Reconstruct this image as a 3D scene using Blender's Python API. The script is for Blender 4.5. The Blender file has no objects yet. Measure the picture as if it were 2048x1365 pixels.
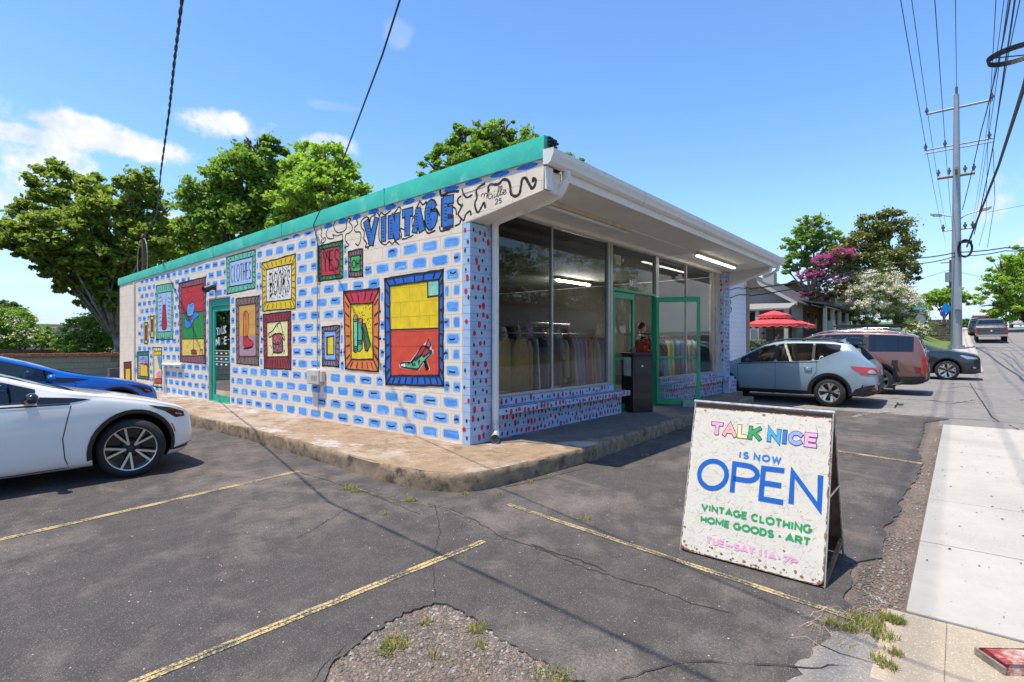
import bpy, bmesh, math, random
import numpy as np
from mathutils import Vector, Matrix, noise
from mathutils.bvhtree import BVHTree
from mathutils.geometry import tessellate_polygon
S = bpy.context.scene
COL = S.collection
PI = math.pi
R = math.radians

# ---------------------------------------------------------------- camera
CX, HY, FL, CH = 1024., 687., 1068., 1.44
CA = math.atan((1919 - CX) / FL)
FW = (math.cos(CA), math.sin(CA)); RT = (math.sin(CA), -math.cos(CA))
cam = bpy.data.cameras.new('camera'); cam_o = bpy.data.objects.new('camera', cam); COL.objects.link(cam_o)
cam.lens = FL / 2048 * 36; cam.sensor_width = 36; cam.clip_start = .05; cam.clip_end = 3000
cam_o.location = (0, 0, CH); cam_o.rotation_euler = (PI / 2, 0, CA - PI / 2)
cam.shift_y = (HY - 682.5) / 2048
S.camera = cam_o
S.view_settings.view_transform = 'Standard'; S.view_settings.look = 'None'
S.view_settings.exposure = 0.6; S.view_settings.gamma = 1
try:
    S.cycles.max_bounces = 10; S.cycles.transparent_max_bounces = 24
except Exception:
    pass

def ray(px, py):
    u = (px - CX) / FL; v = (HY - py) / FL
    return Vector((FW[0] + RT[0] * u, FW[1] + RT[1] * u, v))
def on_x(px, py, X):
    d = ray(px, py); t = X / d.x; return Vector((X, d.y * t, CH + d.z * t))
def on_y(px, py, Y):
    d = ray(px, py); t = Y / d.y; return Vector((d.x * t, Y, CH + d.z * t))
def on_z(px, py, z=0.):
    d = ray(px, py); t = (z - CH) / d.z; return Vector((d.x * t, d.y * t, z))
def at(px, py, depth):
    d = ray(px, py); return Vector((d.x * depth, d.y * depth, CH + d.z * depth))

# ---------------------------------------------------------------- sun and sky
SUN = Vector((-.257, .086, 1)).normalized()
sl = bpy.data.lights.new('sun', 'SUN'); sl.energy = 4.5; sl.angle = R(.53); sl.color = (1, .915, .775)
so = bpy.data.objects.new('sun', sl); COL.objects.link(so)
so.rotation_euler = SUN.to_track_quat('Z', 'Y').to_euler()
W = bpy.data.worlds.new('World'); S.world = W; W.use_nodes = True
nt = W.node_tree; nt.nodes.clear()
def nd(tree, typ, ins=None, **kw):
    n = tree.nodes.new(typ)
    for k, v in kw.items(): setattr(n, k, v)
    for k, v in (ins or {}).items():
        s = n.inputs[k]
        if isinstance(v, bpy.types.NodeSocket): tree.links.new(v, s)
        else: s.default_value = v
    return n
def mth(tree, op, a, b=0., c=None):
    d = {0: a, 1: b}
    if c is not None: d[2] = c
    return nd(tree, 'ShaderNodeMath', d, operation=op).outputs[0]
def vdot(tree, v, c):
    return nd(tree, 'ShaderNodeVectorMath', {0: v, 1: tuple(c)}, operation='DOT_PRODUCT').outputs['Value']
sky = nd(nt, 'ShaderNodeTexSky', sky_type='NISHITA', sun_disc=False, sun_elevation=math.asin(SUN.z),
         sun_rotation=math.atan2(SUN.x, SUN.y), air_density=1.0, dust_density=.6, ozone_density=2.2, altitude=150)
tc = nd(nt, 'ShaderNodeTexCoord'); DV = tc.outputs['Generated']
sepz = nd(nt, 'ShaderNodeSeparateXYZ', {0: DV}).outputs[2]
n1 = nd(nt, 'ShaderNodeTexNoise', {'Vector': DV, 'Scale': 7., 'Detail': 8., 'Roughness': .56}).outputs[0]
n2 = nd(nt, 'ShaderNodeTexNoise', {'Vector': DV, 'Scale': 26., 'Detail': 4., 'Roughness': .6}).outputs[0]
nz = mth(nt, 'ADD', mth(nt, 'MULTIPLY', n1, .75), mth(nt, 'MULTIPLY', n2, .25))
cm = None
clouds = [(235, 285, 90, 18, 1), (160, 255, 48, 16, 1), (40, 268, 56, 13, .85), (445, 245, 80, 24, 1), (800, 68, 20, 18, .2), (665, 290, 50, 16, .6), (355, 448, 36, 14, .8),
          (60, 555, 130, 10, .22), (50, 600, 170, 8, .2), (655, 212, 36, 7, .12), (20, 500, 70, 8, .2), (-330, 330, 150, 40, 1), (-800, 120, 240, 70, 1),
          (2560, 300, 160, 60, 1), (2900, 480, 260, 70, 1), (1750, 610, 400, 30, .28)]
for (px, py, a, b, dens) in clouds:
    f = ray(px, py).normalized(); u = Vector((f.y, -f.x, 0)).normalized(); w = u.cross(f)
    df = mth(nt, 'MAXIMUM', vdot(nt, DV, f), .05)
    k = FL / math.sqrt(1 + ((px - CX) / FL) ** 2 + ((HY - py) / FL) ** 2) ** .5
    uu = mth(nt, 'DIVIDE', mth(nt, 'DIVIDE', vdot(nt, DV, u), df), a / k)
    ww = mth(nt, 'DIVIDE', mth(nt, 'DIVIDE', vdot(nt, DV, w), df), b / k)
    e = mth(nt, 'SQRT', mth(nt, 'ADD', mth(nt, 'MULTIPLY', uu, uu), mth(nt, 'MULTIPLY', ww, ww)))
    e = mth(nt, 'ADD', e, mth(nt, 'MULTIPLY', mth(nt, 'SUBTRACT', nz, .5), -4.2))
    m_ = nd(nt, 'ShaderNodeMapRange', {'Value': e, 'From Min': 1.15, 'From Max': .55, 'To Min': 0., 'To Max': dens}, interpolation_type='SMOOTHSTEP').outputs[0]
    cm = m_ if cm is None else mth(nt, 'MAXIMUM', cm, m_)
ccol = nd(nt, 'ShaderNodeMix', {0: nd(nt, 'ShaderNodeMapRange', {'Value': n2, 'From Min': .35, 'From Max': .65}).outputs[0], 6: (4.3, 4.8, 5.5, 1), 7: (6.2, 6.25, 6.35, 1)}, data_type='RGBA').outputs[2]
# broad pale veil low over the horizon, as humid summer air shows all the way round
veil = nd(nt, 'ShaderNodeMapRange', {'Value': sepz, 'From Min': 0., 'From Max': .26, 'To Min': .7, 'To Max': 0.}, interpolation_type='SMOOTHSTEP').outputs[0]
hs = nd(nt, 'ShaderNodeHueSaturation', {'Color': sky.outputs[0], 'Saturation': 1.20, 'Value': 1.56, 'Hue': .501}).outputs[0]
s1 = nd(nt, 'ShaderNodeMix', {0: veil, 6: hs, 7: (2.75, 3.85, 5.5, 1)}, data_type='RGBA').outputs[2]
s2 = nd(nt, 'ShaderNodeMix', {0: cm, 6: s1, 7: ccol}, data_type='RGBA').outputs[2]
bg = nd(nt, 'ShaderNodeBackground', {'Color': s2, 'Strength': .115})
wo = nd(nt, 'ShaderNodeOutputWorld'); nt.links.new(bg.outputs[0], wo.inputs[0])

# ---------------------------------------------------------------- object helpers
ORG = {}
def tag(o, label=None, cat=None, group=None, kind=None):
    if label: o['label'] = label
    if cat: o['category'] = cat
    if group: o['group'] = group
    if kind: o['kind'] = kind
    return o
def thing(name, label, cat, loc=(0, 0, 0), rotz=0, group=None):
    o = bpy.data.objects.new(name, None); COL.objects.link(o)
    o.location = loc; o.rotation_euler = (0, 0, rotz); o.empty_display_size = .2
    if rotz == 0: ORG[o.name] = Vector(loc)
    return tag(o, label, cat, group)
def org(p):
    return ORG.get(p.name, Vector((0, 0, 0))) if p else Vector((0, 0, 0))
def copy_tree(o, parent=None, loc=None, rotz=None, label=None):
    c = o.copy(); COL.objects.link(c); c.parent = parent
    if loc is not None: c.location = loc
    if rotz is not None: c.rotation_euler = (0, 0, rotz)
    if label: c['label'] = label
    for ch in [q for q in bpy.data.objects if q.parent == o]: copy_tree(ch, c)
    return c

class MB:
    def __init__(s): s.v = []; s.f = []; s.m = []; s.cur = 0
    def mat(s, i): s.cur = i; return s
    def add(s, vs, fs, m=None):
        b = len(s.v); s.v += [tuple(v) for v in vs]
        s.f += [tuple(b + i for i in f) for f in fs]; s.m += [s.cur if m is None else m] * len(fs)
        return s
    def quad(s, a, b, c, d): return s.add([a, b, c, d], [(0, 1, 2, 3)])
    def box(s, x0, x1, y0, y1, z0, z1, M=None):
        v = [Vector((x, y, z)) for z in (z0, z1) for y in (y0, y1) for x in (x0, x1)]
        if M is not None: v = [M @ p for p in v]
        return s.add(v, [(0, 2, 3, 1), (4, 5, 7, 6), (0, 1, 5, 4), (2, 6, 7, 3), (0, 4, 6, 2), (1, 3, 7, 5)])
    def prism(s, pts, ext):            # pts: closed 3-d outline, ext: extrusion vector
        n = len(pts); p = [Vector(q) for q in pts]; e = Vector(ext)
        tris = tessellate_polygon([p])
        s.add(p + [q + e for q in p], [(i, (i + 1) % n, n + (i + 1) % n, n + i) for i in range(n)] +
              [tuple(t) for t in tris] + [tuple(n + i for i in reversed(t)) for t in tris])
        return s
    def poly(s, pts):
        p = [Vector(q) for q in pts]; return s.add(p, [tuple(t) for t in tessellate_polygon([p])])
    def tube(s, pts, r, n=8, cap=True):
        pts = [Vector(p) for p in pts]; k = len(pts); rs = r if isinstance(r, (list, tuple)) else [r] * k
        vs = []; up = None
        for i, p in enumerate(pts):
            t = (pts[min(i + 1, k - 1)] - pts[max(i - 1, 0)]).normalized()
            if up is None: up = t.orthogonal().normalized()
            up = (up - t * up.dot(t)); up = up.normalized() if up.length > 1e-6 else t.orthogonal().normalized()
            w = t.cross(up)
            for j in range(n):
                a = 2 * PI * j / n; vs.append(p + (up * math.cos(a) + w * math.sin(a)) * rs[i])
        fs = [(i * n + j, i * n + (j + 1) % n, (i + 1) * n + (j + 1) % n, (i + 1) * n + j) for i in range(k - 1) for j in range(n)]
        if cap: fs += [tuple(reversed(range(n))), tuple((k - 1) * n + j for j in range(n))]
        return s.add(vs, fs)
    def lathe(s, prof, M=None, n=24, close=False):      # prof (r,z) about z
        vs = []; k = len(prof)
        for r, z in prof:
            for j in range(n):
                a = 2 * PI * j / n; vs.append(Vector((r * math.cos(a), r * math.sin(a), z)))
        if M is not None: vs = [M @ v for v in vs]
        fs = [(i * n + j, i * n + (j + 1) % n, ((i + 1) % k) * n + (j + 1) % n, ((i + 1) % k) * n + j) for i in range(k if close else k - 1) for j in range(n)]
        return s.add(vs, fs)
    def ball(s, c, r, n=10, m=7):
        c = Vector(c); r = r if isinstance(r, (tuple, list)) else (r, r, r)
        vs = [c + Vector((r[0] * math.sin(PI * i / m) * math.cos(2 * PI * j / n), r[1] * math.sin(PI * i / m) * math.sin(2 * PI * j / n), r[2] * math.cos(PI * i / m))) for i in range(m + 1) for j in range(n)]
        return s.add(vs, [(i * n + j, (i + 1) * n + j, (i + 1) * n + (j + 1) % n, i * n + (j + 1) % n) for i in range(m) for j in range(n)])
    def build(s, name, mats, parent=None, smooth=False, local=False, bevel=0, sub=0):
        me = bpy.data.meshes.new(name)
        o_ = Vector((0, 0, 0)) if local else org(parent)
        me.from_pydata([(v[0] - o_.x, v[1] - o_.y, v[2] - o_.z) for v in s.v], [], s.f)
        mats = mats if isinstance(mats, (list, tuple)) else [mats]
        for m in mats: me.materials.append(m)
        if len(mats) > 1: me.polygons.foreach_set('material_index', s.m)
        me.validate()
        o = bpy.data.objects.new(name, me); COL.objects.link(o)
        if parent is not None:
            o.parent = parent; ORG[o.name] = o_
        if smooth:
            me.polygons.foreach_set('use_smooth', [True] * len(me.polygons))
            if smooth is not True: me.set_sharp_from_angle(angle=R(smooth))
        if bevel:
            b = o.modifiers.new('b', 'BEVEL'); b.width = bevel; b.segments = 2; b.limit_method = 'ANGLE'
        if sub:
            b = o.modifiers.new('s', 'SUBSURF'); b.levels = b.render_levels = sub
        return o
def struct(o, label=None):
    o['kind'] = 'structure'
    if label: o['label'] = label
    return o

# ---------------------------------------------------------------- materials
MC = {}
def srgb(h):
    h = h.lstrip('#'); c = [int(h[i:i + 2], 16) / 255 for i in (0, 2, 4)]
    return tuple(x / 12.92 if x <= .04045 else ((x + .055) / 1.055) ** 2.4 for x in c)
def mat(name, col, rough=.6, metal=0., var=.12, scale=6., bump=0., bscale=60., col2=None, coat=0., spec=.5, dirt=0., dirtcol=(.12, .09, .06), emit=0., detail=6., dscale=2.5, dthr=.55, stretch=(1, 1, 1)):
    if name in MC: return MC[name]
    m = bpy.data.materials.new(name); m.use_nodes = True; t = m.node_tree; b = t.nodes['Principled BSDF']
    b.inputs['Roughness'].default_value = rough; b.inputs['Metallic'].default_value = metal
    b.inputs['Specular IOR Level'].default_value = spec
    if coat: b.inputs['Coat Weight'].default_value = coat; b.inputs['Coat Roughness'].default_value = .03
    c = tuple(col) + (1,); tcn = nd(t, 'ShaderNodeTexCoord').outputs['Object']
    if stretch != (1, 1, 1): tcn = nd(t, 'ShaderNodeVectorMath', {0: tcn, 1: stretch}, operation='MULTIPLY').outputs[0]
    if var or col2:
        c2 = tuple(col2) + (1,) if col2 else tuple(x * (1 - var * 2) for x in col) + (1,)
        n = nd(t, 'ShaderNodeTexNoise', {'Vector': tcn, 'Scale': scale, 'Detail': detail, 'Roughness': .6}).outputs[0]
        n = nd(t, 'ShaderNodeMapRange', {'Value': n, 'From Min': .3, 'From Max': .7}).outputs[0]
        out = nd(t, 'ShaderNodeMix', {0: n, 6: c2, 7: c}, data_type='RGBA').outputs[2]
    else:
        out = nd(t, 'ShaderNodeRGB').outputs[0]; out.default_value = c
    if dirt:
        n = nd(t, 'ShaderNodeTexNoise', {'Vector': tcn, 'Scale': dscale, 'Detail': 9., 'Roughness': .72}).outputs[0]
        n = nd(t, 'ShaderNodeMapRange', {'Value': n, 'From Min': dthr, 'From Max': dthr + .12, 'To Max': dirt}).outputs[0]
        out = nd(t, 'ShaderNodeMix', {0: n, 6: out, 7: tuple(dirtcol) + (1,)}, data_type='RGBA').outputs[2]
    t.links.new(out, b.inputs['Base Color'])
    if bump:
        n = nd(t, 'ShaderNodeTexNoise', {'Vector': tcn, 'Scale': bscale, 'Detail': 5., 'Roughness': .65}).outputs[0]
        bp = nd(t, 'ShaderNodeBump', {'Height': n, 'Strength': bump, 'Distance': .02})
        t.links.new(bp.outputs[0], b.inputs['Normal'])
    if emit:
        b.inputs['Emission Color'].default_value = tuple(col) + (1,); b.inputs['Emission Strength'].default_value = emit
    MC[name] = m; return m
def glass(name, tint=(.6, .65, .63), rough=.0, ior=1.5, extra=.03):
    if name in MC: return MC[name]
    m = bpy.data.materials.new(name); m.use_nodes = True; t = m.node_tree; t.nodes.clear()
    fr = nd(t, 'ShaderNodeFresnel', {'IOR': ior}).outputs[0]
    fr = mth(t, 'ADD', fr, extra)
    a = nd(t, 'ShaderNodeBsdfTransparent', {'Color': tuple(tint) + (1,)}); b = nd(t, 'ShaderNodeBsdfGlossy', {'Roughness': rough})
    mx = nd(t, 'ShaderNodeMixShader', {0: fr, 1: a.outputs[0], 2: b.outputs[0]})
    o = nd(t, 'ShaderNodeOutputMaterial'); t.links.new(mx.outputs[0], o.inputs[0]); MC[name] = m; return m
def leafmat(name, c1, c2, trans=.45):
    if name in MC: return MC[name]
    m = bpy.data.materials.new(name); m.use_nodes = True; t = m.node_tree; t.nodes.clear()
    rnd = nd(t, 'ShaderNodeNewGeometry').outputs['Random Per Island']
    n = nd(t, 'ShaderNodeTexNoise', {'Vector': nd(t, 'ShaderNodeTexCoord').outputs['Object'], 'Scale': .7, 'Detail': 2.}).outputs[0]
    f = mth(t, 'ADD', mth(t, 'MULTIPLY', rnd, .6), mth(t, 'MULTIPLY', n, .8)); f = mth(t, 'SUBTRACT', f, .2)
    c = nd(t, 'ShaderNodeMix', {0: f, 6: tuple(c1) + (1,), 7: tuple(c2) + (1,)}, data_type='RGBA').outputs[2]
    d = nd(t, 'ShaderNodeBsdfPrincipled', {'Base Color': c, 'Roughness': .5, 'Specular IOR Level': .35})
    tr = nd(t, 'ShaderNodeBsdfTranslucent', {'Color': nd(t, 'ShaderNodeHueSaturation', {'Color': c, 'Value': 1.8, 'Saturation': 1.1, 'Hue': .49}).outputs[0]})
    mx = nd(t, 'ShaderNodeMixShader', {0: trans, 1: d.outputs[0], 2: tr.outputs[0]})
    o = nd(t, 'ShaderNodeOutputMaterial'); t.links.new(mx.outputs[0], o.inputs[0]); MC[name] = m; return m

# ground height along the street
GX = [(-400, 0), (13, 0), (15, -.1), (17.6, .03), (22, .05), (28, .1), (34, .40), (40, .85), (46, 1.14), (58, 1.46), (82, 3.0), (110, 3.9), (160, 3.2), (400, 1)]
def g(x):
    for (a, b), (c, d) in zip(GX, GX[1:]):
        if a <= x <= c:
            t = (x - a) / (c - a); return b + (d - b) * t
    return 0
def strip_sheet(name, m, x0, x1, y0, y1, dz, nx=60, ny=4, parent=None):
    b = MB(); xs = sorted(set([x0 + (x1 - x0) * i / nx for i in range(nx + 1)] + [p[0] for p in GX if x0 < p[0] < x1])); ys = [y0 + (y1 - y0) * j / ny for j in range(ny + 1)]
    n = len(ys)
    b.add([(x, y, g(x) + dz) for x in xs for y in ys], [(i * n + j, (i + 1) * n + j, (i + 1) * n + j + 1, i * n + j + 1) for i in range(len(xs) - 1) for j in range(n - 1)])
    return b.build(name, m, parent)
# ================================================================ GROUND
def groundmat(name, base, base2, stones, dust, dustamt, sc=1., speck=.62, rough=.9, bumpd=.004):
    m = bpy.data.materials.new(name); m.use_nodes = True; t = m.node_tree; b = t.nodes['Principled BSDF']
    P = nd(t, 'ShaderNodeTexCoord').outputs['Object']
    big = nd(t, 'ShaderNodeTexNoise', {'Vector': P, 'Scale': .55, 'Detail': 8., 'Roughness': .62}).outputs[0]
    mid = nd(t, 'ShaderNodeTexNoise', {'Vector': P, 'Scale': 4.5, 'Detail': 8., 'Roughness': .7}).outputs[0]
    c = nd(t, 'ShaderNodeMix', {0: nd(t, 'ShaderNodeMapRange', {'Value': mid, 'From Min': .35, 'From Max': .65}).outputs[0], 6: base + (1,), 7: base2 + (1,)}, data_type='RGBA').outputs[2]
    dm = mth(t, 'ADD', mth(t, 'MULTIPLY', big, .7), mth(t, 'MULTIPLY', mid, .3))
    dm = nd(t, 'ShaderNodeMapRange', {'Value': dm, 'From Min': .49, 'From Max': .66, 'To Max': dustamt}).outputs[0]
    fine = nd(t, 'ShaderNodeTexNoise', {'Vector': P, 'Scale': 60., 'Detail': 3., 'Roughness': .7}).outputs[0]
    dm = mth(t, 'MULTIPLY', dm, nd(t, 'ShaderNodeMapRange', {'Value': fine, 'From Min': .3, 'From Max': .6}).outputs[0])
    c = nd(t, 'ShaderNodeMix', {0: dm, 6: c, 7: dust + (1,)}, data_type='RGBA').outputs[2]
    vo = nd(t, 'ShaderNodeTexVoronoi', {'Vector': P, 'Scale': 130. * sc}); vr = nd(t, 'ShaderNodeSeparateColor', {0: vo.outputs['Color']}).outputs[0]
    st = nd(t, 'ShaderNodeMapRange', {'Value': vr, 'From Min': speck, 'From Max': 1., 'To Max': 1.}).outputs[0]
    st = mth(t, 'MULTIPLY', st, nd(t, 'ShaderNodeMapRange', {'Value': vo.outputs['Distance'], 'From Min': .5, 'From Max': .15}).outputs[0])
    c = nd(t, 'ShaderNodeMix', {0: st, 6: c, 7: stones + (1,)}, data_type='RGBA').outputs[2]
    if name == 'sealed asphalt':      # old oil and resealed areas, rubbed tyre tracks
        st1 = nd(t, 'ShaderNodeTexNoise', {'Vector': nd(t, 'ShaderNodeVectorMath', {0: P, 1: (.9, .35, 1)}, operation='MULTIPLY').outputs[0], 'Scale': 1.3, 'Detail': 10., 'Roughness': .7, 'Distortion': .6}).outputs[0]
        c = nd(t, 'ShaderNodeMix', {0: nd(t, 'ShaderNodeMapRange', {'Value': st1, 'From Min': .58, 'From Max': .70, 'To Max': .6}).outputs[0], 6: c, 7: (.21, .175, .145, 1)}, data_type='RGBA').outputs[2]
        st2 = nd(t, 'ShaderNodeTexNoise', {'Vector': P, 'Scale': 2.1, 'Detail': 5., 'Roughness': .5}).outputs[0]
        c = nd(t, 'ShaderNodeMix', {0: nd(t, 'ShaderNodeMapRange', {'Value': st2, 'From Min': .62, 'From Max': .70, 'To Max': .3}).outputs[0], 6: c, 7: (.028, .026, .026, 1)}, data_type='RGBA').outputs[2]
    if name == 'apron concrete':      # washed grey paint and brown rust stains
        for sc_, lo, hi, am, cc in ((1.5, .54, .60, .75, (.42, .41, .40, 1)), (3.2, .54, .62, .7, (.12, .075, .04, 1)), (9., .58, .68, .6, (.48, .40, .30, 1))):
            st1 = nd(t, 'ShaderNodeTexNoise', {'Vector': nd(t, 'ShaderNodeVectorMath', {0: P, 1: (1, .6, 1)}, operation='MULTIPLY').outputs[0], 'Scale': sc_, 'Detail': 12., 'Roughness': .78}).outputs[0]
            c = nd(t, 'ShaderNodeMix', {0: nd(t, 'ShaderNodeMapRange', {'Value': st1, 'From Min': lo, 'From Max': hi, 'To Max': am}).outputs[0], 6: c, 7: cc}, data_type='RGBA').outputs[2]
    # rare bright chips and dark pits
    v2 = nd(t, 'ShaderNodeTexVoronoi', {'Vector': P, 'Scale': 34.}); r2 = nd(t, 'ShaderNodeSeparateColor', {0: v2.outputs['Color']})
    ch = mth(t, 'MULTIPLY', mth(t, 'GREATER_THAN', r2.outputs[0], .965), mth(t, 'LESS_THAN', v2.outputs['Distance'], .16))
    c = nd(t, 'ShaderNodeMix', {0: ch, 6: c, 7: (tuple(min(1, x * 1.9) for x in stones) if 'sealed' in name else tuple(x * .3 for x in stones)) + (1,)}, data_type='RGBA').outputs[2]
    t.links.new(c, b.inputs['Base Color']); b.inputs['Roughness'].default_value = rough; b.inputs['Specular IOR Level'].default_value = .3
    h = mth(t, 'ADD', mth(t, 'MULTIPLY', vo.outputs['Distance'], -.7), mth(t, 'MULTIPLY', fine, .8))
    t.links.new(nd(t, 'ShaderNodeBump', {'Height': h, 'Strength': .9, 'Distance': bumpd}).outputs[0], b.inputs['Normal'])
    return m
M_asph = groundmat('sealed asphalt', (.056, .050, .048), (.082, .074, .070), (.27, .24, .21), (.24, .20, .17), .8, bumpd=.009)
M_old = groundmat('old asphalt', (.155, .145, .138), (.20, .19, .178), (.36, .34, .31), (.30, .27, .24), .5, speck=.5)
M_grav = groundmat('gravel bed', (.10, .078, .063), (.17, .13, .105), (.36, .30, .25), (.24, .185, .15), .6, sc=.6, speck=.4, bumpd=.012)
M_conc = groundmat('new concrete', (.36, .335, .30), (.41, .385, .345), (.46, .43, .385), (.21, .185, .15), .9, sc=1.5, speck=.7, bumpd=.0015)
M_aggr = groundmat('aggregate concrete', (.30, .25, .19), (.40, .335, .25), (.60, .54, .45), (.22, .17, .11), .6, sc=.9, speck=.45)
M_soil = mat('grass ground', (.07, .085, .03), .95, var=.25, scale=1.2, col2=(.11, .10, .05), bump=.3, bscale=20)

gb = MB()
xs = sorted(set([-400, -200, -60, 250, 300] + list(range(-30, 200, 5)) + [p[0] for p in GX])); ys = [-400, -150, -60, -30, -12, 0, 12, 24, 60, 150, 400]
n_ = len(ys)
gb.add([(x, y, g(x) - .05) for x in xs for y in ys], [(i * n_ + j, (i + 1) * n_ + j, (i + 1) * n_ + j + 1, i * n_ + j + 1) for i in range(len(xs) - 1) for j in range(n_ - 1)])
struct(gb.build('ground', M_soil))

# near car park: one sealed sheet with a ragged edge, and a hole where the seal has come away
rnd = random.Random(3)
def ragged(pts, amp, step=.12, closed=True):
    out = []; n = len(pts)
    for i in range(n if closed else n - 1):
        a = Vector(pts[i]).to_2d(); b = Vector(pts[(i + 1) % n]).to_2d(); k = max(1, int((b - a).length / step)); d = (b - a).normalized() if (b - a).length else Vector((1, 0)); nn = Vector((-d.y, d.x))
        for j in range(k):
            p = a + (b - a) * j / k
            if j: p += nn * rnd.uniform(-amp, amp)
            out.append(p)
    if not closed: out.append(Vector(pts[-1]).to_2d())
    return out
edge_px = [(1899, 838), (1850, 845), (1846, 870), (1835, 900), (1846, 930), (1832, 960), (1800, 1000), (1798, 1025), (1770, 1050), (1766, 1085), (1765, 1115), (1700, 1130), (1705, 1160), (1690, 1185), (1700, 1225), (1755, 1262), (1770, 1295), (1745, 1330)]
edge = [on_z(*p).to_2d() for p in edge_px]
hole_px = [(670, 1318), (700, 1300), (745, 1262), (790, 1235), (868, 1205), (905, 1213), (960, 1243), (1000, 1280), (1060, 1312), (1120, 1345), (1180, 1372)]
hole = [on_z(*p).to_2d() for p in hole_px] + [Vector((1.86, .95)), Vector((1.55, .9)), Vector((1.15, 1.6)), Vector((1.16, 2.02))]
hole_r = ragged([tuple(p) for p in hole], .022, .03)
outer = [Vector((13.2, 22)), Vector((-16, 22)), Vector((-16, -.9)), Vector((2.7, -.9))] + list(reversed(ragged([tuple(p) for p in edge], .02, .08, False)))
outer += [Vector((13.2, .25))]
def sheet_with_hole(name, m, out, holes, z, th=.035):
    loops = [[Vector((p.x, p.y, 0)) for p in out]] + [[Vector((p.x, p.y, 0)) for p in h] for h in holes]
    tris = tessellate_polygon(loops); flat = [p for l in loops for p in l]
    b = MB(); b.add([(p.x, p.y, z) for p in flat], [tuple(t) for t in tris])
    for l in loops:
        n = len(l)
        for i in range(n):
            a = l[i]; c = l[(i + 1) % n]; b.quad((a.x, a.y, z), (c.x, c.y, z), (c.x, c.y, z - th), (a.x, a.y, z - th))
    o = b.build(name, m); bm = bmesh.new(); bm.from_mesh(o.data); bmesh.ops.remove_doubles(bm, verts=bm.verts, dist=1e-5); bmesh.ops.recalc_face_normals(bm, faces=bm.faces)
    if sum(f.normal.z for f in bm.faces) < 0: bmesh.ops.reverse_faces(bm, faces=bm.faces)
    bm.to_mesh(o.data); bm.free(); return o
struct(sheet_with_hole('parking_lot', M_asph, outer, [hole_r], 0., .018))
# bare bed under the seal (shows in the hole and between the seal and the pavement)
b = MB(); b.quad((-16, -1.0, -.013), (13.4, -1.0, -.013), (13.4, 22, -.013), (-16, 22, -.013)); struct(b.build('gravel_bed', M_grav))
# street and the older paving the cars on the right stand on
struct(strip_sheet('road', M_old, -40, 160, -11, -1.25, -.02, 100, 4))
struct(strip_sheet('side_parking', M_old, 13.2, 30, -1.25, 9.5, -.02, 10, 5))
struct(strip_sheet('street_edge', M_old, 30, 160, -1.25, -.75, -.02, 60, 1))
b = MB(); b.quad((11.6, -1.3, -.012), (13.3, -1.3, -.012), (13.3, .28, -.012), (11.6, .28, -.012)); struct(b.build('driveway_apron', M_old))
# worn pale patch lower right
wp = [on_z(*p, z=.004).to_2d() for p in [(1570, 1400), (1600, 1320), (1640, 1290), (1680, 1262), (1740, 1270), (1775, 1300), (1765, 1365), (1740, 1420)]]
M_worn = groundmat('worn asphalt', (.18, .165, .15), (.27, .25, .225), (.46, .43, .39), (.08, .07, .065), .8, speck=.5)
wr = ragged([tuple(p) for p in wp], .03, .05); b = MB(); b.poly([(p.x, p.y, .004) for p in wr]); o = b.build('worn_asphalt_patch', M_worn); struct(o)

# pavement panels, each its own slab
pav = bpy.data.objects.new('pavement', None); COL.objects.link(pav); struct(pav)
xj = [3.545, 4.86, 6.22, 7.66, 9.1, 10.6, 12.1]
M_joint = mat('pavement joint', (.16, .13, .1), .95, var=.2, scale=20)
for i in range(len(xj) - 1):
    b = MB(); b.box(xj[i] + .006, xj[i + 1] - .006, -1.22, .22, -.06, .014 + rnd.uniform(-.002, .002))
    b.build('pavement_slab', M_conc, pav, bevel=.006)
b = MB(); b.box(3.5, 12.1, -1.24, .228, -.06, .002); b.build('joint_fill', M_joint, pav)
b = MB(); b.box(-3, 3.535, -1.3, .05, -.06, .006); b.build('aggregate_slab', M_aggr, pav, bevel=.008)
b = MB(); b.box(2.75, 3.53, .05, .30, -.06, .0045); b.build('aggregate_slab', M_aggr, pav, bevel=.004)
# kerb between pavement and street, farther pavement by the pole
M_kerb = mat('kerb concrete', (.42, .39, .34), .9, var=.2, scale=5, bump=.3, bscale=70)
o = strip_sheet('far_pavement', M_conc, 30, 110, -.7, .35, .03, 60, 1); struct(o)
b = MB()
for i in range(24):
    x0 = 30 + i * 3.2; b.add([(x, y, g(x) + z) for x in (x0, x0 + 3.19) for y in (-.78, -.7) for z in (-.1, .05)], [(0, 1, 3, 2), (4, 6, 7, 5), (0, 4, 5, 1), (2, 3, 7, 6), (1, 5, 7, 3)])
struct(b.build('kerb', M_kerb))
# black specks of old gum on the pavement
b = MB(); rr = random.Random(8)
for i in range(230):
    x = rr.uniform(3.6, 12); y = rr.uniform(-1.1, .2); r = rr.choice([.004, .006, .006, .009, .014]); k = 7; a0 = rr.uniform(0, 6)
    b.poly([(x + r * rr.uniform(.7, 1.2) * math.cos(a0 + 6.283 * j / k), y + .7 * r * rr.uniform(.7, 1.2) * math.sin(a0 + 6.283 * j / k), .0185) for j in range(k)])
o = b.build('pavement_specks', mat('gum', (.03, .028, .026), .9, var=0)); tag(o, 'small black gum spots scattered over the pale pavement', 'spots', kind='stuff')

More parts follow.
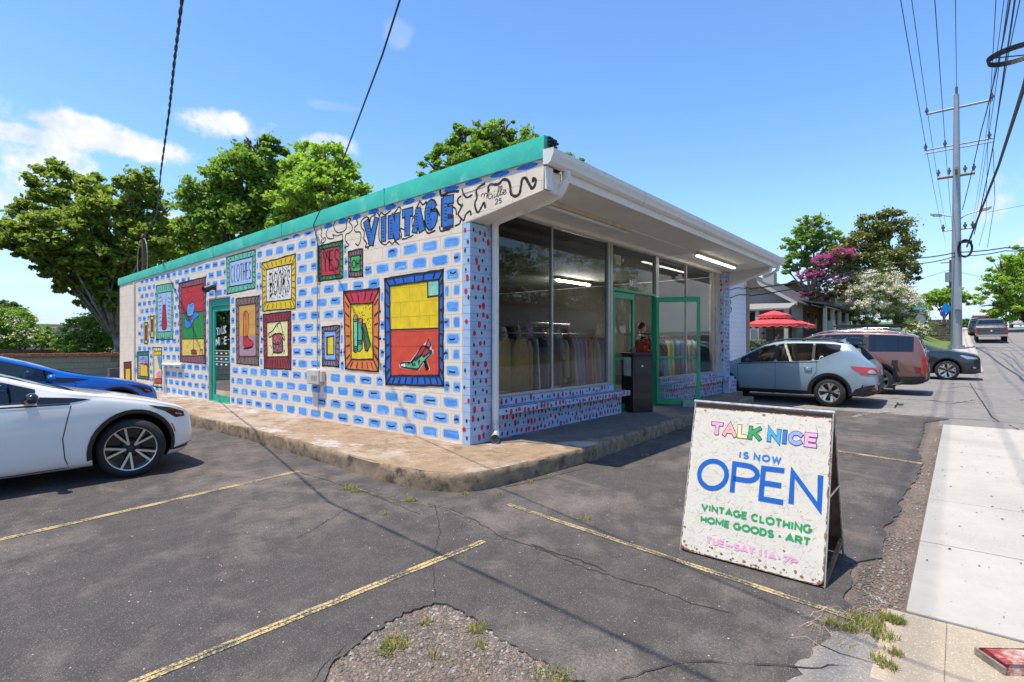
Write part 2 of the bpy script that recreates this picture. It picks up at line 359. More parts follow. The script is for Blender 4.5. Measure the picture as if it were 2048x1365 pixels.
# ---- painted lines with wear
def linemat(name, col, thr):
    m = bpy.data.materials.new(name); m.use_nodes = True; t = m.node_tree; b = t.nodes['Principled BSDF']
    P = nd(t, 'ShaderNodeTexCoord').outputs['Object']
    n = nd(t, 'ShaderNodeTexNoise', {'Vector': P, 'Scale': 75., 'Detail': 6., 'Roughness': .75}).outputs[0]
    k = nd(t, 'ShaderNodeTexNoise', {'Vector': P, 'Scale': 5., 'Detail': 4.}).outputs[0]
    f = mth(t, 'ADD', n, mth(t, 'MULTIPLY', mth(t, 'SUBTRACT', k, .5), .5))
    f = nd(t, 'ShaderNodeMapRange', {'Value': f, 'From Min': thr - .03, 'From Max': thr + .05}).outputs[0]
    c = nd(t, 'ShaderNodeMix', {0: f, 6: (.07, .065, .06, 1), 7: col + (1,)}, data_type='RGBA').outputs[2]
    t.links.new(c, b.inputs['Base Color']); b.inputs['Roughness'].default_value = .85
    return m
M_yel = linemat('worn yellow paint', (.42, .325, .14), .48); M_yel2 = linemat('faded yellow paint', (.38, .30, .14), .50); M_wht = linemat('faded white paint', (.42, .40, .37), .50)
def line(name, a, c, w, m, z=.004, label=None):
    a = Vector(a); c = Vector(c); d = (c - a).normalized(); n = Vector((-d.y, d.x)) * w / 2
    k = max(4, int((c - a).length / .15)); L = []; Rr = []
    for i in range(k + 1):
        p = a + (c - a) * i / k; j = rnd.uniform(.88, 1.1); q = rnd.uniform(.88, 1.1); zz = z + g(p.x)
        L.append((p.x + n.x * j, p.y + n.y * j, zz)); Rr.append((p.x - n.x * q, p.y - n.y * q, zz))
    b = MB()
    for i in range(k):      # two passes of the roller with a worn gap between them
        for u0, u1 in ((0, .46), (.56, 1)):
            f_ = lambda p, q, u: tuple(p[j] + (q[j] - p[j]) * (u + (.03 * math.sin(i * 1.7) if 0 < u < 1 else 0)) for j in range(3)); h_ = lambda p, q, u: tuple(p[j] + (q[j] - p[j]) * (u + (.03 * math.sin(i * 1.7 + 1.7) if 0 < u < 1 else 0)) for j in range(3))
            b.quad(f_(Rr[i], L[i], u0), h_(Rr[i + 1], L[i + 1], u0), h_(Rr[i + 1], L[i + 1], u1), f_(Rr[i], L[i], u1))
    return struct(b.build(name, m), label)
line('parking_line', (3.07, 5.7), (-2.0, 5.05), .07, M_yel, label='worn yellow bay line beside the white car')
line('parking_line', (2.84, 2.65), (-2.6, 2.72), .062, M_yel, label='worn yellow bay line left of the gravel hole')
line('parking_line', (3.63, 3.09), (3.27, .32), .055, M_yel2, label='faded yellow bay line in front of the folding sign')
line('parking_line', (8.75, 3.3), (8.04, .34), .09, M_yel, label='yellow bay line behind the folding sign')
for x in (14.0, 17.2, 20.3, 23.9, 27.2): line('parking_line', (x, 5.5), (x, -.4), .09, M_wht, z=-.013)
line('parking_line', (12.2, 1.6), (14.3, 1.2), .09, M_wht, z=.006)

# ---- cracks, and overhead wire shadows painted on the road: thin dark ragged ribbons
M_crack = mat('crack dark', (.040, .034, .030), .95, var=.3, scale=40)
M_crackd = mat('crack sand', (.16, .13, .10), .95, var=.3, scale=50)
def crack_or_shadow(px, w, z=.003, m=None, name='crack_or_shadow', zg=None):
    pts = ragged([tuple((on_z(*p) if zg is None else on_z(p[0], p[1], zg)).to_2d()) for p in px], min(w * 1.3, .014), .045, False); b = MB()
    L = []; Q = []
    for i, p in enumerate(pts):
        d = (pts[min(i + 1, len(pts) - 1)] - pts[max(i - 1, 0)]); d = d.normalized() if d.length else Vector((1, 0)); n = Vector((-d.y, d.x)); k = w * rnd.uniform(.2, 1.1) / 2 * (1 if 0 < i < len(pts) - 1 else .1)
        zz = g(p.x) + z; L.append((p.x + n.x * k, p.y + n.y * k, zz)); Q.append((p.x - n.x * k, p.y - n.y * k, zz))
    for i in range(len(L) - 1): b.quad(Q[i], Q[i + 1], L[i + 1], L[i])
    return struct(b.build(name, m or M_crack))
crack_or_shadow([(690, 968), (735, 985), (790, 1000), (850, 1010), (900, 1022), (945, 1040)], .03, .003, M_crackd)
crack_or_shadow([(850, 1008), (900, 1018), (940, 1037), (1010, 1078), (1060, 1092), (1110, 1112), (1150, 1130), (1205, 1148), (1290, 1172), (1340, 1190), (1400, 1212), (1480, 1235)], .010)
crack_or_shadow([(1060, 1088), (1105, 1105), (1160, 1120), (1215, 1145)], .022, .0035)
crack_or_shadow([(600, 870 + 75), (700, 975), (770, 1000), (840, 1030)], .012)
crack_or_shadow([(870, 1010), (880, 1060), (866, 1120), (870, 1200)], .008)
crack_or_shadow([(1010, 975), (1060, 965), (1110, 952), (1180, 935)], .016)
crack_or_shadow([(1230, 1365), (1330, 1335), (1400, 1325), (1500, 1330), (1600, 1338), (1700, 1335)], .010, .0075)
crack_or_shadow([(700, 1015), (650, 1045), (590, 1080)], .008)
crack_or_shadow([(1620, 1285), (1680, 1310), (1750, 1330)], .008, .0075)
crack_or_shadow([(700, 1225 + 60), (640, 1340), (600, 1400)], .006)
crack_or_shadow([(1940, 770), (1960, 800), (2000, 840), (2060, 870)], .03, -.012)  # dark ribbon stands in for an overhead wire's shadow on the road
for pp in [[(1560, 815), (1640, 828), (1740, 835), (1850, 843)], [(1900, 725), (1925, 722), (1960, 724)], [(1890, 780), (1930, 775), (1965, 783)], [(1860, 800), (1900, 806), (1950, 802)], [(1970, 700), (2010, 715), (2048, 735)]]:
    crack_or_shadow(pp, .035, -.012)

# ---- raised concrete apron round the shop
M_slab = groundmat('apron concrete', (.20, .135, .082), (.30, .215, .14), (.46, .39, .30), (.46, .43, .40), 1., sc=.8, speck=.5, bumpd=.005)
M_slabedge = mat('mossy kerb face', (.34, .245, .155), .95, var=.25, scale=9, bump=.45, bscale=60, dirt=.85, dirtcol=(.06, .048, .034), dscale=6, dthr=.51)
sl_out = [(3.6, 21), (3.56, 10.3), (3.57, 8.1), (3.50, 6.3), (3.42, 4.9), (3.42, 4.35), (3.47, 4.0), (3.60, 3.72), (3.8, 3.58), (4.1, 3.53), (4.6, 3.50), (5.6, 3.44), (7.6, 3.55), (9.6, 3.66), (11.5, 3.70), (13.3, 3.72), (13.3, 4.3), (14.6, 4.35), (14.6, 21)]
so_ = [Vector(p) for p in sl_out]; dense = []
for i in range(len(so_)):
    a = so_[i]; c = so_[(i + 1) % len(so_)]; k = max(1, int((c - a).length / .09)) if i < 15 else 1
    for j in range(k): dense.append(a + (c - a) * j / k)
def nrm2(i, P):
    a = P[i - 1]; c = P[(i + 1) % len(P)]; d = (c - a).normalized(); return Vector((d.y, -d.x))
rings = [(.0, -.01, 1.), (.004, .05, .8), (.0, .12, .6), (-.002, .170, .4), (-.016, .183, .3)]
b = MB(); n = len(dense); P = []
ctr = Vector((9, 12))
for (off, z, amp) in rings:
    for i, p in enumerate(dense):
        nn = nrm2(i, dense)
        if nn.dot(p - ctr) < 0: nn = -nn
        q = Vector((p.x * 3.1, p.y * 3.1, z * 9)); P.append((p.x + nn.x * (off + amp * .022 * noise.noise(q * 3)), p.y + nn.y * (off + amp * .022 * noise.noise(q * 3 + Vector((9, 0, 0)))), z + (.006 * noise.noise(q * 2) if z > .03 else 0)))
b.add(P, [(r * n + i, r * n + (i + 1) % n, (r + 1) * n + (i + 1) % n, (r + 1) * n + i) for r in range(4) for i in range(n)])
apron = b.build('shop_apron', M_slabedge, None, smooth=50); struct(apron)
top = P[4 * n:]; b = MB(); b.poly([(x, y, .182 + .002) for x, y, z in top]); o = b.build('apron_top', M_slab, apron)
# dark grey surface layer under the canopy
M_apron_grey = groundmat('dark grey apron', (.12, .105, .10), (.16, .14, .13), (.28, .25, .22), (.30, .245, .18), .9, sc=1, speck=.6)
b = MB(); wp = ragged([(4.95, 4.62), (5.5, 3.9), (6.6, 3.53), (9.5, 3.72), (13.2, 3.76), (13.2, 4.62)], .07, .12); b.poly([(p.x, p.y, .188) for p in wp]); b.build('dark_grey_layer', M_apron_grey, apron)

# ---- loose stones and grass
def stones(name, label, areas, cnt, seed, smin=.004, smax=.014, z=-.012, mats=None):
    r = random.Random(seed); b = MB()
    for i in range(cnt):
        poly = r.choice(areas); a, c, d = [poly[k] for k in r.sample(range(len(poly)), 3)]; u = r.random(); v = r.random()
        if u + v > 1: u, v = 1 - u, 1 - v
        x = a[0] + (c[0] - a[0]) * u + (d[0] - a[0]) * v; y = a[1] + (c[1] - a[1]) * u + (d[1] - a[1]) * v; s = smin + (smax - smin) * r.random() ** 3
        k = r.random() * 3; p = [(x + s * math.cos(k + q), y + s * math.sin(k + q) * r.uniform(.6, 1), z + s * r.uniform(-.1, .3)) for q in (0, 1.4, 2.6, 4.1, 5.2)]
        b.cur = r.choice((0, 0, 0, 1, 1, 1, 2)); b.add(p + [(x + s * .2, y, z + s * r.uniform(.5, 1))], [(0, 1, 5), (1, 2, 5), (2, 3, 5), (3, 4, 5), (4, 0, 5)])
    o = b.build(name, mats or [mat('stone grey', (.13, .115, .105), .9, bump=.3), mat('stone tan', (.21, .165, .13), .9), mat('stone pale', (.32, .29, .26), .9)]); return tag(o, label, 'gravel', kind='stuff')
stones('gravel_patch', 'loose gravel filling the broken hole in the asphalt', [[tuple(p) for p in hole]], 5200, 4)
gs = [[(3.7, .5), (3.55, .24), (5, .24), (5, .42)], [(5, .24), (5, .42), (8.5, .3), (8.5, .23)], [(8.5, .3), (8.5, .23), (12, .24), (12, .3)], [(3.4, .42), (3.5, .24), (4.1, .5), (4.3, .24)]]
stones('gravel_strip', 'dark loose gravel along the edge of the pale pavement', gs, 2600, 5, z=-.01)
stones('stray_stones', 'stray bits of stone lying on the asphalt', [[(-1, 2.4), (3.4, 3.4), (3.5, .6), (1, 1)], [(2.9, 2.6), (3.3, 4.6), (2.9, 1)]], 260, 6, .003, .008, .001)
def grass(name, label, spots, seed, h=.05, mats=None, z=0.):
    r = random.Random(seed); b = MB()
    for (x, y, rad, cnt) in spots:
        for i in range(cnt):
            a = r.random() * 6.28; q = rad * math.sqrt(r.random()); px = x + q * math.cos(a); py = y + q * math.sin(a)
            d = r.random() * 6.28; hh = h * r.uniform(.4, 1.2); lean = r.uniform(.1, 1.1) * hh; w = .0022
            dx, dy = math.cos(d), math.sin(d); b.cur = 0 if r.random() < .62 else 1
            b.add([(px - dy * w, py + dx * w, z), (px + dy * w, py - dx * w, z), (px + dx * lean * .4 + dy * w * .7, py + dy * lean * .4 - dx * w * .7, z + hh * .65), (px + dx * lean * .4 - dy * w * .7, py + dy * lean * .4 + dx * w * .7, z + hh * .65), (px + dx * lean, py + dy * lean, z + hh * .9)], [(0, 1, 2, 3), (3, 2, 4)])
    o = b.build(name, mats or [leafmat('blade green', (.10, .17, .025), (.19, .24, .05)), leafmat('blade dry', (.40, .31, .13), (.48, .38, .19))]); return tag(o, label, 'grass', kind='stuff')
def spots(l, z=0): return [(on_z(px, py, z).x, on_z(px, py, z).y, r_, c) for (px, py, r_, c) in l]
grass('crack_grass', 'small green weeds growing out of the asphalt cracks', spots([(700, 978, .07, 160), (713, 985, .05, 90), (822, 1003, .05, 150), (768, 1030, .03, 40), (765, 962, .03, 30), (880, 978, .04, 80), (1000, 990, .03, 40), (930, 990, .03, 40), (1170, 1040, .05, 50), (1290, 912, .05, 60), (1225, 893, .04, 60), (1100, 955, .04, 40), (1060, 965, .03, 40), (1395, 912, .03, 30), (660, 925, .03, 30), (745, 950, .03, 30)]), 1, .035)
grass('gravel_grass', 'green and straw weeds in the gravel hole', spots([(790, 1285, .07, 230), (775, 1300, .05, 90), (850, 1243, .03, 50), (955, 1255, .05, 150), (960, 1290, .03, 50), (1100, 1355, .09, 150), (870, 1310, .03, 30), (920, 1350, .2, 70), (1130, 1350, .06, 60)]), 2, .035, z=-.012)
grass('verge_grass', 'long green and dry grass where the pavement meets the asphalt', spots([(1790, 1245, .045, 260), (1775, 1240, .04, 120), (1700, 1262, .04, 150), (1665, 1250, .03, 90), (1740, 1250, .07, 200), (1768, 1275, .06, 160), (1790, 1310, .04, 80), (1775, 1335, .04, 120), (1755, 1320, .04, 60), (1725, 1245, .08, 120)]), 3, .038)
b = MB(); r_ = random.Random(9)
for i in range(90):      # straw lying flat
    p = on_z(r_.uniform(1640, 1780), r_.uniform(1215, 1300)); a = r_.gauss(2.5, .5); L = r_.uniform(.04, .13); q = p + Vector((math.cos(a) * L * .5, math.sin(a) * L * .5, 0)); e = p + Vector((math.cos(a + .3) * L, math.sin(a + .3) * L, 0))
    b.tube([p + Vector((0, 0, .006)), q + Vector((0, 0, r_.uniform(.006, .03))), e + Vector((0, 0, .006))], .0009, 3)
tag(b.build('dry_straw', leafmat('straw', (.42, .33, .16), (.55, .45, .26), .1)), 'dry straw lying flat over the asphalt edge', 'straw', kind='stuff')
# painted concrete chunk, lower right
c = thing('kerb_block', 'old concrete kerb block with flaking red paint on the pavement', 'kerb block', tuple(on_z(1990, 1345)))
M_redc = mat('flaking red kerb paint', (.40, .045, .05), .85, var=.2, scale=14, bump=.7, bscale=50, dirt=1., dirtcol=(.42, .37, .31), dscale=9, dthr=.5)
M_kc = mat('rough kerb concrete', (.36, .31, .25), .95, var=.25, scale=12, bump=.9, bscale=60)
p0 = [on_z(*q, z=.0) for q in [(1908, 1365), (1953, 1312), (2052, 1345)]]
x0, y0 = p0[1].x, p0[1].y
MM = Matrix.Translation((x0 - .0, y0, 0)) @ Matrix.Rotation(R(-52), 4, 'Z')
b = MB(); pr = [(0, 0, .0), (.02, 0, .045), (.045, 0, .055), (.15, 0, .055), (.16, 0, 0)]
b.prism([MM @ Vector((0, -q[0], q[2])) for q in pr], (MM.to_3x3() @ Vector((.5, 0, 0))))
b.build('block', M_redc, c, bevel=.006)
b = MB(); b.box(-.012, -.001, -.16, -.0, 0, .042, MM); b.build('broken_end', M_kc, c, bevel=.004)
# ================================================================ THE SHOP
WX = 4.694                     # plane of the painted side wall
shop = thing('shop_building', 'single storey block shop painted with blue dabs, framed pictures and the word VINTAGE', 'shop', (WX, 4.6, .18))
M_block = mat('cream block paint', (.83, .70, .55), .8, var=.07, scale=3, bump=.5, bscale=150, dirt=.35, dirtcol=(.45, .40, .33), dscale=1.6, dthr=.58)
M_mortar = mat('painted joint', (.62, .54, .45), .9, var=.1, scale=6)
M_white = mat('chalky white paint', (.74, .72, .68), .55, var=.06, scale=4, bump=.1, dirt=.5, dirtcol=(.40, .33, .25), dscale=4, dthr=.53)
M_cream = mat('cream soffit paint', (.78, .73, .65), .7, var=.08, scale=2, bump=.15, dirt=.4, dirtcol=(.35, .28, .2), dscale=2.5, dthr=.6)
M_alu = mat('aluminium frame', (.52, .49, .43), .42, .6, var=.1, scale=9)
M_green = mat('green door paint', (.0, .34, .13), .35, var=.06, scale=5)
M_teal = mat('teal door paint', (.02, .36, .26), .35, var=.06, scale=5)
M_roofg = mat('mint metal edge', (.06, .56, .40), .42, var=.12, scale=1.6, bump=.5, bscale=2.6, col2=(.03, .42, .30), dirt=.6, dirtcol=(.30, .62, .52), dscale=2.6, dthr=.55)
M_black = mat('black rubber', (.012, .012, .013), .6, var=0)
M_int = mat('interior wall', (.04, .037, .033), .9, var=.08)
M_glass = glass('shop glass', (.86, .89, .87), 0, 1.5, .02)
def fas_b(y): return 3.165 + (19.277 - y) * .0186      # underside of the mint edge
def fas_t(y): return 3.37 + (19.277 - y) * .02127
def wing_b(y): return -9. if y > 4.737 else 2.925 + (4.737 - y) * .1517
CO = .2032; Z0 = .178
DOOR = (11.50, 12.60, .17, 2.395)

def clip(poly, fn):                                   # keep fn(p) >= 0
    out = []
    for i in range(len(poly)):
        a = poly[i]; c = poly[(i + 1) % len(poly)]; fa, fc = fn(a), fn(c)
        if fa >= 0: out.append(a)
        if (fa >= 0) != (fc >= 0):
            t = fa / (fa - fc); out.append((a[0] + (c[0] - a[0]) * t, a[1] + (c[1] - a[1]) * t))
    return out
side = MB(); side.box(WX + .0045, WX + .19, 3.478, 4.737, 2.2, 2.201)
# backing wall with openings
side = MB()
Y1 = 19.2
for (ya, yb, za, zb) in ((4.72, DOOR[0], .0, None), (DOOR[0], DOOR[1], DOOR[3], None), (DOOR[1], Y1, .0, None)):
    k = 12
    for i in range(k):
        a = ya + (yb - ya) * i / k; c = ya + (yb - ya) * (i + 1) / k
        side.prism([(WX + .0045, a, za), (WX + .0045, c, za), (WX + .0045, c, fas_t(c) - .03), (WX + .0045, a, fas_t(a) - .03)], (.18, 0, 0))
side.prism([(WX + .0045, 3.485, wing_b(3.485) + .004), (WX + .0045, 4.72, wing_b(4.72) + .004), (WX + .0045, 4.72, fas_t(4.72) - .03), (WX + .0045, 3.485, fas_t(3.485) - .03)], (.1, 0, 0))
wall = side.build('side_wall', M_mortar, shop)
# individual concrete blocks
cells = []                                            # (poly, y0, y1, z0, z1) for the painter
rb = random.Random(11); BM = {}
def block_mesh(poly, key=None):
    if key in BM: return BM[key]
    b = MB(); n = len(poly); e = .002; cy = sum(p[0] for p in poly) / n; cz = sum(p[1] for p in poly) / n
    inn = [(p[0] + (e if p[0] < cy else -e), p[1] + (e if p[1] < cz else -e)) for p in poly]
    b.add([(.0042, p[0], p[1]) for p in poly] + [(.001, p[0], p[1]) for p in poly] + [(0, p[0], p[1]) for p in inn],
          [(i, n + i, n + (i + 1) % n, (i + 1) % n) for i in range(n)] + [(n + i, 2 * n + i, 2 * n + (i + 1) % n, n + (i + 1) % n) for i in range(n)] + [tuple(2 * n + i for i in range(n))])
    me = bpy.data.meshes.new('block'); me.from_pydata(b.v, [], b.f); me.materials.append(M_block)
    bm = bmesh.new(); bm.from_mesh(me); bmesh.ops.recalc_face_normals(bm, faces=bm.faces)
    f = max(bm.faces, key=lambda f: f.calc_area())
    if f.normal.x > 0: bmesh.ops.reverse_faces(bm, faces=bm.faces)
    bm.to_mesh(me); bm.free()
    if key: BM[key] = me
    return me
J = .0022; pieces = []
for k in range(0, 18):
    za = Z0 + k * CO + J; zb = Z0 + (k + 1) * CO - J
    start = 4.737 - .4064 * 4 - (.2032 if k % 2 else 0); n = 0
    while start < 19.2:
        ya = start + J; yb = start + .4064 - J; start += .4064
        if ya > 17.66 and k % 2: ya -= 0
        segs = [(ya, yb)]
        if zb < DOOR[3] + .02: segs = [(a, c) for a, c in ((ya, min(yb, DOOR[0] - .004)), (max(ya, DOOR[1] + .004), yb)) if c - a > .03] if (yb > DOOR[0] and ya < DOOR[1]) else segs
        for a, c in segs:
            if c < 3.5: continue
            if k * CO + Z0 < 2.7: a = max(a, 4.737)
            a = max(a, 3.482); c = min(c, 19.2)
            if a < 4.70 and c > 4.78 and zb > 2.8: segs.append((4.739, c)); c = 4.735
            if c - a < .03: continue
            poly = [(a, za), (c, za), (c, zb), (a, zb)]
            if zb > 2.8 and a < 4.73: poly = clip(poly, lambda p: p[1] - wing_b(min(p[0], 4.7369)) - .003)
            poly = clip(poly, lambda p: fas_b(p[0]) + .05 - p[1]) if len(poly) > 2 else poly
            if len(poly) < 3: continue
            zs = [p[1] for p in poly]
            if max(zs) - min(zs) < .02: continue
            pieces.append((poly, a, c, za, zb))
pieces.sort(key=lambda q: q[1])
rest = MB()
for i, (poly, a, c, za, zb) in enumerate(pieces):
    cells.append((poly, min(p[0] for p in poly), max(p[0] for p in poly), min(p[1] for p in poly), max(p[1] for p in poly)))
    cy, cz = (a + c) / 2, (za + zb) / 2
    loc = [(p[0] - cy, p[1] - cz) for p in poly]
    full = len(poly) == 4 and abs((max(p[1] for p in poly) - min(p[1] for p in poly)) - (zb - za)) < 1e-4
    me = block_mesh(loc, ('r', round(c - a, 3)) if full else None)
    if i < 299:
        o = bpy.data.objects.new('block', me); COL.objects.link(o); o.parent = wall
        o.location = (0 + rb.uniform(-.0006, .0003), cy - shop.location.y, cz - shop.location.z)
    else:
        rest.add([(v.co.x + WX, v.co.y + cy, v.co.z + cz) for v in me.vertices], [tuple(p.vertices) for p in me.polygons])
o = rest.build('distant_blocks', M_block, wall); o['kind'] = 'stuff'

# ---- mural painter: flat print on the block faces, and in the joints below them
def pm(hexcol): return mat('mural ' + hexcol, srgb(hexcol), .75, var=.13, scale=7, bump=.4, bscale=150, dirt=.18, dirtcol=tuple(min(1, x * 1.35 + .05) for x in srgb(hexcol)), dscale=11, dthr=.56)
def cliptri(tri, cell):
    p = clip(tri, lambda q: q[0] - cell[1]); p = clip(p, lambda q: cell[2] - q[0]) if len(p) > 2 else p
    if len(p) > 2: p = clip(p, lambda q: q[1] - cell[3])
    if len(p) > 2: p = clip(p, lambda q: cell[4] - q[1])
    if len(p) > 2 and cell[4] > 2.8 and cell[2] < 4.738: p = clip(p, lambda q: q[1] - wing_b(min(q[0], 4.7369)) - .003)
    if len(p) > 2 and cell[4] > 3.1: p = clip(p, lambda q: fas_b(q[0]) + .02 - q[1])
    return p if len(p) > 2 else None
rows = {}
for c in cells: rows.setdefault(int((((c[3] + c[4]) / 2) - Z0) / CO), []).append(c)
class Mural:
    def __init__(s, name, label, px=None): s.name = name; s.label = label; s.mats = []; s.b = MB(); s.L = 1; s.T = px or (lambda x, y: (x, y))
    def P(s, pts):
        r = []
        for p in pts:
            q = s.T(*p); w = on_x(q[0], q[1], WX); r.append((w.y, w.z))
        return r
    def mi(s, h):
        m = pm(h)
        if m not in s.mats: s.mats.append(m)
        return s.mats.index(m)
    def tri(s, t, h, L, deep=True):
        i = s.mi(h); x = WX - .0005 - .0004 * L
        z0, z1 = min(p[1] for p in t), max(p[1] for p in t); y0, y1 = min(p[0] for p in t), max(p[0] for p in t)
        for k in range(int((z0 - Z0) / CO) - 1, int((z1 - Z0) / CO) + 2):
            for c in rows.get(k, ()):
                if c[2] < y0 or c[1] > y1 or c[4] < z0 or c[3] > z1: continue
                p = cliptri(t, c)
                if p: s.b.add([(x, q[0], q[1]) for q in p], [tuple(range(len(p)))], i)
        if deep:
            p = clip(t, lambda q: fas_b(q[0]) + .02 - q[1])
            if len(p) > 2 and y0 < 4.7: p = clip(p, lambda q: q[1] - 2.925 + (q[0] - 4.737) * (.1517 if q[0] < 4.737 else 50.) - .003)
            if len(p) > 2: s.b.add([(WX + .0042 - .0004 * L, q[0], q[1]) for q in p], [tuple(range(len(p)))], i)
    def yz(s, pts, h, L=None, deep=True):
        L = s.L if L is None else L
        v = [Vector((0, p[0], p[1])) for p in pts]
        for t in tessellate_polygon([v]): s.tri([pts[i] for i in t], h, L, deep)
    def p(s, pts, h, L=None):
        s.yz(s.P(pts), h, L); s.L = (s.L if L is None else L) + 1; return s
    def strokeyz(s, pts, w, h='#1c1a1a', L=None):
        L = s.L if L is None else L
        pts = [p for i, p in enumerate(pts) if i == 0 or (abs(p[0] - pts[i - 1][0]) + abs(p[1] - pts[i - 1][1])) > 1e-4]
        if len(pts) < 2: return
        A = []; B = []
        for i, p in enumerate(pts):
            a = Vector(pts[max(i - 1, 0)]); c = Vector(pts[min(i + 1, len(pts) - 1)]); d = (c - a)
            d = d.normalized() if d.length > 1e-6 else Vector((1, 0))
            ww = w / 2 * rb.uniform(.82, 1.15)
            if 0 < i < len(pts) - 1:
                d1 = (Vector(p) - a).normalized(); cs = abs(d1.dot(d)); ww /= max(.5, cs)
            e = Vector((0, 0))
            if i == 0: e = -d * w * .3
            if i == len(pts) - 1: e = d * w * .3
            n = Vector((-d.y, d.x)) * ww; q = Vector(p) + e; A.append((q.x + n.x, q.y + n.y)); B.append((q.x - n.x, q.y - n.y))
        for i in range(len(pts) - 1):
            s.tri([A[i], B[i], B[i + 1]], h, L); s.tri([A[i], B[i + 1], A[i + 1]], h, L)
    def l(s, pts, w=.02, h='#1c1a1a', close=False, L=None, smooth=True, wob=0):
        q = s.P(pts)
        if close: q = q + [q[0]]
        if wob:
            r = []
            for a, c in zip(q, q[1:]):
                k = max(2, int(math.hypot(c[0] - a[0], c[1] - a[1]) / .08))
                for j in range(k): r.append((a[0] + (c[0] - a[0]) * j / k + rb.uniform(-wob, wob), a[1] + (c[1] - a[1]) * j / k + rb.uniform(-wob, wob)))
            q = r + [q[-1]]
        s.strokeyz(q, w, h, L); return s
    def seg(s, pts, w, h, L):
        runs = [[pts[0]]]
        for i in range(1, len(pts)):
            runs[-1].append(pts[i])
            if i < len(pts) - 1:
                a = Vector(pts[i]) - Vector(pts[i - 1]); c = Vector(pts[i + 1]) - Vector(pts[i])
                if a.length > 1e-5 and c.length > 1e-5 and a.normalized().dot(c.normalized()) < .6: runs.append([pts[i]])
        for k, r in enumerate(runs): s.l(r, w, h, L=L + .15 * k)
    def done(s, parent=None):
        o = s.b.build(s.name, s.mats, parent or wall)
        if s.label: o['label'] = s.label
        return o
def lerp(a, c, t): return (a[0] + (c[0] - a[0]) * t, a[1] + (c[1] - a[1]) * t)
def crop(ox, oy, sc): return lambda x, y: (ox + x / sc, oy + y / sc)
C1 = crop(220, 480, 4.0133); C2 = crop(420, 420, 3.413); C3 = crop(620, 420, 2.844); C4 = crop(700, 520, 4.873); CB = crop(600, 260, 3.531); C5 = crop(300, 600, 6.4)
def framed(label, T, outer, inner, fcol, icol, ticks=(5, 6, 5, 6), tb=None, w=.022, extra=None):
    """outer / inner: TL TR BR BL"""
    m = Mural('mural_picture', label, T)
    m.p(outer, fcol)
    if tb:
        m.p([outer[0], outer[1], inner[1], inner[0]], tb[0]); m.p([inner[3], inner[2], outer[2], outer[3]], tb[1])
    m.p(inner, icol); m.L += 1
    if extra: extra(m)
    L = m.L + 1
    m.l(outer, w * 1.1, close=True, L=L, wob=.006); m.l(inner, w, close=True, L=L, wob=.004)
    for a, c in zip(outer, inner): m.l([a, c], w * .8, L=L)
    for e in range(4):
        a, c = outer[e], outer[(e + 1) % 4]; ia, ic = inner[e], inner[(e + 1) % 4]
        for j in range(ticks[e]):
            t = (j + .7 + rb.uniform(-.1, .1)) / (ticks[e] + .4); p, q = lerp(a, c, t), lerp(ia, ic, t)
            m.l([lerp(p, q, .22), lerp(p, q, .75)], w * .8, L=L)
    m.done(); FR.append(m.P(outer)); return m
FR = []                                                   # areas the blue dabs keep clear of
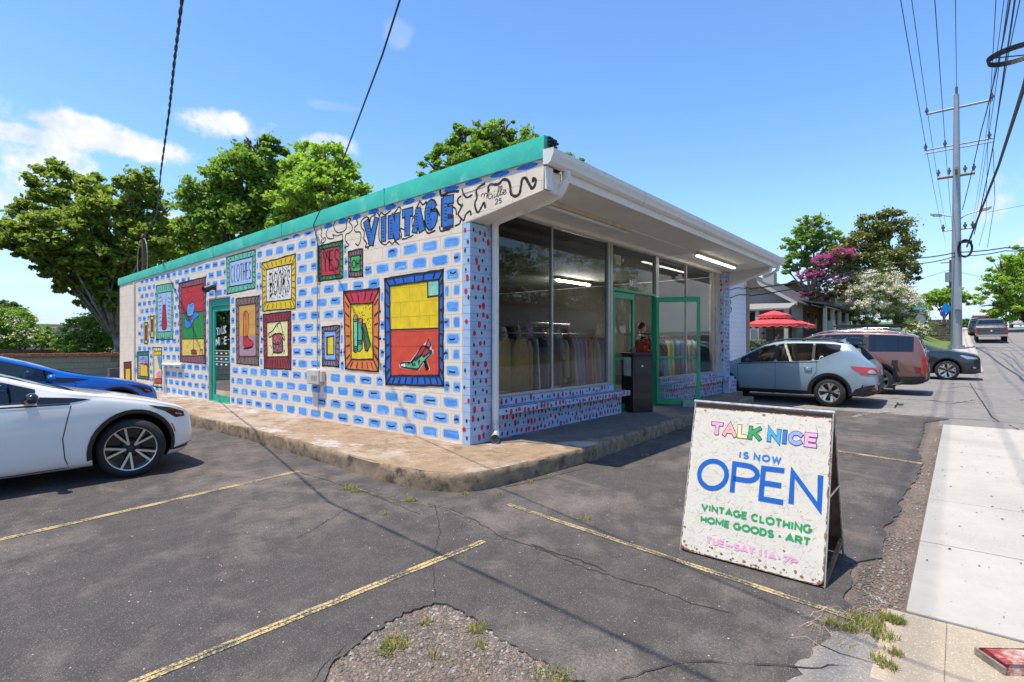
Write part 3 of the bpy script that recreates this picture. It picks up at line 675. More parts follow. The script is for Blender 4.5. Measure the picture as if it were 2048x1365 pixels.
# stroke letters in a 1 x 1 box, y up
def arc(cx, cy, rx, ry, a0, a1, n=10): return [(cx + rx * math.cos(R(a0 + (a1 - a0) * i / n)), cy + ry * math.sin(R(a0 + (a1 - a0) * i / n))) for i in range(n + 1)]
GL = {'A': [[(0, 0), (.5, 1), (1, 0)], [(.2, .33), (.8, .33)]], 'B': [[(.05, 0), (.05, 1)], [(.05, 1)] + arc(.5, .76, .42, .24, 90, -90, 8) + [(.05, .52)], [(.05, .52)] + arc(.52, .26, .45, .26, 90, -90, 8) + [(.05, 0)]],
      'C': [arc(.52, .5, .5, .5, 45, 315, 16)], 'D': [[(.05, 0), (.05, 1)] + arc(.4, .5, .58, .5, 90, -90, 12) + [(.05, 0)]], 'E': [[(.95, 1), (.05, 1), (.05, 0), (.95, 0)], [(.05, .52), (.85, .52)]],
      'G': [arc(.5, .5, .5, .5, 50, 350, 16) + [(.98, .46), (.58, .46)]], 'H': [[(.05, 0), (.05, 1)], [(.95, 0), (.95, 1)], [(.05, .5), (.95, .5)]], 'I': [[(.5, 0), (.5, 1)]],
      'K': [[(.05, 0), (.05, 1)], [(.95, 1), (.08, .4)], [(.35, .6), (1, 0)]], 'L': [[(.08, 1), (.08, 0), (.95, 0)]], 'M': [[(.04, 0), (.04, 1), (.5, .25), (.96, 1), (.96, 0)]],
      'N': [[(.05, 0), (.05, 1), (.95, 0), (.95, 1)]], 'O': [arc(.5, .5, .5, .5, 90, 450, 24)], 'P': [[(.05, 0), (.05, 1)] + arc(.55, .74, .42, .26, 90, -90, 8) + [(.05, .48)]],
      'R': [[(.05, 0), (.05, 1)] + arc(.55, .74, .4, .26, 90, -90, 8) + [(.05, .48)], [(.5, .48), (.98, 0)]], 'S': [arc(.5, .75, .42, .25, 30, 270, 10) + arc(.5, .25, .45, .25, 90, -150, 10)],
      'T': [[(0, 1), (1, 1)], [(.5, 1), (.5, 0)]], 'U': [[(.05, 1)] + arc(.5, .38, .45, .38, 180, 360, 10) + [(.95, 1)]], 'V': [[(0, 1), (.5, 0), (1, 1)]], 'W': [[(0, 1), (.25, 0), (.5, .85), (.75, 0), (1, 1)]],
      'Y': [[(0, 1), (.5, .48), (1, 1)], [(.5, .48), (.5, 0)]], '1': [[(.2, .78), (.55, 1), (.55, 0)]], '7': [[(0, 1), (1, 1), (.35, 0)]], '3': [arc(.45, .75, .42, .25, 140, -90, 9), arc(.45, .26, .45, .26, 90, -140, 9)],
      '0': [arc(.5, .5, .42, .5, 90, 450, 16)], '-': [[(.1, .42), (.9, .42)]], '_': [[(0, .42), (1, .42)]], '.': [[(-.1, .42), (1.1, .42)]], '2': [arc(.5, .7, .42, .3, 160, -30, 8) + [(.05, 0), (.95, 0)]], '5': [[(.9, 1), (.15, 1), (.1, .56)] + arc(.48, .32, .44, .32, 120, -150, 9)],
      '/': [[(0, 0), (1, 1)]]}
WID = {'I': .22, '1': .5, 'M': 1.2, 'W': 1.35, 'O': 1.12, 'G': 1.08, 'C': 1., 'E': .78, 'L': .72, 'T': .85, 'S': .85, '-': .55, '_': 1.2, '.': .3, ' ': .5, 'V': 1., 'N': .95, 'A': 1.05}
def qmap(q, u, v):                                        # q: TL TR BR BL, v up
    a = lerp(q[3], q[2], u); c = lerp(q[0], q[1], u); return lerp(a, c, v)
def layout(txt, gap=.28):
    x = 0; out = []
    for ch in txt:
        w = WID.get(ch, .9) * .8
        if ch != ' ': out.append((ch, x, w))
        x += w + (gap if ch != ' ' else 0)
    tot = x - gap; return [(c, a / tot, w / tot) for c, a, w in out]
def letters(m, txt, quad, w, h='#1c1a1a', L=None, gap=.28):
    for ch, a, ww in layout(txt, gap):
        for st in GL[ch]: m.l([qmap(quad, a + ww * x, y) for x, y in st], w, h, L=L)
def dots(m, quad, n, w=.016, seed=1, h='#1c1a1a', ln=.02):
    r = random.Random(seed)
    for i in range(n):
        y, z = m.P([qmap(quad, r.uniform(.04, .96), r.uniform(.04, .96))])[0]; m.strokeyz([(y, z), (y + r.uniform(-.004, .004), z + ln)], w, h, m.L)

MINT = '#6fc7a5'; SKY = '#a9c6ec'
q = [(272, 668), (304, 665), (304, 835), (274, 832)]; framed('slim yellow framed mural panel, lower of the two beside the tie', C1, q, [(281, 692), (298, 691), (298, 805), (282, 805)], '#e8c81c', '#8f2f35', (0, 0, 0, 0), w=.03)
framed('slim yellow framed mural panel right beside the tie', C1, [(320, 615), (355, 610), (355, 790), (324, 785)], [(330, 645), (347, 643), (347, 735), (332, 733)], '#e8c81c', '#8f2f35', (0, 0, 0, 0), w=.03)
def tie(m):
    m.p([(424, 525), (447, 523), (452, 600), (459, 690), (452, 715), (435, 727), (418, 716), (414, 690), (420, 600)], '#a8202f')
    m.l([(424, 525), (447, 523), (452, 600), (459, 690), (452, 715), (435, 727), (418, 716), (414, 690), (420, 600)], .02, close=True); m.l([(428, 522), (408, 445)], .02); m.l([(442, 522), (457, 440)], .02)
    for i in range(8):
        y = 470 + i * 32; m.l([(395, y), (412, y - 10)], .018); m.l([(465, y - 5), (484, y + 2)], .018)
framed('mural picture of a red necktie in a mint frame', C1, [(370, 370), (508, 345), (505, 798), (372, 803)], [(385, 430), (492, 413), (490, 735), (385, 742)], MINT, '#b3c9ee', (7, 6, 7, 6), extra=tie)
def hat(m):
    m.p([(578, 592), (752, 572), (752, 795), (580, 797)], '#1f8f3f'); m.p([(580, 798), (755, 795), (757, 928), (580, 930)], '#f0cf63')
    m.l([(578, 592), (752, 572)], .02); m.l([(580, 798), (755, 795)], .02); dots(m, [(590, 805), (740, 803), (745, 920), (590, 925)], 34, .014, 4)
    br = [(600, 600), (612, 640), (632, 655), (655, 640), (668, 595), (688, 575), (712, 588), (714, 610), (690, 628), (668, 655), (655, 690), (625, 720), (605, 705), (597, 660)]
    m.p(br, '#3f83d8'); m.l(br, .02, close=True); cr = [(622, 610), (620, 550), (630, 510), (650, 515), (662, 497), (676, 510), (680, 545), (668, 600), (645, 618)]
    m.p(cr, '#62a5e8'); m.l(cr, .02, close=True); m.p([(622, 615), (650, 618), (645, 648), (624, 640)], '#a8322f'); m.l([(640, 520), (655, 535), (670, 515)], .014)
    m.l([(668, 655), (672, 882)], .022); m.p([(652, 890), (670, 880), (695, 888), (700, 915), (655, 918)], '#a33036'); m.l([(652, 890), (670, 880), (695, 888), (700, 915), (655, 918)], .02, close=True); m.l([(722, 930), (724, 885), (745, 882), (745, 928)], .02)
framed('mural picture of a blue cowboy hat on a stand in a mauve frame', C1, [(553, 350), (768, 298), (770, 995), (565, 978)], [(576, 385), (752, 350), (758, 930), (580, 932)], '#9c5f6b', '#c42a35', (8, 12, 9, 12), extra=hat)
framed('small maroon framed yellow panel at the far foot of the mural', C1, [(110, 985), (172, 980), (175, 1145), (115, 1145)], [(125, 1032), (163, 1030), (163, 1150), (127, 1150)], '#8c2f38', '#e8c81c', (4, 4, 0, 4), w=.03)
def p6(m):
    m.p([(230, 930), (305, 928), (305, 990), (230, 992)], '#6fb0ea'); m.p([(246, 1000), (268, 995), (300, 1010), (305, 1095), (248, 1095)], '#eac62e'); m.p([(252, 960), (275, 945), (290, 985), (275, 1010), (258, 1000)], '#e27f9e')
    m.l([(246, 1000), (268, 995), (300, 1010), (305, 1095)], .02); m.l([(252, 960), (275, 945), (290, 985), (275, 1010)], .02)
    for i in range(9): m.l([(230, 985 + i * 14), (243, 985 + i * 14)], .022, '#f3efe6')
framed('small mural picture with a teal top beside the hat rack picture', C1, [(217, 900), (312, 895), (318, 1125), (220, 1112)], [(229, 928), (305, 926), (307, 1097), (230, 1095)], '#3f7f6a', '#9c3a32', (5, 5, 5, 5), extra=p6)
def p7(m):
    m.p([(352, 895), (413, 893), (413, 925), (354, 927)], '#f0c419'); m.p([(380, 935), (408, 932), (414, 1040), (400, 1030), (388, 980)], '#4f9fe0'); m.p([(375, 1065), (405, 1050), (410, 1110), (378, 1112)], '#e98cac'); m.p([(355, 1115), (414, 1112), (415, 1150), (357, 1150)], '#c8412f')
    m.l([(380, 935), (388, 980), (400, 1030), (414, 1040)], .018); m.l([(395, 940), (405, 1000)], .014); m.l([(355, 1115), (414, 1112)], .018); m.l([(354, 927), (413, 925)], .018)
framed('narrow cream mural picture with yellow band left of the pipe', C1, [(345, 865), (415, 865), (418, 1187), (350, 1176)], [(353, 893), (413, 892), (415, 1152), (357, 1152)], '#efe0a8', '#efdca6', (3, 0, 3, 0), extra=p7)
framed('mural sign reading CLOTHES in a mint frame', C2, [(112, 325), (312, 270), (310, 535), (117, 575)], [(134, 360), (291, 318), (289, 500), (135, 527)], '#69c39d', '#afc6ea', (6, 6, 6, 6),
       extra=lambda m: letters(m, 'CLOTHES', [(143, 388), (280, 354), (279, 468), (144, 498)], .022))
def books(m):
    dots(m, [(392, 412), (552, 378), (552, 606), (392, 622)], 120, .018, 7, ln=.022); letters(m, 'BOOKS', [(410, 438), (543, 408), (543, 560), (410, 590)], .055, '#efe9dc'); m.L += 1; letters(m, 'BOOKS', [(410, 438), (543, 408), (543, 560), (410, 590)], .022)
framed('mural sign reading BOOKS in a yellow frame', C2, [(355, 365), (585, 300), (583, 672), (360, 692)], [(385, 408), (557, 370), (557, 610), (386, 630)], '#efc51d', '#ece6d8', (6, 7, 6, 7), extra=books)
def boot(m):
    m.p([(198, 862), (315, 862), (315, 1000), (200, 1003)], '#b98c97')
    s_ = [(228, 712), (236, 697), (245, 690), (256, 698), (263, 712), (262, 800), (258, 872), (230, 885)]; m.p(s_, '#ef7f3f')
    f_ = [(230, 868), (258, 862), (268, 885), (290, 895), (297, 915), (285, 935), (250, 942), (232, 930), (226, 900)]; m.p(f_, '#cf2a2f'); m.l(s_, .018, close=True); m.l(f_, .018, close=True)
    m.l([(232, 948), (262, 945), (292, 935)], .035); m.l([(237, 700), (237, 730)], .016); m.l([(245, 692), (247, 870)], .014)
framed('mural picture of an orange and red boot in a brown frame', C2, [(177, 608), (338, 585), (334, 1062), (183, 1050)], [(198, 655), (312, 640), (315, 1000), (200, 1003)], '#8a6a5f', '#d9a24a', (5, 8, 5, 8), extra=boot)
def bag(m):
    s_ = [(425, 868), (437, 850), (478, 842), (492, 848), (500, 965), (485, 978), (432, 976)]; m.p(s_, '#93425a'); m.p([(425, 868), (437, 850), (478, 842), (492, 848), (495, 905), (465, 922), (430, 912)], '#a62b3d'); dots(m, [(432, 860), (490, 852), (494, 968), (434, 970)], 90, .01, 5, '#e9c9c4', .008)
    m.l(s_, .02, close=True); m.l([(430, 912), (465, 922), (495, 905)], .02); st = [(400, 845), (430, 825), (455, 785), (478, 768), (490, 800), (500, 850), (513, 880), (508, 892), (495, 870), (488, 850)]
    m.l(st, .02); m.l([(400, 845), (405, 872), (425, 858), (450, 842)], .02); dots(m, [(398, 780), (525, 765), (525, 995), (398, 1000)], 20, .018, 9)
framed('mural picture of a maroon handbag in a dark red frame', C2, [(362, 715), (553, 692), (555, 1090), (370, 1082)], [(390, 770), (532, 755), (532, 1002), (393, 1005)], '#9a2c37', '#efe4a0', (8, 9, 9, 9), extra=bag)
framed('mural sign reading YES in a green frame', C2, [(737, 250), (907, 208), (910, 465), (740, 487)], [(758, 272), (887, 246), (885, 440), (759, 453)], '#2f8f4d', '#c92f40', (6, 5, 6, 5),
       extra=lambda m: letters(m, 'YES', [(772, 290), (880, 268), (878, 405), (775, 420)], .032))
def p10(m): m.p([(795, 872), (846, 862), (846, 988), (797, 990)], '#f1cf1f'); m.l([(795, 872), (846, 862), (846, 988), (797, 990)], .022, close=True); m.l([(803, 872), (803, 988)], .02)
framed('small mauve framed mural panel with a yellow rectangle above the meter box', C2, [(765, 800), (887, 790), (880, 1072), (768, 1065)], [(780, 830), (860, 826), (858, 1028), (781, 1024)], '#8f7d90', '#8cbcf0', (5, 6, 5, 6), extra=p10)
framed('small mural sign reading OH in a mauve frame', C3, [(218, 238), (300, 222), (302, 378), (220, 384)], [(233, 265), (287, 258), (287, 348), (234, 353)], '#97767c', '#43b85a', (4, 4, 4, 4),
       extra=lambda m: letters(m, 'OH', [(241, 288), (281, 282), (281, 328), (241, 332)], .022))
def bk(m):
    dots(m, [(240, 545), (352, 538), (355, 700), (240, 700)], 44, .014, 3, ln=.012)
    for pts, c in (([(248, 618), (256, 598), (272, 598), (272, 800), (262, 812), (250, 806)], '#7fd3b4'), ([(272, 632), (285, 617), (299, 622), (298, 790), (285, 805), (270, 806)], '#4bb585'), ([(293, 668), (307, 645), (316, 650), (345, 765), (328, 806), (316, 800)], '#2d8a4c'), ([(293, 668), (300, 672), (328, 806), (316, 800)], '#d8414a')):
        m.p(pts, c); m.l(pts, .02, close=True)
    m.p([(251, 612), (262, 592), (275, 600), (272, 618)], '#d98a5f', ); m.p([(274, 634), (285, 617), (298, 625), (292, 640)], '#d98a5f'); m.p([(297, 664), (307, 645), (318, 655), (308, 672)], '#b8413f')
    for yy in (625, 635): m.l([(250, yy), (270, yy - 2)], .014)
    for yy in (745, 755, 765): m.l([(272, yy), (296, yy - 3)], .014)
    for yy in (780, 790, 800): m.l([(250, yy), (270, yy - 2)], .014)
framed('mural picture of green books in an orange and red frame', C3, [(192, 465), (395, 448), (391, 920), (203, 905)], [(232, 538), (357, 530), (360, 850), (236, 852)], '#ec7f41', '#f2d21c', (4, 6, 5, 6), tb=('#cf3447', '#ec7f41'), extra=bk)
def shoe(m):
    m.p([(398, 683), (868, 668), (870, 1128), (400, 1130)], '#dd4b32'); m.l([(398, 683), (868, 668)], .022)
    m.p([(757, 200), (868, 190), (865, 348), (760, 363)], '#8fd4bd'); m.l([(757, 200), (760, 363), (865, 348)], .024)
    a = [(490, 1015), (520, 1002), (600, 1000), (660, 950), (700, 925), (720, 945), (760, 915), (800, 882), (802, 900), (770, 940), (738, 972), (770, 1065), (748, 1072), (722, 985), (690, 1030), (665, 1066), (560, 1055), (500, 1042)]
    halo = [(478, 1020), (515, 992), (590, 985), (640, 920), (690, 850), (745, 800), (770, 755), (800, 830), (795, 870), (815, 880), (815, 910), (750, 975), (785, 1075), (740, 1082), (720, 1010), (675, 1078), (560, 1068), (488, 1052)]
    m.p(halo, '#f1c9b8'); m.p(a, '#63c294'); m.p([(490, 1015), (520, 1002), (545, 1012), (548, 1048), (500, 1042)], '#efe6d2')
    m.p([(600, 1000), (655, 920), (690, 860), (712, 838), (745, 850), (770, 875), (785, 885), (720, 945), (700, 925), (655, 950)], '#b5323a'); m.p([(740, 835), (770, 768), (792, 825), (770, 860)], '#c9586c'); m.L += 1
    m.l(a, .02, close=True); m.l([(600, 1000), (655, 920), (690, 860), (712, 838), (745, 850), (770, 875), (785, 885)], .022); m.l([(740, 835), (770, 768), (792, 825), (770, 860), (740, 835)], .02); m.l([(545, 1008), (548, 1050)], .016); m.l([(728, 990), (758, 1068)], .035)
    m.l([(640, 985), (690, 940), (745, 850)], .016); dots(m, [(560, 1010), (690, 980), (670, 1055), (560, 1048)], 20, .014, 2)
framed('large blue framed mural picture of a green high heel shoe on yellow and red', C4, [(340, 185), (908, 100), (910, 1228), (352, 1215)], [(388, 255), (868, 192), (870, 1128), (400, 1130)], '#1f66c4', '#f3cd12', (5, 8, 8, 7), w=.026, extra=shoe)

# VINTAGE lettering and the black scrawl round it
m = Mural('mural_lettering', 'fat blue letters reading VINTAGE with black outline', CB); BL = '#2474cc'
vq = {'V': [(470, 655), (538, 637), (520, 795), (486, 800)], 'I': [(584, 632), (596, 628), (594, 770), (586, 775)], 'N': [(640, 622), (690, 605), (688, 758), (638, 752)], 'T': [(734, 592), (786, 580), (766, 728), (748, 732)],
      'A': [(818, 575), (852, 570), (860, 700), (812, 710)], 'G': [(900, 530), (952, 520), (950, 672), (900, 678)], 'E': [(1020, 500), (1074, 490), (1072, 650), (1022, 660)]}
for ch, qd in vq.items():
    for st in GL[ch]: m.seg([qmap(qd, x, y) for x, y in st], .145, '#1c1a1a', 1)
for ch, qd in vq.items():
    for j, st in enumerate(GL[ch]): m.seg([qmap(qd, x, y) for x, y in st], .088, BL, 2.6 + j)
for ch, qd in vq.items():
    for i in range(6):
        a = qmap(qd, .12 if ch != 'A' else .25, .1 + i * .15); m.l([(a[0] - 6, a[1]), (a[0] + 6, a[1] - 2)], .012, L=5.5)
m.done()
m = Mural('mural_scrawl', 'black hand drawn scrawl round the word VINTAGE', CB)
def cat(pts, n=5):                                        # smooth curve through the points
    o = []
    for i in range(len(pts) - 1):
        p0, p1, p2, p3 = pts[max(i - 1, 0)], pts[i], pts[i + 1], pts[min(i + 2, len(pts) - 1)]
        for j in range(n):
            t = j / n; o.append(tuple(.5 * ((2 * p1[k]) + (-p0[k] + p2[k]) * t + (2 * p0[k] - 5 * p1[k] + 4 * p2[k] - p3[k]) * t * t + (-p0[k] + 3 * p1[k] - 3 * p2[k] + p3[k]) * t ** 3) for k in (0, 1)))
    return o + [pts[-1]]
for pts, w in (([(148, 690), (155, 720), (148, 745), (158, 768), (150, 790), (160, 800), (176, 785), (180, 765), (172, 762), (165, 775)], .02), ([(195, 705), (185, 730), (192, 760), (215, 770), (240, 765), (232, 742), (262, 750), (298, 740), (300, 780)], .02),
               ([(248, 650), (238, 680), (255, 720), (290, 725), (325, 700), (330, 650), (342, 625), (358, 632), (350, 655), (366, 675), (370, 705), (350, 728), (325, 740), (320, 780), (345, 815), (325, 830), (320, 865)], .022),
               ([(400, 640), (408, 665), (388, 690), (392, 720), (425, 725), (430, 770), (412, 815), (392, 805)], .022), ([(478, 840), (485, 825), (462, 830), (470, 800), (450, 770), (455, 720), (435, 690), (432, 650), (455, 622), (480, 618), (495, 650), (500, 620), (535, 598)], .024),
               ([(548, 590), (560, 620), (558, 760), (575, 800), (605, 812), (630, 790), (650, 808), (672, 790), (700, 812)], .022), ([(560, 610), (575, 585), (600, 600), (640, 572)], .022), ([(665, 590), (685, 565), (700, 545), (712, 560), (708, 590)], .022),
               ([(712, 770), (718, 745), (708, 700), (735, 705)], .022), ([(722, 772), (750, 768), (800, 745)], .022), ([(826, 552), (840, 520), (848, 505), (868, 530), (892, 508)], .028), ([(800, 700), (790, 640), (815, 600)], .02),
               ([(922, 590), (935, 565), (965, 562), (985, 605)], .03), ([(880, 640), (885, 700), (905, 730), (955, 712)], .024), ([(985, 685), (995, 715), (1035, 708), (1060, 700)], .026), ([(990, 430), (1000, 465), (1060, 440), (1120, 435)], .035), ([(1080, 545), (1100, 560), (1105, 600)], .022),
               ([(1135, 470), (1115, 490), (1118, 520), (1140, 540), (1128, 570), (1118, 600), (1155, 640), (1170, 600), (1200, 575), (1208, 600)], .028), ([(1145, 420), (1155, 455), (1180, 478), (1215, 460)], .024), ([(1150, 540), (1145, 520)], .02), ([(1095, 680), (1125, 665), (1135, 640)], .026),
               ([(1305, 380), (1270, 400), (1245, 430), (1250, 480), (1235, 520), (1245, 570), (1260, 582), (1280, 550), (1300, 515), (1308, 550)], .030), ([(1330, 435), (1332, 400), (1350, 385), (1400, 385), (1435, 352), (1470, 360), (1485, 400), (1490, 450), (1520, 470), (1550, 450), (1560, 400), (1570, 350), (1590, 340), (1600, 350)], .036),
               ([(1600, 350), (1625, 395), (1640, 415), (1660, 390), (1665, 355), (1648, 345), (1645, 365)], .036)):
    m.l(cat(pts), w)
# signature
for pts in ([(1282, 475), (1285, 455), (1300, 455), (1300, 478), (1305, 455), (1322, 448), (1320, 480), (1340, 420)], [(1355, 455), (1338, 455), (1330, 480), (1345, 488), (1358, 462), (1360, 485)], [(1372, 455), (1372, 480), (1385, 470)], [(1375, 438), (1377, 436)],
            [(1385, 475), (1405, 430), (1412, 405), (1402, 405), (1396, 470), (1408, 462)], [(1408, 462), (1425, 420), (1428, 400), (1420, 402), (1414, 460), (1424, 455)], [(1430, 440), (1430, 458)], [(1434, 425), (1436, 424)], [(1440, 445), (1455, 430), (1445, 425), (1436, 445), (1445, 458), (1460, 440)]):
    m.l(cat(pts, 4), .011)
for ch, qd in (('2', [(1378, 492), (1398, 487), (1400, 522), (1378, 530)]), ('5', [(1405, 488), (1424, 484), (1424, 515), (1404, 520)])):
    for st in GL[ch]: m.l([qmap(qd, x, y) for x, y in st], .013)
m.done()

# blue dabs, one on each block that shows
def inpoly(p, poly):
    c = False; j = len(poly) - 1
    for i in range(len(poly)):
        if (poly[i][1] > p[1]) != (poly[j][1] > p[1]) and p[0] < (poly[j][0] - poly[i][0]) * (p[1] - poly[i][1]) / (poly[j][1] - poly[i][1]) + poly[i][0]: c = not c
        j = i
    return c
d = Mural('blue_dabs', 'blue paint dab on each block, many with a short black stroke')
keep = [f for f in FR] + [d.P([(636, 425), (1100, 290), (1100, 395), (930, 454), (905, 470), (800, 485), (740, 523), (700, 508), (692, 482), (636, 492)])] + [[(DOOR[0], 0), (DOOR[1], 0), (DOOR[1], 2.45), (DOOR[0], 2.45)]]
B1, B2, BK = '#a9caf0', '#5b9fe6', '#20242c'; rd = random.Random(5)
def blob(y0, y1, z0, z1, sh, jit):
    cy, cz, a, c = (y0 + y1) / 2, (z0 + z1) / 2, (y1 - y0) / 2 * sh, (z1 - z0) / 2 * sh; out = []
    n = 14
    for i in range(n):
        t = 2 * PI * i / n; e = .38; r_ = 1 + rd.uniform(-jit, jit)
        out.append((cy + a * r_ * math.copysign(abs(math.cos(t)) ** e, math.cos(t)), cz + c * r_ * math.copysign(abs(math.sin(t)) ** e, math.sin(t))))
    return out
def dash(y, z, w, r):
    k = rd.choice((-1, 1, 1, 0)); pts = [(y + w * (i / 4 - .5), z + k * .012 * math.sin(PI * i / 4) + rd.uniform(-.003, .003)) for i in range(5)]; d.strokeyz(pts, r, BK, 3)
for (poly, y0, y1, z0, z1) in cells:
    cz = (z0 + z1) / 2
    if y0 < 4.735 or cz > fas_b((y0 + y1) / 2) - .0 or y1 > 17.9: continue
    if y1 > 17.6 and cz > 1.2: continue
    n = 16; free = [not any(inpoly((y0 + (y1 - y0) * (i + .5) / n, z), k_) for k_ in keep for z in (z0 + .07, cz, z1 - .07)) for i in range(n)]
    i = 0
    while i < n:
        if not free[i]: i += 1; continue
        j = i
        while j < n and free[j]: j += 1
        a = y0 + (y1 - y0) * i / n; c = y0 + (y1 - y0) * j / n; i = j
        if c - a < .055: continue
        fz1 = min(z1, fas_b((a + c) / 2) - .01)
        if fz1 - z0 < .06: continue
        mx = min(.05, (c - a) * .15); s_ = rd.uniform(-.012, .012)
        a2 = a + mx + rd.uniform(0, .02); c2 = c - mx - rd.uniform(0, .02); zz0 = z0 + .03 + rd.uniform(0, .013); zz1 = fz1 - .028 - rd.uniform(0, .012)
        if zz1 - zz0 < .03: continue
        d.yz(blob(a2, c2, zz0, zz1, 1.10, .07), B1, 1, False); d.yz(blob(a2 + .010, c2 - .010, zz0 + .008, zz1 - .008, .97, .13), rd.choice((B2, B2, '#5096e2', '#66a5e8')), 2, False)
        for _ in range(2 if a < 11 else 0):
            if c2 - a2 < .12: break
            ly = zz0 + (zz1 - zz0) * rd.uniform(.2, .8); l0 = a2 + (c2 - a2) * rd.uniform(.12, .35); l1 = a2 + (c2 - a2) * rd.uniform(.6, .88); d.strokeyz([(l0, ly), ((l0 + l1) / 2, ly + rd.uniform(-.008, .008)), (l1, ly + rd.uniform(-.008, .008))], rd.uniform(.012, .03), rd.choice(('#74b0ee', '#4a90de', '#8cc0f2')), 2.5 + _ * .2)
        if rd.random() < (.55 if a < 12 else .75): dash((a2 + c2) / 2 + rd.uniform(-.02, .02), (zz0 + zz1) / 2 + rd.uniform(-.02, .025), min(.17, (c2 - a2) * rd.uniform(.4, .6)), .022 if c2 - a2 > .15 else .03)
d.T = CB
for (x, y, hw) in ((200, 680, 28), (300, 645, 28), (402, 617, 28), (520, 578, 34), (640, 545, 37), (770, 508, 40), (908, 468, 48), (1070, 418, 50), (1225, 370, 57), (1412, 315, 65), (1605, 260, 72)):
    pts = [(x + hw * math.cos(t) + 0, y - hw * .26 * math.cos(t) + 17 * math.sin(t) * rd.uniform(.85, 1.15)) for t in [2 * PI * i / 16 for i in range(16)]]
    d.yz(d.P([(x + (p[0] - x) * 1.1, y + (p[1] - y) * 1.15) for p in pts]), B2, 1); d.yz(d.P(pts), '#2f7fd6', 2)
o = d.done(); o['kind'] = 'stuff'
# ================================================================ SHOP: roof, front, door
rt = MB(); rt.prism([(WX + .02, 19.25, 3.30), (WX + .02, 3.5, 3.60), (WX + .02, 3.5, 3.50), (WX + .02, 4.9, 3.34), (WX + .02, 19.25, 3.18)], (9.86, 0, 0)); rt.build('roof_slab', mat('roof membrane', (.2, .19, .18), .9), shop)
# mint metal edge along the side, slightly buckled
b = MB(); ys = [19.277 - i * .2 for i in range(79)] + [3.462]; V = []
for i, y in enumerate(ys):
    wob = .006 * noise.noise(Vector((y * 1.7, 0, 0))) + (-.004 if i % 15 == 0 else 0)
    V += [(WX - .02 + wob, y, fas_b(y) + .004 * noise.noise(Vector((y * 2, 5, 0)))), (WX - .028 + wob * 1.5, y, (fas_b(y) + fas_t(y)) / 2), (WX - .018 + wob, y, fas_t(y)), (WX + .10, y, fas_t(y) + .01), (WX + .10, y, fas_b(y) + .05)]
b.add(V, [(i * 5 + j, (i + 1) * 5 + j, (i + 1) * 5 + j + 1, i * 5 + j + 1) for i in range(len(ys) - 1) for j in range(4)] + [(4, 3, 2, 1, 0), tuple(5 * (len(ys) - 1) + j for j in range(5))])
ff = b.build('roof_edge', M_roofg, shop, smooth=30); ff['label'] = 'mint green metal roof edge'
b = MB()
for y in (15.4, 12.3, 9.3, 6.3): b.box(WX - .032, WX - .016, y - .012, y + .012, fas_b(y) - .006, fas_t(y) + .006)
b.build('metal_lap', M_roofg, ff)
r_ = random.Random(2); b = MB()
for i in range(16): x = WX + .04 + .03 * (i % 3); z = 3.50 + .2 * i / 16; b.box(x, x + .08, 3.43 + r_.uniform(-.03, .01), 3.50, z, z + .02)
b.build('torn_roofing', mat('roof felt', (.02, .02, .022), .9), shop)
# end beam under the side wall's wing, canopy soffit, wing at the far end
b = MB(); b.prism([(WX + .004, 3.485, wing_b(3.485)), (WX + .004, 4.735, wing_b(4.735)), (WX + .004, 4.735, 3.30), (WX + .004, 3.485, 3.36)], (.30, 0, 0)); b.build('end_beam', M_cream, shop, bevel=.01)
b = MB(); b.prism([(14.35, 3.60, 3.43), (14.35, 3.66, 3.26), (14.35, 4.70, 2.93), (14.35, 4.76, 2.9), (14.35, 4.76, 3.5), (14.35, 3.60, 3.5)], (.26, 0, 0)); b.build('end_wing', M_white, shop, bevel=.01)
b = MB()
for i in range(4):
    xa = 5.0 + i * 2.34; b.add([(xa, 3.47, 3.365), (xa + 2.332, 3.47, 3.365), (xa + 2.332, 4.82, 3.275), (xa, 4.82, 3.275), (xa, 3.47, 3.385), (xa + 2.332, 3.47, 3.385), (xa + 2.332, 4.82, 3.295), (xa, 4.82, 3.295)], [(0, 3, 2, 1), (4, 5, 6, 7), (0, 1, 5, 4), (2, 3, 7, 6), (0, 4, 7, 3), (1, 2, 6, 5)])
b.build('soffit', M_cream, shop)
b = MB(); b.box(5.0, 14.34, 3.50, 3.54, 3.305, 3.362); b.box(5.0, 14.34, 4.66, 4.74, 3.215, 3.282); b.box(5.0, 14.34, 3.43, 3.468, 3.28, 3.5); b.build('soffit_trim', M_cream, shop, bevel=.004)
g_ = MB(); prof = [(3.46, 3.54), (3.46, 3.385), (3.40, 3.375), (3.36, 3.40), (3.345, 3.44), (3.325, 3.475), (3.325, 3.535), (3.332, 3.535), (3.333, 3.48), (3.352, 3.44), (3.366, 3.407), (3.402, 3.383), (3.452, 3.392), (3.452, 3.54)]
g_.prism([(WX - .035, y, z) for y, z in prof], (9.9, 0, 0)); g_.prism([(WX - .04, y, z) for y, z in [(3.462, 3.542), (3.462, 3.383), (3.40, 3.373), (3.36, 3.398), (3.345, 3.438), (3.322, 3.475), (3.322, 3.538)]], (.006, 0, 0))
gut = g_.build('gutter', M_white, shop); 
b = MB(); b.box(WX + .0, 14.55, 3.43, 3.47, 3.545, 3.575); b.build('drip_edge', mat('dark drip edge', (.10, .08, .07), .6), shop)
b = MB(); b.box(WX - .002, WX + .12, 3.44, 3.47, 3.12, 3.37); b.build('beam_end_cap', M_white, shop, bevel=.004)
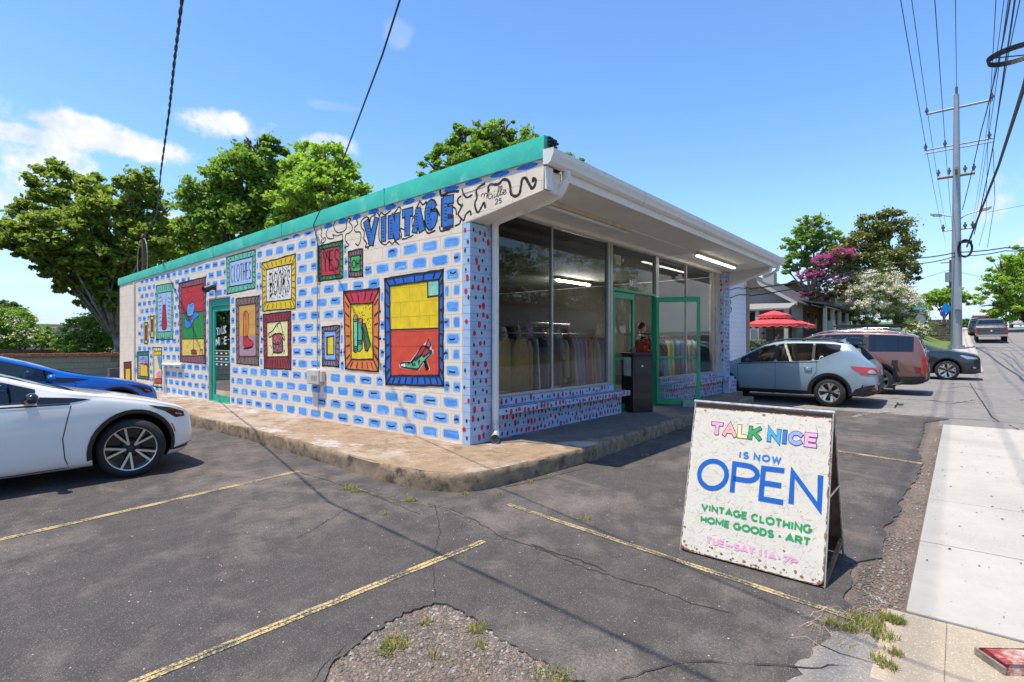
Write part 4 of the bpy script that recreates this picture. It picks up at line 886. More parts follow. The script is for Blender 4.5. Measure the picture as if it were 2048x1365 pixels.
# downspouts
b = MB(); sq = []
def pipe(b, pts, w=.045, d=.03):
    b.tube(pts, w, 8)
pipe(b, [(5.02, 3.40, 3.385), (5.02, 3.40, 3.30), (5.02, 3.44, 3.22), (5.02, 3.54, 3.13), (5.02, 3.62, 3.105), (5.02, 4.44, 2.97), (5.05, 4.51, 2.94), (5.09, 4.545, 2.86), (5.10, 4.55, 2.78), (5.10, 4.55, .46)])
ds = b.build('downspout', M_white, shop, smooth=40)
b = MB(); pts = [(5.10, 4.55, .47), (5.10, 4.548, .40), (5.085, 4.535, .33), (5.045, 4.50, .275), (4.99, 4.46, .25), (4.955, 4.43, .245)]
rs = [.047, .047, .048, .05, .054, .06]; P2 = []; R2 = []
for i in range(len(pts) - 1):
    for j in range(4): P2.append(tuple(Vector(pts[i]).lerp(Vector(pts[i + 1]), j / 4))); R2.append(rs[i] + (.004 if j % 2 else 0))
b.tube(P2, R2, 12, cap=False); b.build('corrugated_elbow', mat('bare aluminium', (.62, .62, .60), .35, .5), ds, smooth=60)
b = MB(); b.tube([(5.02, 3.44, 3.24), (5.02, 3.47, 3.18), (5.02, 3.53, 3.13)], [.052, .056, .052], 10); b.build('top_elbow', M_white, ds, smooth=40)
b = MB(); b.tube([(14.25, 3.40, 3.385), (14.25, 3.42, 3.25), (14.28, 3.56, 3.16), (14.3, 3.75, 3.10)], .04, 8); b.build('downspout', M_white, shop, smooth=40)

# painted brick column, knee walls and ledges (blue with red and black dots)
M_bb = mat('pale blue brick paint', srgb('#a9c2de'), .7, var=.1, scale=5, bump=.4, bscale=120, dirt=.3, dirtcol=srgb('#7f9fc9'), dscale=6, dthr=.55)
M_bd = mat('blue joint', srgb('#6f8cb5'), .8)
M_red = mat('red dot paint', srgb('#c8253c'), .6, var=.15, scale=20); M_navy = mat('dark dot paint', srgb('#1d2436'), .6, var=0)
def courses(name, x0, x1, y0, y1, z0, z1, h, L, parent):
    core = MB(); core.box(x0 + .004, x1 - .004, y0 + .004, y1 - .004, z0, z1); c = core.build(name, M_bd, parent)
    k = 0; z = z0
    while z < z1 - .01:
        zt = min(z + h, z1); xs_ = [x0]; x = x0 + (L / 2 if k % 2 else L)
        while x < x1 - .06: xs_.append(x); x += L
        xs_.append(x1)
        for a, cc in zip(xs_, xs_[1:]):
            b = MB(); j = rb.uniform(-.001, .001); b.box(a + (.0025 if a > x0 else 0), cc - (.0025 if cc < x1 else 0), y0 + j, y1, z + .0025, zt - .0025); b.build('brick', M_bb, c)
        z = zt; k += 1
    return c
courses('corner_column', WX, 5.085, 4.605, 4.733, .184, 2.925, .1016, .5, shop)
courses('far_column', 13.93, 14.36, 4.605, 4.90, .184, 3.26, .1016, .5, shop)
courses('knee_wall', 5.09, 8.42, 4.70, 4.92, .602, .715, .1016, .42, shop)
courses('knee_wall', 5.09, 8.62, 4.66, 4.92, .184, .512, .1016, .42, shop)
courses('knee_wall', 10.36, 14.0, 4.70, 4.92, .602, .70, .1016, .42, shop)
courses('knee_wall', 10.36, 13.93, 4.62, 4.92, .184, .512, .1016, .42, shop)
b = MB(); b.box(5.13, 8.66, 4.50, 4.92, .514, .600); lg = b.build('window_ledge', M_bb, shop, bevel=.006)
b = MB(); b.box(10.33, 14.2, 4.44, 4.92, .514, .600); b.build('window_ledge', M_bb, shop, bevel=.006)
b = MB(); b.box(13.8, 14.38, 4.44, 4.60, .184, .514); b.build('ledge_pier', M_bb, shop, bevel=.006)
dt = MB(); rd = random.Random(21)
def dot(fn, u, v, w, h, m):
    dt.cur = m; n = 9; dt.poly([fn(u + w * math.cos(2 * PI * i / n) * rd.uniform(.8, 1.1), v + h * math.sin(2 * PI * i / n) * rd.uniform(.8, 1.1)) for i in range(n)])
def dotfield(fn, u0, u1, v0, v1, s, big=1.55):
    rws = max(1, round((v1 - v0) / s)); cl = max(1, round((u1 - u0) / s))
    for i in range(rws):
        for j in range(cl):
            u = u0 + (j + .5 + (.25 if i % 2 else -.25)) * (u1 - u0) / cl + rd.uniform(-.25, .25) * s; v = v0 + (i + .5) * (v1 - v0) / rws + rd.uniform(-.22, .22) * s
            if u < u0 + .02 or u > u1 - .02: continue
            r = rd.random() < .55
            if r: dot(fn, u, v, .018 * big * rd.uniform(.8, 1.2), .024 * big * rd.uniform(.8, 1.35), 0)
            else: dot(fn, u, v, .011 * big, .017 * big * rd.uniform(.8, 1.3), 1)
fy = lambda Y: (lambda u, v: (u, Y, v))
dotfield(fy(4.6025), WX + .02, 5.04, .2, 2.9, .115); dotfield(lambda u, v: (WX - .0025, u, v), 4.607, 4.73, .2, 2.9, .12)
for (xa, xb, ym, yl) in ((5.16, 8.6, 4.6575, 4.4975), (10.4, 13.9, 4.6175, 4.4375)):
    dotfield(fy(ym), xa, xb, .19, .5, .095); dotfield(fy(yl), xa, xb, .515, .6, .09); dotfield(fy(4.6975), xa + .02, xb - .3, .605, .71, .1); dotfield(lambda u, v, yl=yl: (u, v, .6025), xa, xb, yl, 4.69, .1)
dotfield(fy(4.6025), 13.95, 14.34, .6, 3.2, .105); dotfield(lambda u, v: (13.9275, u, v), 4.62, 4.75, .7, 3.1, .12); dotfield(fy(4.4375), 13.9, 14.36, .2, .5, .1)
o = dt.build('paint_dots', [M_red, M_navy], shop); o['kind'] = 'stuff'; o['label'] = 'red and black paint dots on the pale blue brickwork'

# window frames and panes
b = MB()
def fr(x0, x1, z0, z1, y0=4.72, y1=4.80): b.box(x0, x1, y0, y1, z0, z1)
for x0, x1 in ((5.10, 5.20), (8.27, 8.33), (8.345, 8.43), (10.19, 10.33)): fr(x0, x1, .717 if x0 < 8.34 or x0 > 10 else .19, 3.272)
for x0, x1 in ((6.595, 6.63), (11.80, 11.84)): fr(x0, x1, .717, 3.212, 4.735, 4.79)
fr(5.2, 8.27, .717, .757, 4.71, 4.80); fr(10.33, 13.5, .702, .742, 4.71, 4.80); fr(5.2, 14, 3.21, 3.272, 4.742, 4.80); fr(13.5, 13.58, .702, 3.27)
b.build('window_frame', M_alu, shop, bevel=.004)
b = MB(); b.box(13.585, 13.925, 4.70, 4.86, .6, 3.27); b.build('stone_jamb', mat('pale jamb', (.50, .44, .36), .8, var=.2, scale=7, bump=.3), shop)
for (x0, x1, z0, z1) in ((5.2, 6.6, .757, 3.21), (6.63, 8.27, .757, 3.21), (8.43, 10.19, 2.43, 3.21), (10.33, 11.8, .742, 3.21), (11.84, 13.5, .742, 3.21)):
    b = MB(); b.quad((x0 + .001, 4.762, z0 + .001), (x1 - .001, 4.762, z0 + .001), (x1 - .001, 4.762, z1 - .001), (x0 + .001, 4.762, z1 - .001)); b.build('window_pane', M_glass, shop)
b = MB(); fr(8.43, 10.19, 2.385, 2.43, 4.715, 4.80); fr(8.43, 8.475, .19, 2.385, 4.715, 4.80); fr(10.145, 10.19, .19, 2.385, 4.715, 4.80); fr(8.475, 10.145, .19, .205, 4.70, 4.82); df = b.build('door_frame', M_green, shop, bevel=.003)
def door(parent, M, w=.815, m=None, mg=None, zt=2.36, handle=True):
    m = m or M_green; b = MB()
    for (x0, x1, z0, z1) in ((0, .055, .215, zt), (w - .07, w, .215, zt), (.055, w - .07, zt - .10, zt), (.055, w - .07, .215, .32)): b.box(x0, x1, -.022, .022, z0, z1, M)
    if handle: b.box(.055, w - .07, -.012, .012, 1.13, 1.175, M)
    d_ = b.build('door', m, parent, bevel=.003)
    b = MB(); q = [M @ Vector(p) for p in ((.056, 0, .321), (w - .071, 0, .321), (w - .071, 0, zt - .101), (.056, 0, zt - .101))]; b.quad(*q); b.build('door_pane', mg or M_glass, d_)
    b = MB(); b.box(w - .055, w - .02, -.05, -.023, 1.12, 1.36, M) if handle else None
    if handle: b.build('door_lock', mat('lock grey', (.2, .2, .2), .4, .7), d_)
    return d_
door(shop, Matrix.Translation((8.48, 4.757, 0)), .80)
HD = Matrix.Translation((10.17, 4.705, 0)) @ Matrix.Rotation(math.atan2(-.75, .36), 4, 'Z')
od = door(shop, HD, .84, zt=2.37); od['label'] = 'green framed glass door swung wide open'
b = MB(); b.box(.04, .70, -.03, -.024, .70, .72, HD); b.build('push_bar', M_green, od)
b = MB(); b.box(.5, .95, -.18, .02, .19, .30, HD)
for i in range(5): b.box(.5, .95, -.186, -.181, .205 + i * .018, .212 + i * .018, HD)
# wood crate like panel leaning under the open door
tag(b.build('slatted_crate', mat('weathered white slats', (.42, .42, .40), .8, var=.2, scale=15)), 'low weathered white slatted crate at the foot of the open green door', 'crate')
# house number on the transom pane
def glyphs(b, txt, fn, h, w, t, gap=.25):
    for ch, a, ww in layout(txt, gap):
        for st in GL[ch]:
            pts = [(x * ww * w + a * w, y * h) for x, y in st]
            for p, q in zip(pts, pts[1:]):
                p = Vector(p); q = Vector(q); d = (q - p).normalized() * t * .45 if (q - p).length > 1e-6 else Vector((t * .4, 0)); n = Vector((-d.y, d.x)) * 1.1; p = p - d; q = q + d
                b.add([fn(*(p + n)), fn(*(p - n)), fn(*(q - n)), fn(*(q + n))], [(0, 1, 2, 3)])
    return b
for i, ch in enumerate('730'):
    b = MB(); x = 9.13 + i * .105; b.quad((x, 4.7595, 2.52), (x + .095, 4.7595, 2.52), (x + .095, 4.7595, 2.66), (x, 4.7595, 2.66)); pl = b.build('number_plate', mat('plate white', (.75, .75, .72), .5, var=0), shop)
    b = MB(); glyphs(b, ch, lambda u, v, x=x: (x + .02 + u, 4.758, 2.535 + v), .11, .055, .02); b.build('digit', M_black, pl)
# emergency light behind the transom
b = MB(); b.box(8.75, 8.98, 4.86, 4.93, 2.9, 3.08); b.box(8.68, 8.75, 4.84, 4.92, 3.0, 3.08); b.box(8.98, 9.07, 4.84, 4.92, 2.97, 3.04); b.build('emergency_light', mat('ivory plastic', (.6, .58, .52), .5), shop, bevel=.01)
# strip lights under the canopy
M_tube = mat('lit tube', (1, .99, .95), .5, var=0, emit=5.); M_tubeoff = mat('unlit tube', (.75, .74, .70), .4, var=0); M_fix = mat('lamp channel', (.62, .54, .42), .6, var=.2, scale=4)
for x0, x1, mt in ((5.62, 7.95, M_tubeoff), (10.85, 13.3, M_tube)):
    b = MB(); b.prism([(x0, 4.10, 3.318), (x0, 4.11, 3.262), (x0, 4.19, 3.258), (x0, 4.20, 3.312)], (x1 - x0, 0, 0)); fx = b.build('strip_light', M_fix, shop)
    if mt is M_tube: fx['label'] = 'lit strip light under the canopy'
    for yy in (4.13, 4.17): b = MB(); b.tube([(x0 + .05, yy, 3.243), (x1 - .05, yy, 3.243)], .014, 8); b.build('lamp_tube', mt, fx, smooth=True)
b = MB(); b.tube([(7.95, 4.15, 3.305), (10.85, 4.15, 3.305)], .011, 6); b.tube([(10.85, 4.15, 3.30), (10.6, 4.7, 3.262)], .008, 5); b.build('conduit', M_cream, shop)

# teal side door in its deep opening
b = MB(); X = WX + .06
b.box(X - .02, X + .06, DOOR[0], DOOR[0] + .05, .17, 2.39); b.box(X - .02, X + .06, DOOR[1] - .05, DOOR[1], .17, 2.39); b.box(X - .02, X + .06, DOOR[0] + .05, DOOR[1] - .05, 2.24, 2.39); b.box(X - .05, X + .07, DOOR[0], DOOR[1], .165, .2)
sd = b.build('side_door_frame', M_teal, shop, bevel=.004)
SM = Matrix.Translation((X + .02, DOOR[0] + .055, 0)) @ Matrix.Rotation(PI / 2, 4, 'Z'); b = MB(); w = DOOR[1] - DOOR[0] - .11
for (x0, x1, z0, z1) in ((0, .08, .2, 2.235), (w - .10, w, .2, 2.235), (.08, w - .10, 2.13, 2.235), (.08, w - .10, .2, .33)): b.box(x0, x1, -.02, .02, z0, z1, SM)
b.box(.02, .12, -.03, .035, 1.05, 1.28, SM)
sdo = b.build('side_door', M_teal, sd, bevel=.003); b = MB(); b.quad(*[SM @ Vector(p) for p in ((.081, 0, .331), (w - .101, 0, .331), (w - .101, 0, 2.129), (.081, 0, 2.129))]); b.build('side_door_pane', M_glass, sd)
M_wt = mat('window lettering', (.8, .8, .78), .5, var=0)
b = MB(); fnS = lambda y0, z0, sk=0: (lambda u, v: (X + .014, y0 - u, z0 + v + u * sk))
glyphs(b, 'TALK', fnS(12.36, 1.62, .10), .14, .46, .028); glyphs(b, 'NICE', fnS(12.40, 1.40, .06), .14, .52, .028)
for i, ch in enumerate('VINTAGE'): glyphs(b, ch, fnS(12.50, 1.86 - i * .085), .06, .05, .014)
for i in range(3):
    z = 1.28 - i * .12; b.quad((X + .014, 12.45, z), (X + .014, 11.72, z), (X + .014, 11.72, z + .008), (X + .014, 12.45, z + .008))
    for j in range(3): glyphs(b, 'X', fnS(12.38 - j * .22, z - .07), .04, .05, .012) if 'X' in GL else b.quad((X + .014, 12.40 - j * .24, z - .07), (X + .014, 12.32 - j * .24, z - .07), (X + .014, 12.32 - j * .24, z - .04), (X + .014, 12.40 - j * .24, z - .04))
b.build('door_lettering', M_wt, sd)['label'] = 'white hand lettering TALK NICE on the side door glass'

# small fittings on the side wall
b = MB(); q0 = on_x(624, 738, WX); q1 = on_x(648, 770, WX); b.box(WX - .10, WX - .003, q1.y, q0.y, q1.z, q0.z); bx = b.build('meter_box', mat('grey beige plastic', (.58, .53, .46), .5), shop, bevel=.02)
b = MB()
for i in range(4): b.box(WX - .106, WX - .1, q1.y + .06 + i * .05, q1.y + .075 + i * .05, q1.z + .07, q0.z - .1)
b.build('box_vent', mat('dark slot', (.3, .27, .24), .7), bx)
b = MB(); b.box(WX - .08, WX - .003, q1.y - .06, q1.y - .003, q1.z + .05, q0.z - .02); b.build('box_side', mat('grey beige plastic', (.6, .5, .4)), bx, bevel=.01)
b = MB(); y = (q0.y + q1.y) / 2 - .03; b.tube([(WX - .03, y, q0.z), (WX - .03, y, 3.2)], .008, 5); b.tube([(WX - .025, y - .02, q1.z), (WX - .025, y - .02, .35), (WX - .0, y - .05, .3)], .007, 5); b.build('grey_cable', mat('grey cable', (.35, .33, .3), .6), shop)
b = MB(); yy = on_x(333, 730, WX).y; za = on_x(333, 730, WX).z; b.tube([(WX - .05, yy, .2), (WX - .05, yy, za)], .03, 7); b.tube([(WX - .05, yy + .1, za + .01), (WX - .05, on_x(368, 730, WX).y, za + .02)], .035, 7); b.build('drain_pipe', M_white, shop, smooth=40)
b = MB(); yy = on_x(271, 600, WX).y; b.tube([(WX - .03, yy, .2), (WX - .03, yy, 3.15)], .022, 7); b.build('conduit', M_cream, shop)
# floodlight over the side door
fl = on_x(431, 577, WX); b = MB(); b.box(WX - .08, WX - .003, fl.y - .05, fl.y + .05, fl.z - .04, fl.z + .06)
for s in (-1, 1): b.tube([(WX - .05, fl.y, fl.z), (WX - .13, fl.y + s * .12, fl.z + .01)], .02, 6); b.lathe([(.0, 0), (.05, .01), (.075, .12), (.07, .12), (0, .1)], Matrix.Translation((WX - .11, fl.y + s * .10, fl.z + .02)) @ Matrix.Rotation(R(-125), 4, 'Y') @ Matrix.Rotation(R(s * 30), 4, 'X'), 12)
b.build('floodlight', mat('dark lamp metal', (.06, .055, .05), .4, .5), shop, smooth=40)
# service mast with drip loops on the roof
mp = on_x(287, 468, 4.95); b = MB(); b.tube([(4.95, mp.y, 3.2), (4.95, mp.y, mp.z - .15)], .045, 8); b.ball((4.95, mp.y, mp.z - .1), (.07, .07, .1)); ms = b.build('service_mast', mat('rusty pipe', (.16, .07, .045), .8, var=.25, scale=12), shop, smooth=40)
b = MB()
for s, rr2 in ((-1, .42), (1, .36)):
    b.tube([(4.93, mp.y - s * (.05 + rr2 * math.sin(t) ** .8 * 1), mp.z - .15 - .62 + .62 * math.cos(t)) for t in [PI * i / 12 for i in range(13)]], .012, 5)
b.build('drip_loop', mat('grey wire', (.3, .3, .3), .5), ms)

# right, back and rear walls, floor, ceiling inside
b = MB(); b.box(14.4, 14.6, 4.95, 19.2, 0, 3.3); b.build('end_wall', M_white, shop)
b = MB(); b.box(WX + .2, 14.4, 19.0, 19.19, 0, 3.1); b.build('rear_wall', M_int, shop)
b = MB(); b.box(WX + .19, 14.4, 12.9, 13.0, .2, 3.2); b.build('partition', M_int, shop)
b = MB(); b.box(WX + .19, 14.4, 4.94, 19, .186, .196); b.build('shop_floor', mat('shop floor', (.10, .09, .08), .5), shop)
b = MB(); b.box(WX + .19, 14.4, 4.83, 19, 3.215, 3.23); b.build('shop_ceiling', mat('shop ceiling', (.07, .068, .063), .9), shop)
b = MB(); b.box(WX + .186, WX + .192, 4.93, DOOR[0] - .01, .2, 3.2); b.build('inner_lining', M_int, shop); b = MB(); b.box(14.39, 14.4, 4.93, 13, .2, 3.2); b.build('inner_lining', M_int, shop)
# ceiling strip lights inside the shop
for (x, y) in ((11.6, 8.2),):
    c = thing('ceiling_light', 'lit ceiling strip light ' + ('nearest the right shop window' if y < 7 else 'over the middle of the right half of the shop' if y < 9 else 'at the back of the shop'), 'light', (x, y, 3.2))
    b = MB(); b.box(x, x + 1.7, y - .06, y + .06, 3.14, 3.212); b.build('housing', M_fix, c); b = MB(); b.tube([(x + .05, y, 3.115), (x + 1.65, y, 3.115)], .02, 8); b.build('tube', mat('lit shop tube', (1, .97, .9), .5, var=0, emit=330.), c)

# ---- clothes racks and clothes
M_chrome = mat('chrome', (.6, .6, .6), .25, 1., var=0); M_wood = mat('hanger wood', (.42, .27, .13), .6)
def rack(x0, x1, y, z, label):
    c = thing('clothes_rack', label, 'clothes rack', (x0, y, .196)); b = MB()
    b.tube([(x0, y, z), (x1, y, z)], .016, 8)
    b.build('rail', M_chrome, c)
    for x in (x0 + .02, x1 - .02):
        b = MB(); b.tube([(x, y, .23), (x, y, z)], .014, 8); b.tube([(x, y - .25, .22), (x, y + .25, .22)], .014, 8); b.build('leg', M_chrome, c)
def garment(x, y, zt, w, L, col, kind, label, rot, seed, group=None, metal=None):
    c = thing('hanging_garment', label, 'clothes', (x, y, zt), rot, group); r = random.Random(seed); b = MB(); th = .045
    col = tuple(min(.8, q * 1.45) for q in col); m = mat('cloth ' + str([round(q, 2) for q in col]), col, .85, var=.12, scale=9, bump=.3, bscale=30)
    n = 18; k = 9; V = []
    for i in range(k):
        t = i / (k - 1); z = -.03 - L * t
        wd = w * (1. if kind != 'dress' else .85 + .5 * t); wd = w * .32 + (wd - w * .32) * min(1, t * 7) if t < .15 else wd
        for j in range(n):
            a = 2 * PI * j / n; fold = 1 + .55 * t * math.sin(a * 5 + seed) + .25 * t * math.sin(a * 9 + seed * 2)
            V.append((wd / 2 * math.cos(a) * (1 + .04 * math.sin(7 * t + seed)), th * (.6 + .9 * t) * fold * math.sin(a), z))
    b.add(V, [(i * n + j, (i + 1) * n + j, (i + 1) * n + (j + 1) % n, i * n + (j + 1) % n) for i in range(k - 1) for j in range(n)] + [tuple(range(n))])
    if kind in ('jacket', 'shirt'):
        for s in (-1, 1):
            Ls = L * (.82 if kind == 'jacket' else .4); b.tube([(s * w * .38, 0, -.07), (s * w * .55, .01, -.2), (s * w * .62, .015, -.07 - Ls * .6), (s * w * .64, 0, -.07 - Ls)], [.05, .065, .055, .045], 8)
    if kind == 'trousers': pass
    b.build('cloth', m, c, smooth=60, local=True)
    b = MB(); b.tube([(-w * .42, 0, -.06), (0, 0, .0), (w * .42, 0, -.06)], .009, 5); b.tube([(0, 0, 0), (0, 0, .05), (.02, 0, .075), (0, 0, .09), (-.02, 0, .08)], .004, 4); b.build('hanger', M_wood, c, local=True)
    return c
ZR = on_y(1100, 668, 5.55).z
rack(5.45, 8.9, 5.55, ZR, 'chrome clothes rail along the left shop window'); rack(10.4, 13.6, 5.55, ZR, 'chrome clothes rail along the right shop window'); rack(6.0, 9.0, 7.2, ZR + .03, 'chrome clothes rail in the second row of the shop')
G1 = [(1010, .46, .95, (.30, .185, .055), 'jacket', 'mustard jacket nearest the corner in the shop window', .1), (1044, .44, 1.28, (.28, .17, .05), 'jacket', 'long mustard coat hanging beside the mustard jacket', .15), (1062, .32, .62, (.03, .03, .05), 'dress', 'short black dress right of the mustard coat', 1.1),
      (1072, .34, 1.05, (.70, .72, .78), 'dress', 'long white dress, the left of two in the window', .9), (1082, .3, .9, (.05, .05, .08), 'shirt', 'dark shirt between the two white dresses', 1.2), (1090, .34, 1.05, (.68, .68, .74), 'dress', 'long white dress with lavender dress beside it', 1.0), (1097, .3, 1.12, (.45, .36, .60), 'dress', 'lavender dress by the thin window bar', 1.1),
      (1112, .3, .85, (.16, .15, .15), 'shirt', 'charcoal shirt right of the thin window bar', 1.3), (1122, .3, .8, (.28, .21, .14), 'jacket', 'brown jacket on the window rail', 1.2), (1132, .3, .95, (.12, .09, .07), 'jacket', 'dark brown jacket on the window rail', 1.25), (1143, .32, 1.05, (.52, .47, .38), 'dress', 'beige dress on the window rail', 1.1), (1150, .3, 1.1, (.55, .32, .55), 'dress', 'mauve dress beside the beige dress', 1.2),
      (1158, .3, 1.15, (.30, .45, .60), 'dress', 'light blue dress beside the mauve dress', 1.2), (1166, .32, 1.05, (.62, .22, .32), 'dress', 'pink dress on the window rail', 1.0), (1175, .3, 1.05, (.60, .42, .40), 'dress', 'dusty rose dress on the window rail', 1.2), (1182, .32, .85, (.65, .30, .16), 'dress', 'orange dress on the window rail', 1.0), (1190, .3, 1., (.40, .42, .30), 'dress', 'sage dress right of the orange dress', 1.3), (1200, .34, 1.0, (.06, .10, .35), 'dress', 'royal blue patterned dress near the door frame', .9), (1210, .3, .8, (.55, .20, .35), 'shirt', 'magenta shirt near the door frame', 1.2)]
for i, (px, w, L, col, kd, lab, rz) in enumerate(G1):
    p = on_y(px, 668, 5.55 if i > 1 else 5.25); garment(p.x, p.y, ZR - .05 + (0 if i > 1 else -.02), w, L, col, kd, lab, rz, i * 7 + 1)
G2 = [(1318, (.08, .12, .30), 'navy shirt by the open door'), (1326, (.10, .25, .50), 'bright blue shirt'), (1333, (.55, .55, .12), 'yellow green top'), (1340, (.12, .2, .45), 'blue denim jacket'), (1347, (.45, .18, .10), 'rust shirt'), (1353, (.15, .35, .55), 'sky blue blouse'), (1360, (.3, .12, .08), 'dark rust jacket'), (1367, (.2, .2, .22), 'grey shirt'), (1374, (.5, .5, .52), 'pale grey shirt'), (1383, (.55, .56, .55), 'off white shirt'), (1392, (.5, .48, .45), 'ecru dress')]
for i, (px, col, lab) in enumerate(G2):
    p = on_y(px, 668, 5.55); garment(p.x, p.y, ZR - .05, .32, .85 + .2 * (i % 3) / 2, col, ('shirt', 'dress', 'jacket')[i % 3], lab + ' on the rail in the right shop window', 1.2, 100 + i)
r_ = random.Random(31)
for i in range(22):
    x = 6.2 + i * .125; col = random.Random(i * 3).choice([(.3, .1, .1), (.1, .12, .3), (.05, .05, .05), (.4, .35, .2), (.5, .45, .4), (.35, .12, .25), (.1, .3, .25)])
    garment(x, 7.2, ZR - .03, .36, r_.uniform(.6, 1.), col, 'shirt', '%s shirt, one of those packed on the second rail' % {(.3, .1, .1): 'dull red', (.1, .12, .3): 'navy', (.05, .05, .05): 'black', (.4, .35, .2): 'khaki', (.5, .45, .4): 'oatmeal', (.35, .12, .25): 'plum', (.1, .3, .25): 'sea green'}[col], 1.3 + r_.uniform(-.1, .1), 200 + i, 'garments on the second rail')
rack(6.6, 9.4, 6.3, ZR + .22, 'tall chrome clothes rail close behind the left shop window')
cols3 = [((.30, .04, .05), 'crimson'), ((.05, .06, .20), 'ink blue'), ((.55, .50, .42), 'cream'), ((.02, .02, .02), 'jet black'), ((.40, .22, .08), 'tan'), ((.10, .20, .12), 'forest green'), ((.5, .12, .28), 'fuchsia'), ((.22, .30, .45), 'denim'), ((.35, .30, .28), 'taupe'), ((.6, .45, .12), 'gold'), ((.25, .10, .30), 'purple'), ((.5, .5, .52), 'silver grey'), ((.14, .08, .05), 'chocolate'), ((.55, .28, .22), 'salmon')]
for i, (col, nm_) in enumerate(cols3): garment(6.75 + i * .19, 6.3, ZR + .17, .38, r_.uniform(.55, 1.15), col, ('jacket', 'dress', 'shirt')[i % 3], nm_ + ' garment on the tall rail behind the window row', 1.0 + r_.uniform(-.5, .5), 500 + i)
# long curtain-like dresses behind the side door glass
garment(WX + .75, 11.95, 1.25, .34, .85, (.42, .43, .16), 'dress', 'olive green dress hung inside the side door', .8, 301); garment(WX + .8, 12.25, 1.35, .36, .5, (.22, .19, .16), 'jacket', 'brown jacket hung inside the side door', .8, 302)

# ---- black drop box by the door
bc = on_z(1266, 826.5, .186); bl = on_z(1237, 820, .186); br = on_z(1287, 821, .186)
c = thing('parcel_box', 'tall black metal drop box with a paper notice beside the open doors', 'drop box', tuple(bc)); H_ = 1.08
d1 = (bl - bc); d2 = (br - bc); d2 = Vector((d1.y, -d1.x, 0)).normalized() * .42; d2 = d2 if d2.y > 0 or d2.x > 0 else -d2
d1 = d1.normalized() * .40
M_bx = mat('black powder coat', (.012, .012, .014), .38, .0, var=.1, coat=.2)
def bxq(b, u0, u1, v0, v1, z0, z1):
    P_ = [bc + d1 * u + d2 * v + Vector((0, 0, z)) for z in (z0, z1) for v in (v0, v1) for u in (u0, u1)]; b.add(P_, [(0, 2, 3, 1), (4, 5, 7, 6), (0, 1, 5, 4), (2, 6, 7, 3), (0, 4, 6, 2), (1, 3, 7, 5)])
b = MB(); bxq(b, 0, 1, 0, 1, 0, H_ - .06); b.build('box_body', M_bx, c, bevel=.006)
b = MB(); bxq(b, -.02, 1.03, -.02, 1.02, H_ - .055, H_); b.build('lid', M_bx, c, bevel=.01)
b = MB(); bxq(b, .18, .86, -.02, -.004, .66, 1.0); b.build('paper_notice', mat('paper', (.55, .54, .52), .8, var=.04), c)
b = MB()
for i, (a_, q_) in enumerate(((.3, .5), (.3, .7), (.3, .62), (.55, .75))): bxq(b, a_, q_, -.024, -.021, .86 - i * .03, .866 - i * .03)
b.build('notice_text', M_black, c)
b = MB(); bxq(b, -.012, -.004, .08, .92, .70, .98); b.build('drop_flap', mat('dark hatch', (.04, .036, .034), .4), c, bevel=.004)
b = MB(); P_ = bc + d2 * .45 - d1 * .02 + Vector((0, 0, .84)); b.ball(P_, (.02, .02, .02)); b.build('round_badge', M_wt, c); b = MB(); bxq(b, -.016, -.012, .1, .9, .655, .665); b.build('seam', M_black, c)

# ---- the person in the doorway
def limb_mesh(name, joints, edges, radii, m, parent, sub=2, root=0):
    me = bpy.data.meshes.new(name); me.from_pydata(joints, edges, []); o = bpy.data.objects.new(name, me); COL.objects.link(o)
    sk = o.modifiers.new('k', 'SKIN'); sk.use_smooth_shade = True
    for i, r in enumerate(radii): me.skin_vertices[0].data[i].radius = (r, r) if not isinstance(r, tuple) else r
    me.skin_vertices[0].data[root].use_root = True
    sb = o.modifiers.new('s', 'SUBSURF'); sb.levels = sb.render_levels = sub
    bpy.context.view_layer.update(); ev = o.evaluated_get(bpy.context.evaluated_depsgraph_get()); nm = bpy.data.meshes.new_from_object(ev)
    bpy.data.objects.remove(o); nm.materials.clear(); nm.materials.append(m); nm.polygons.foreach_set('use_smooth', [True] * len(nm.polygons))
    o = bpy.data.objects.new(name, nm); COL.objects.link(o); o.parent = parent; return o
M_skin = mat('skin', (.50, .28, .19), .5, var=.05)
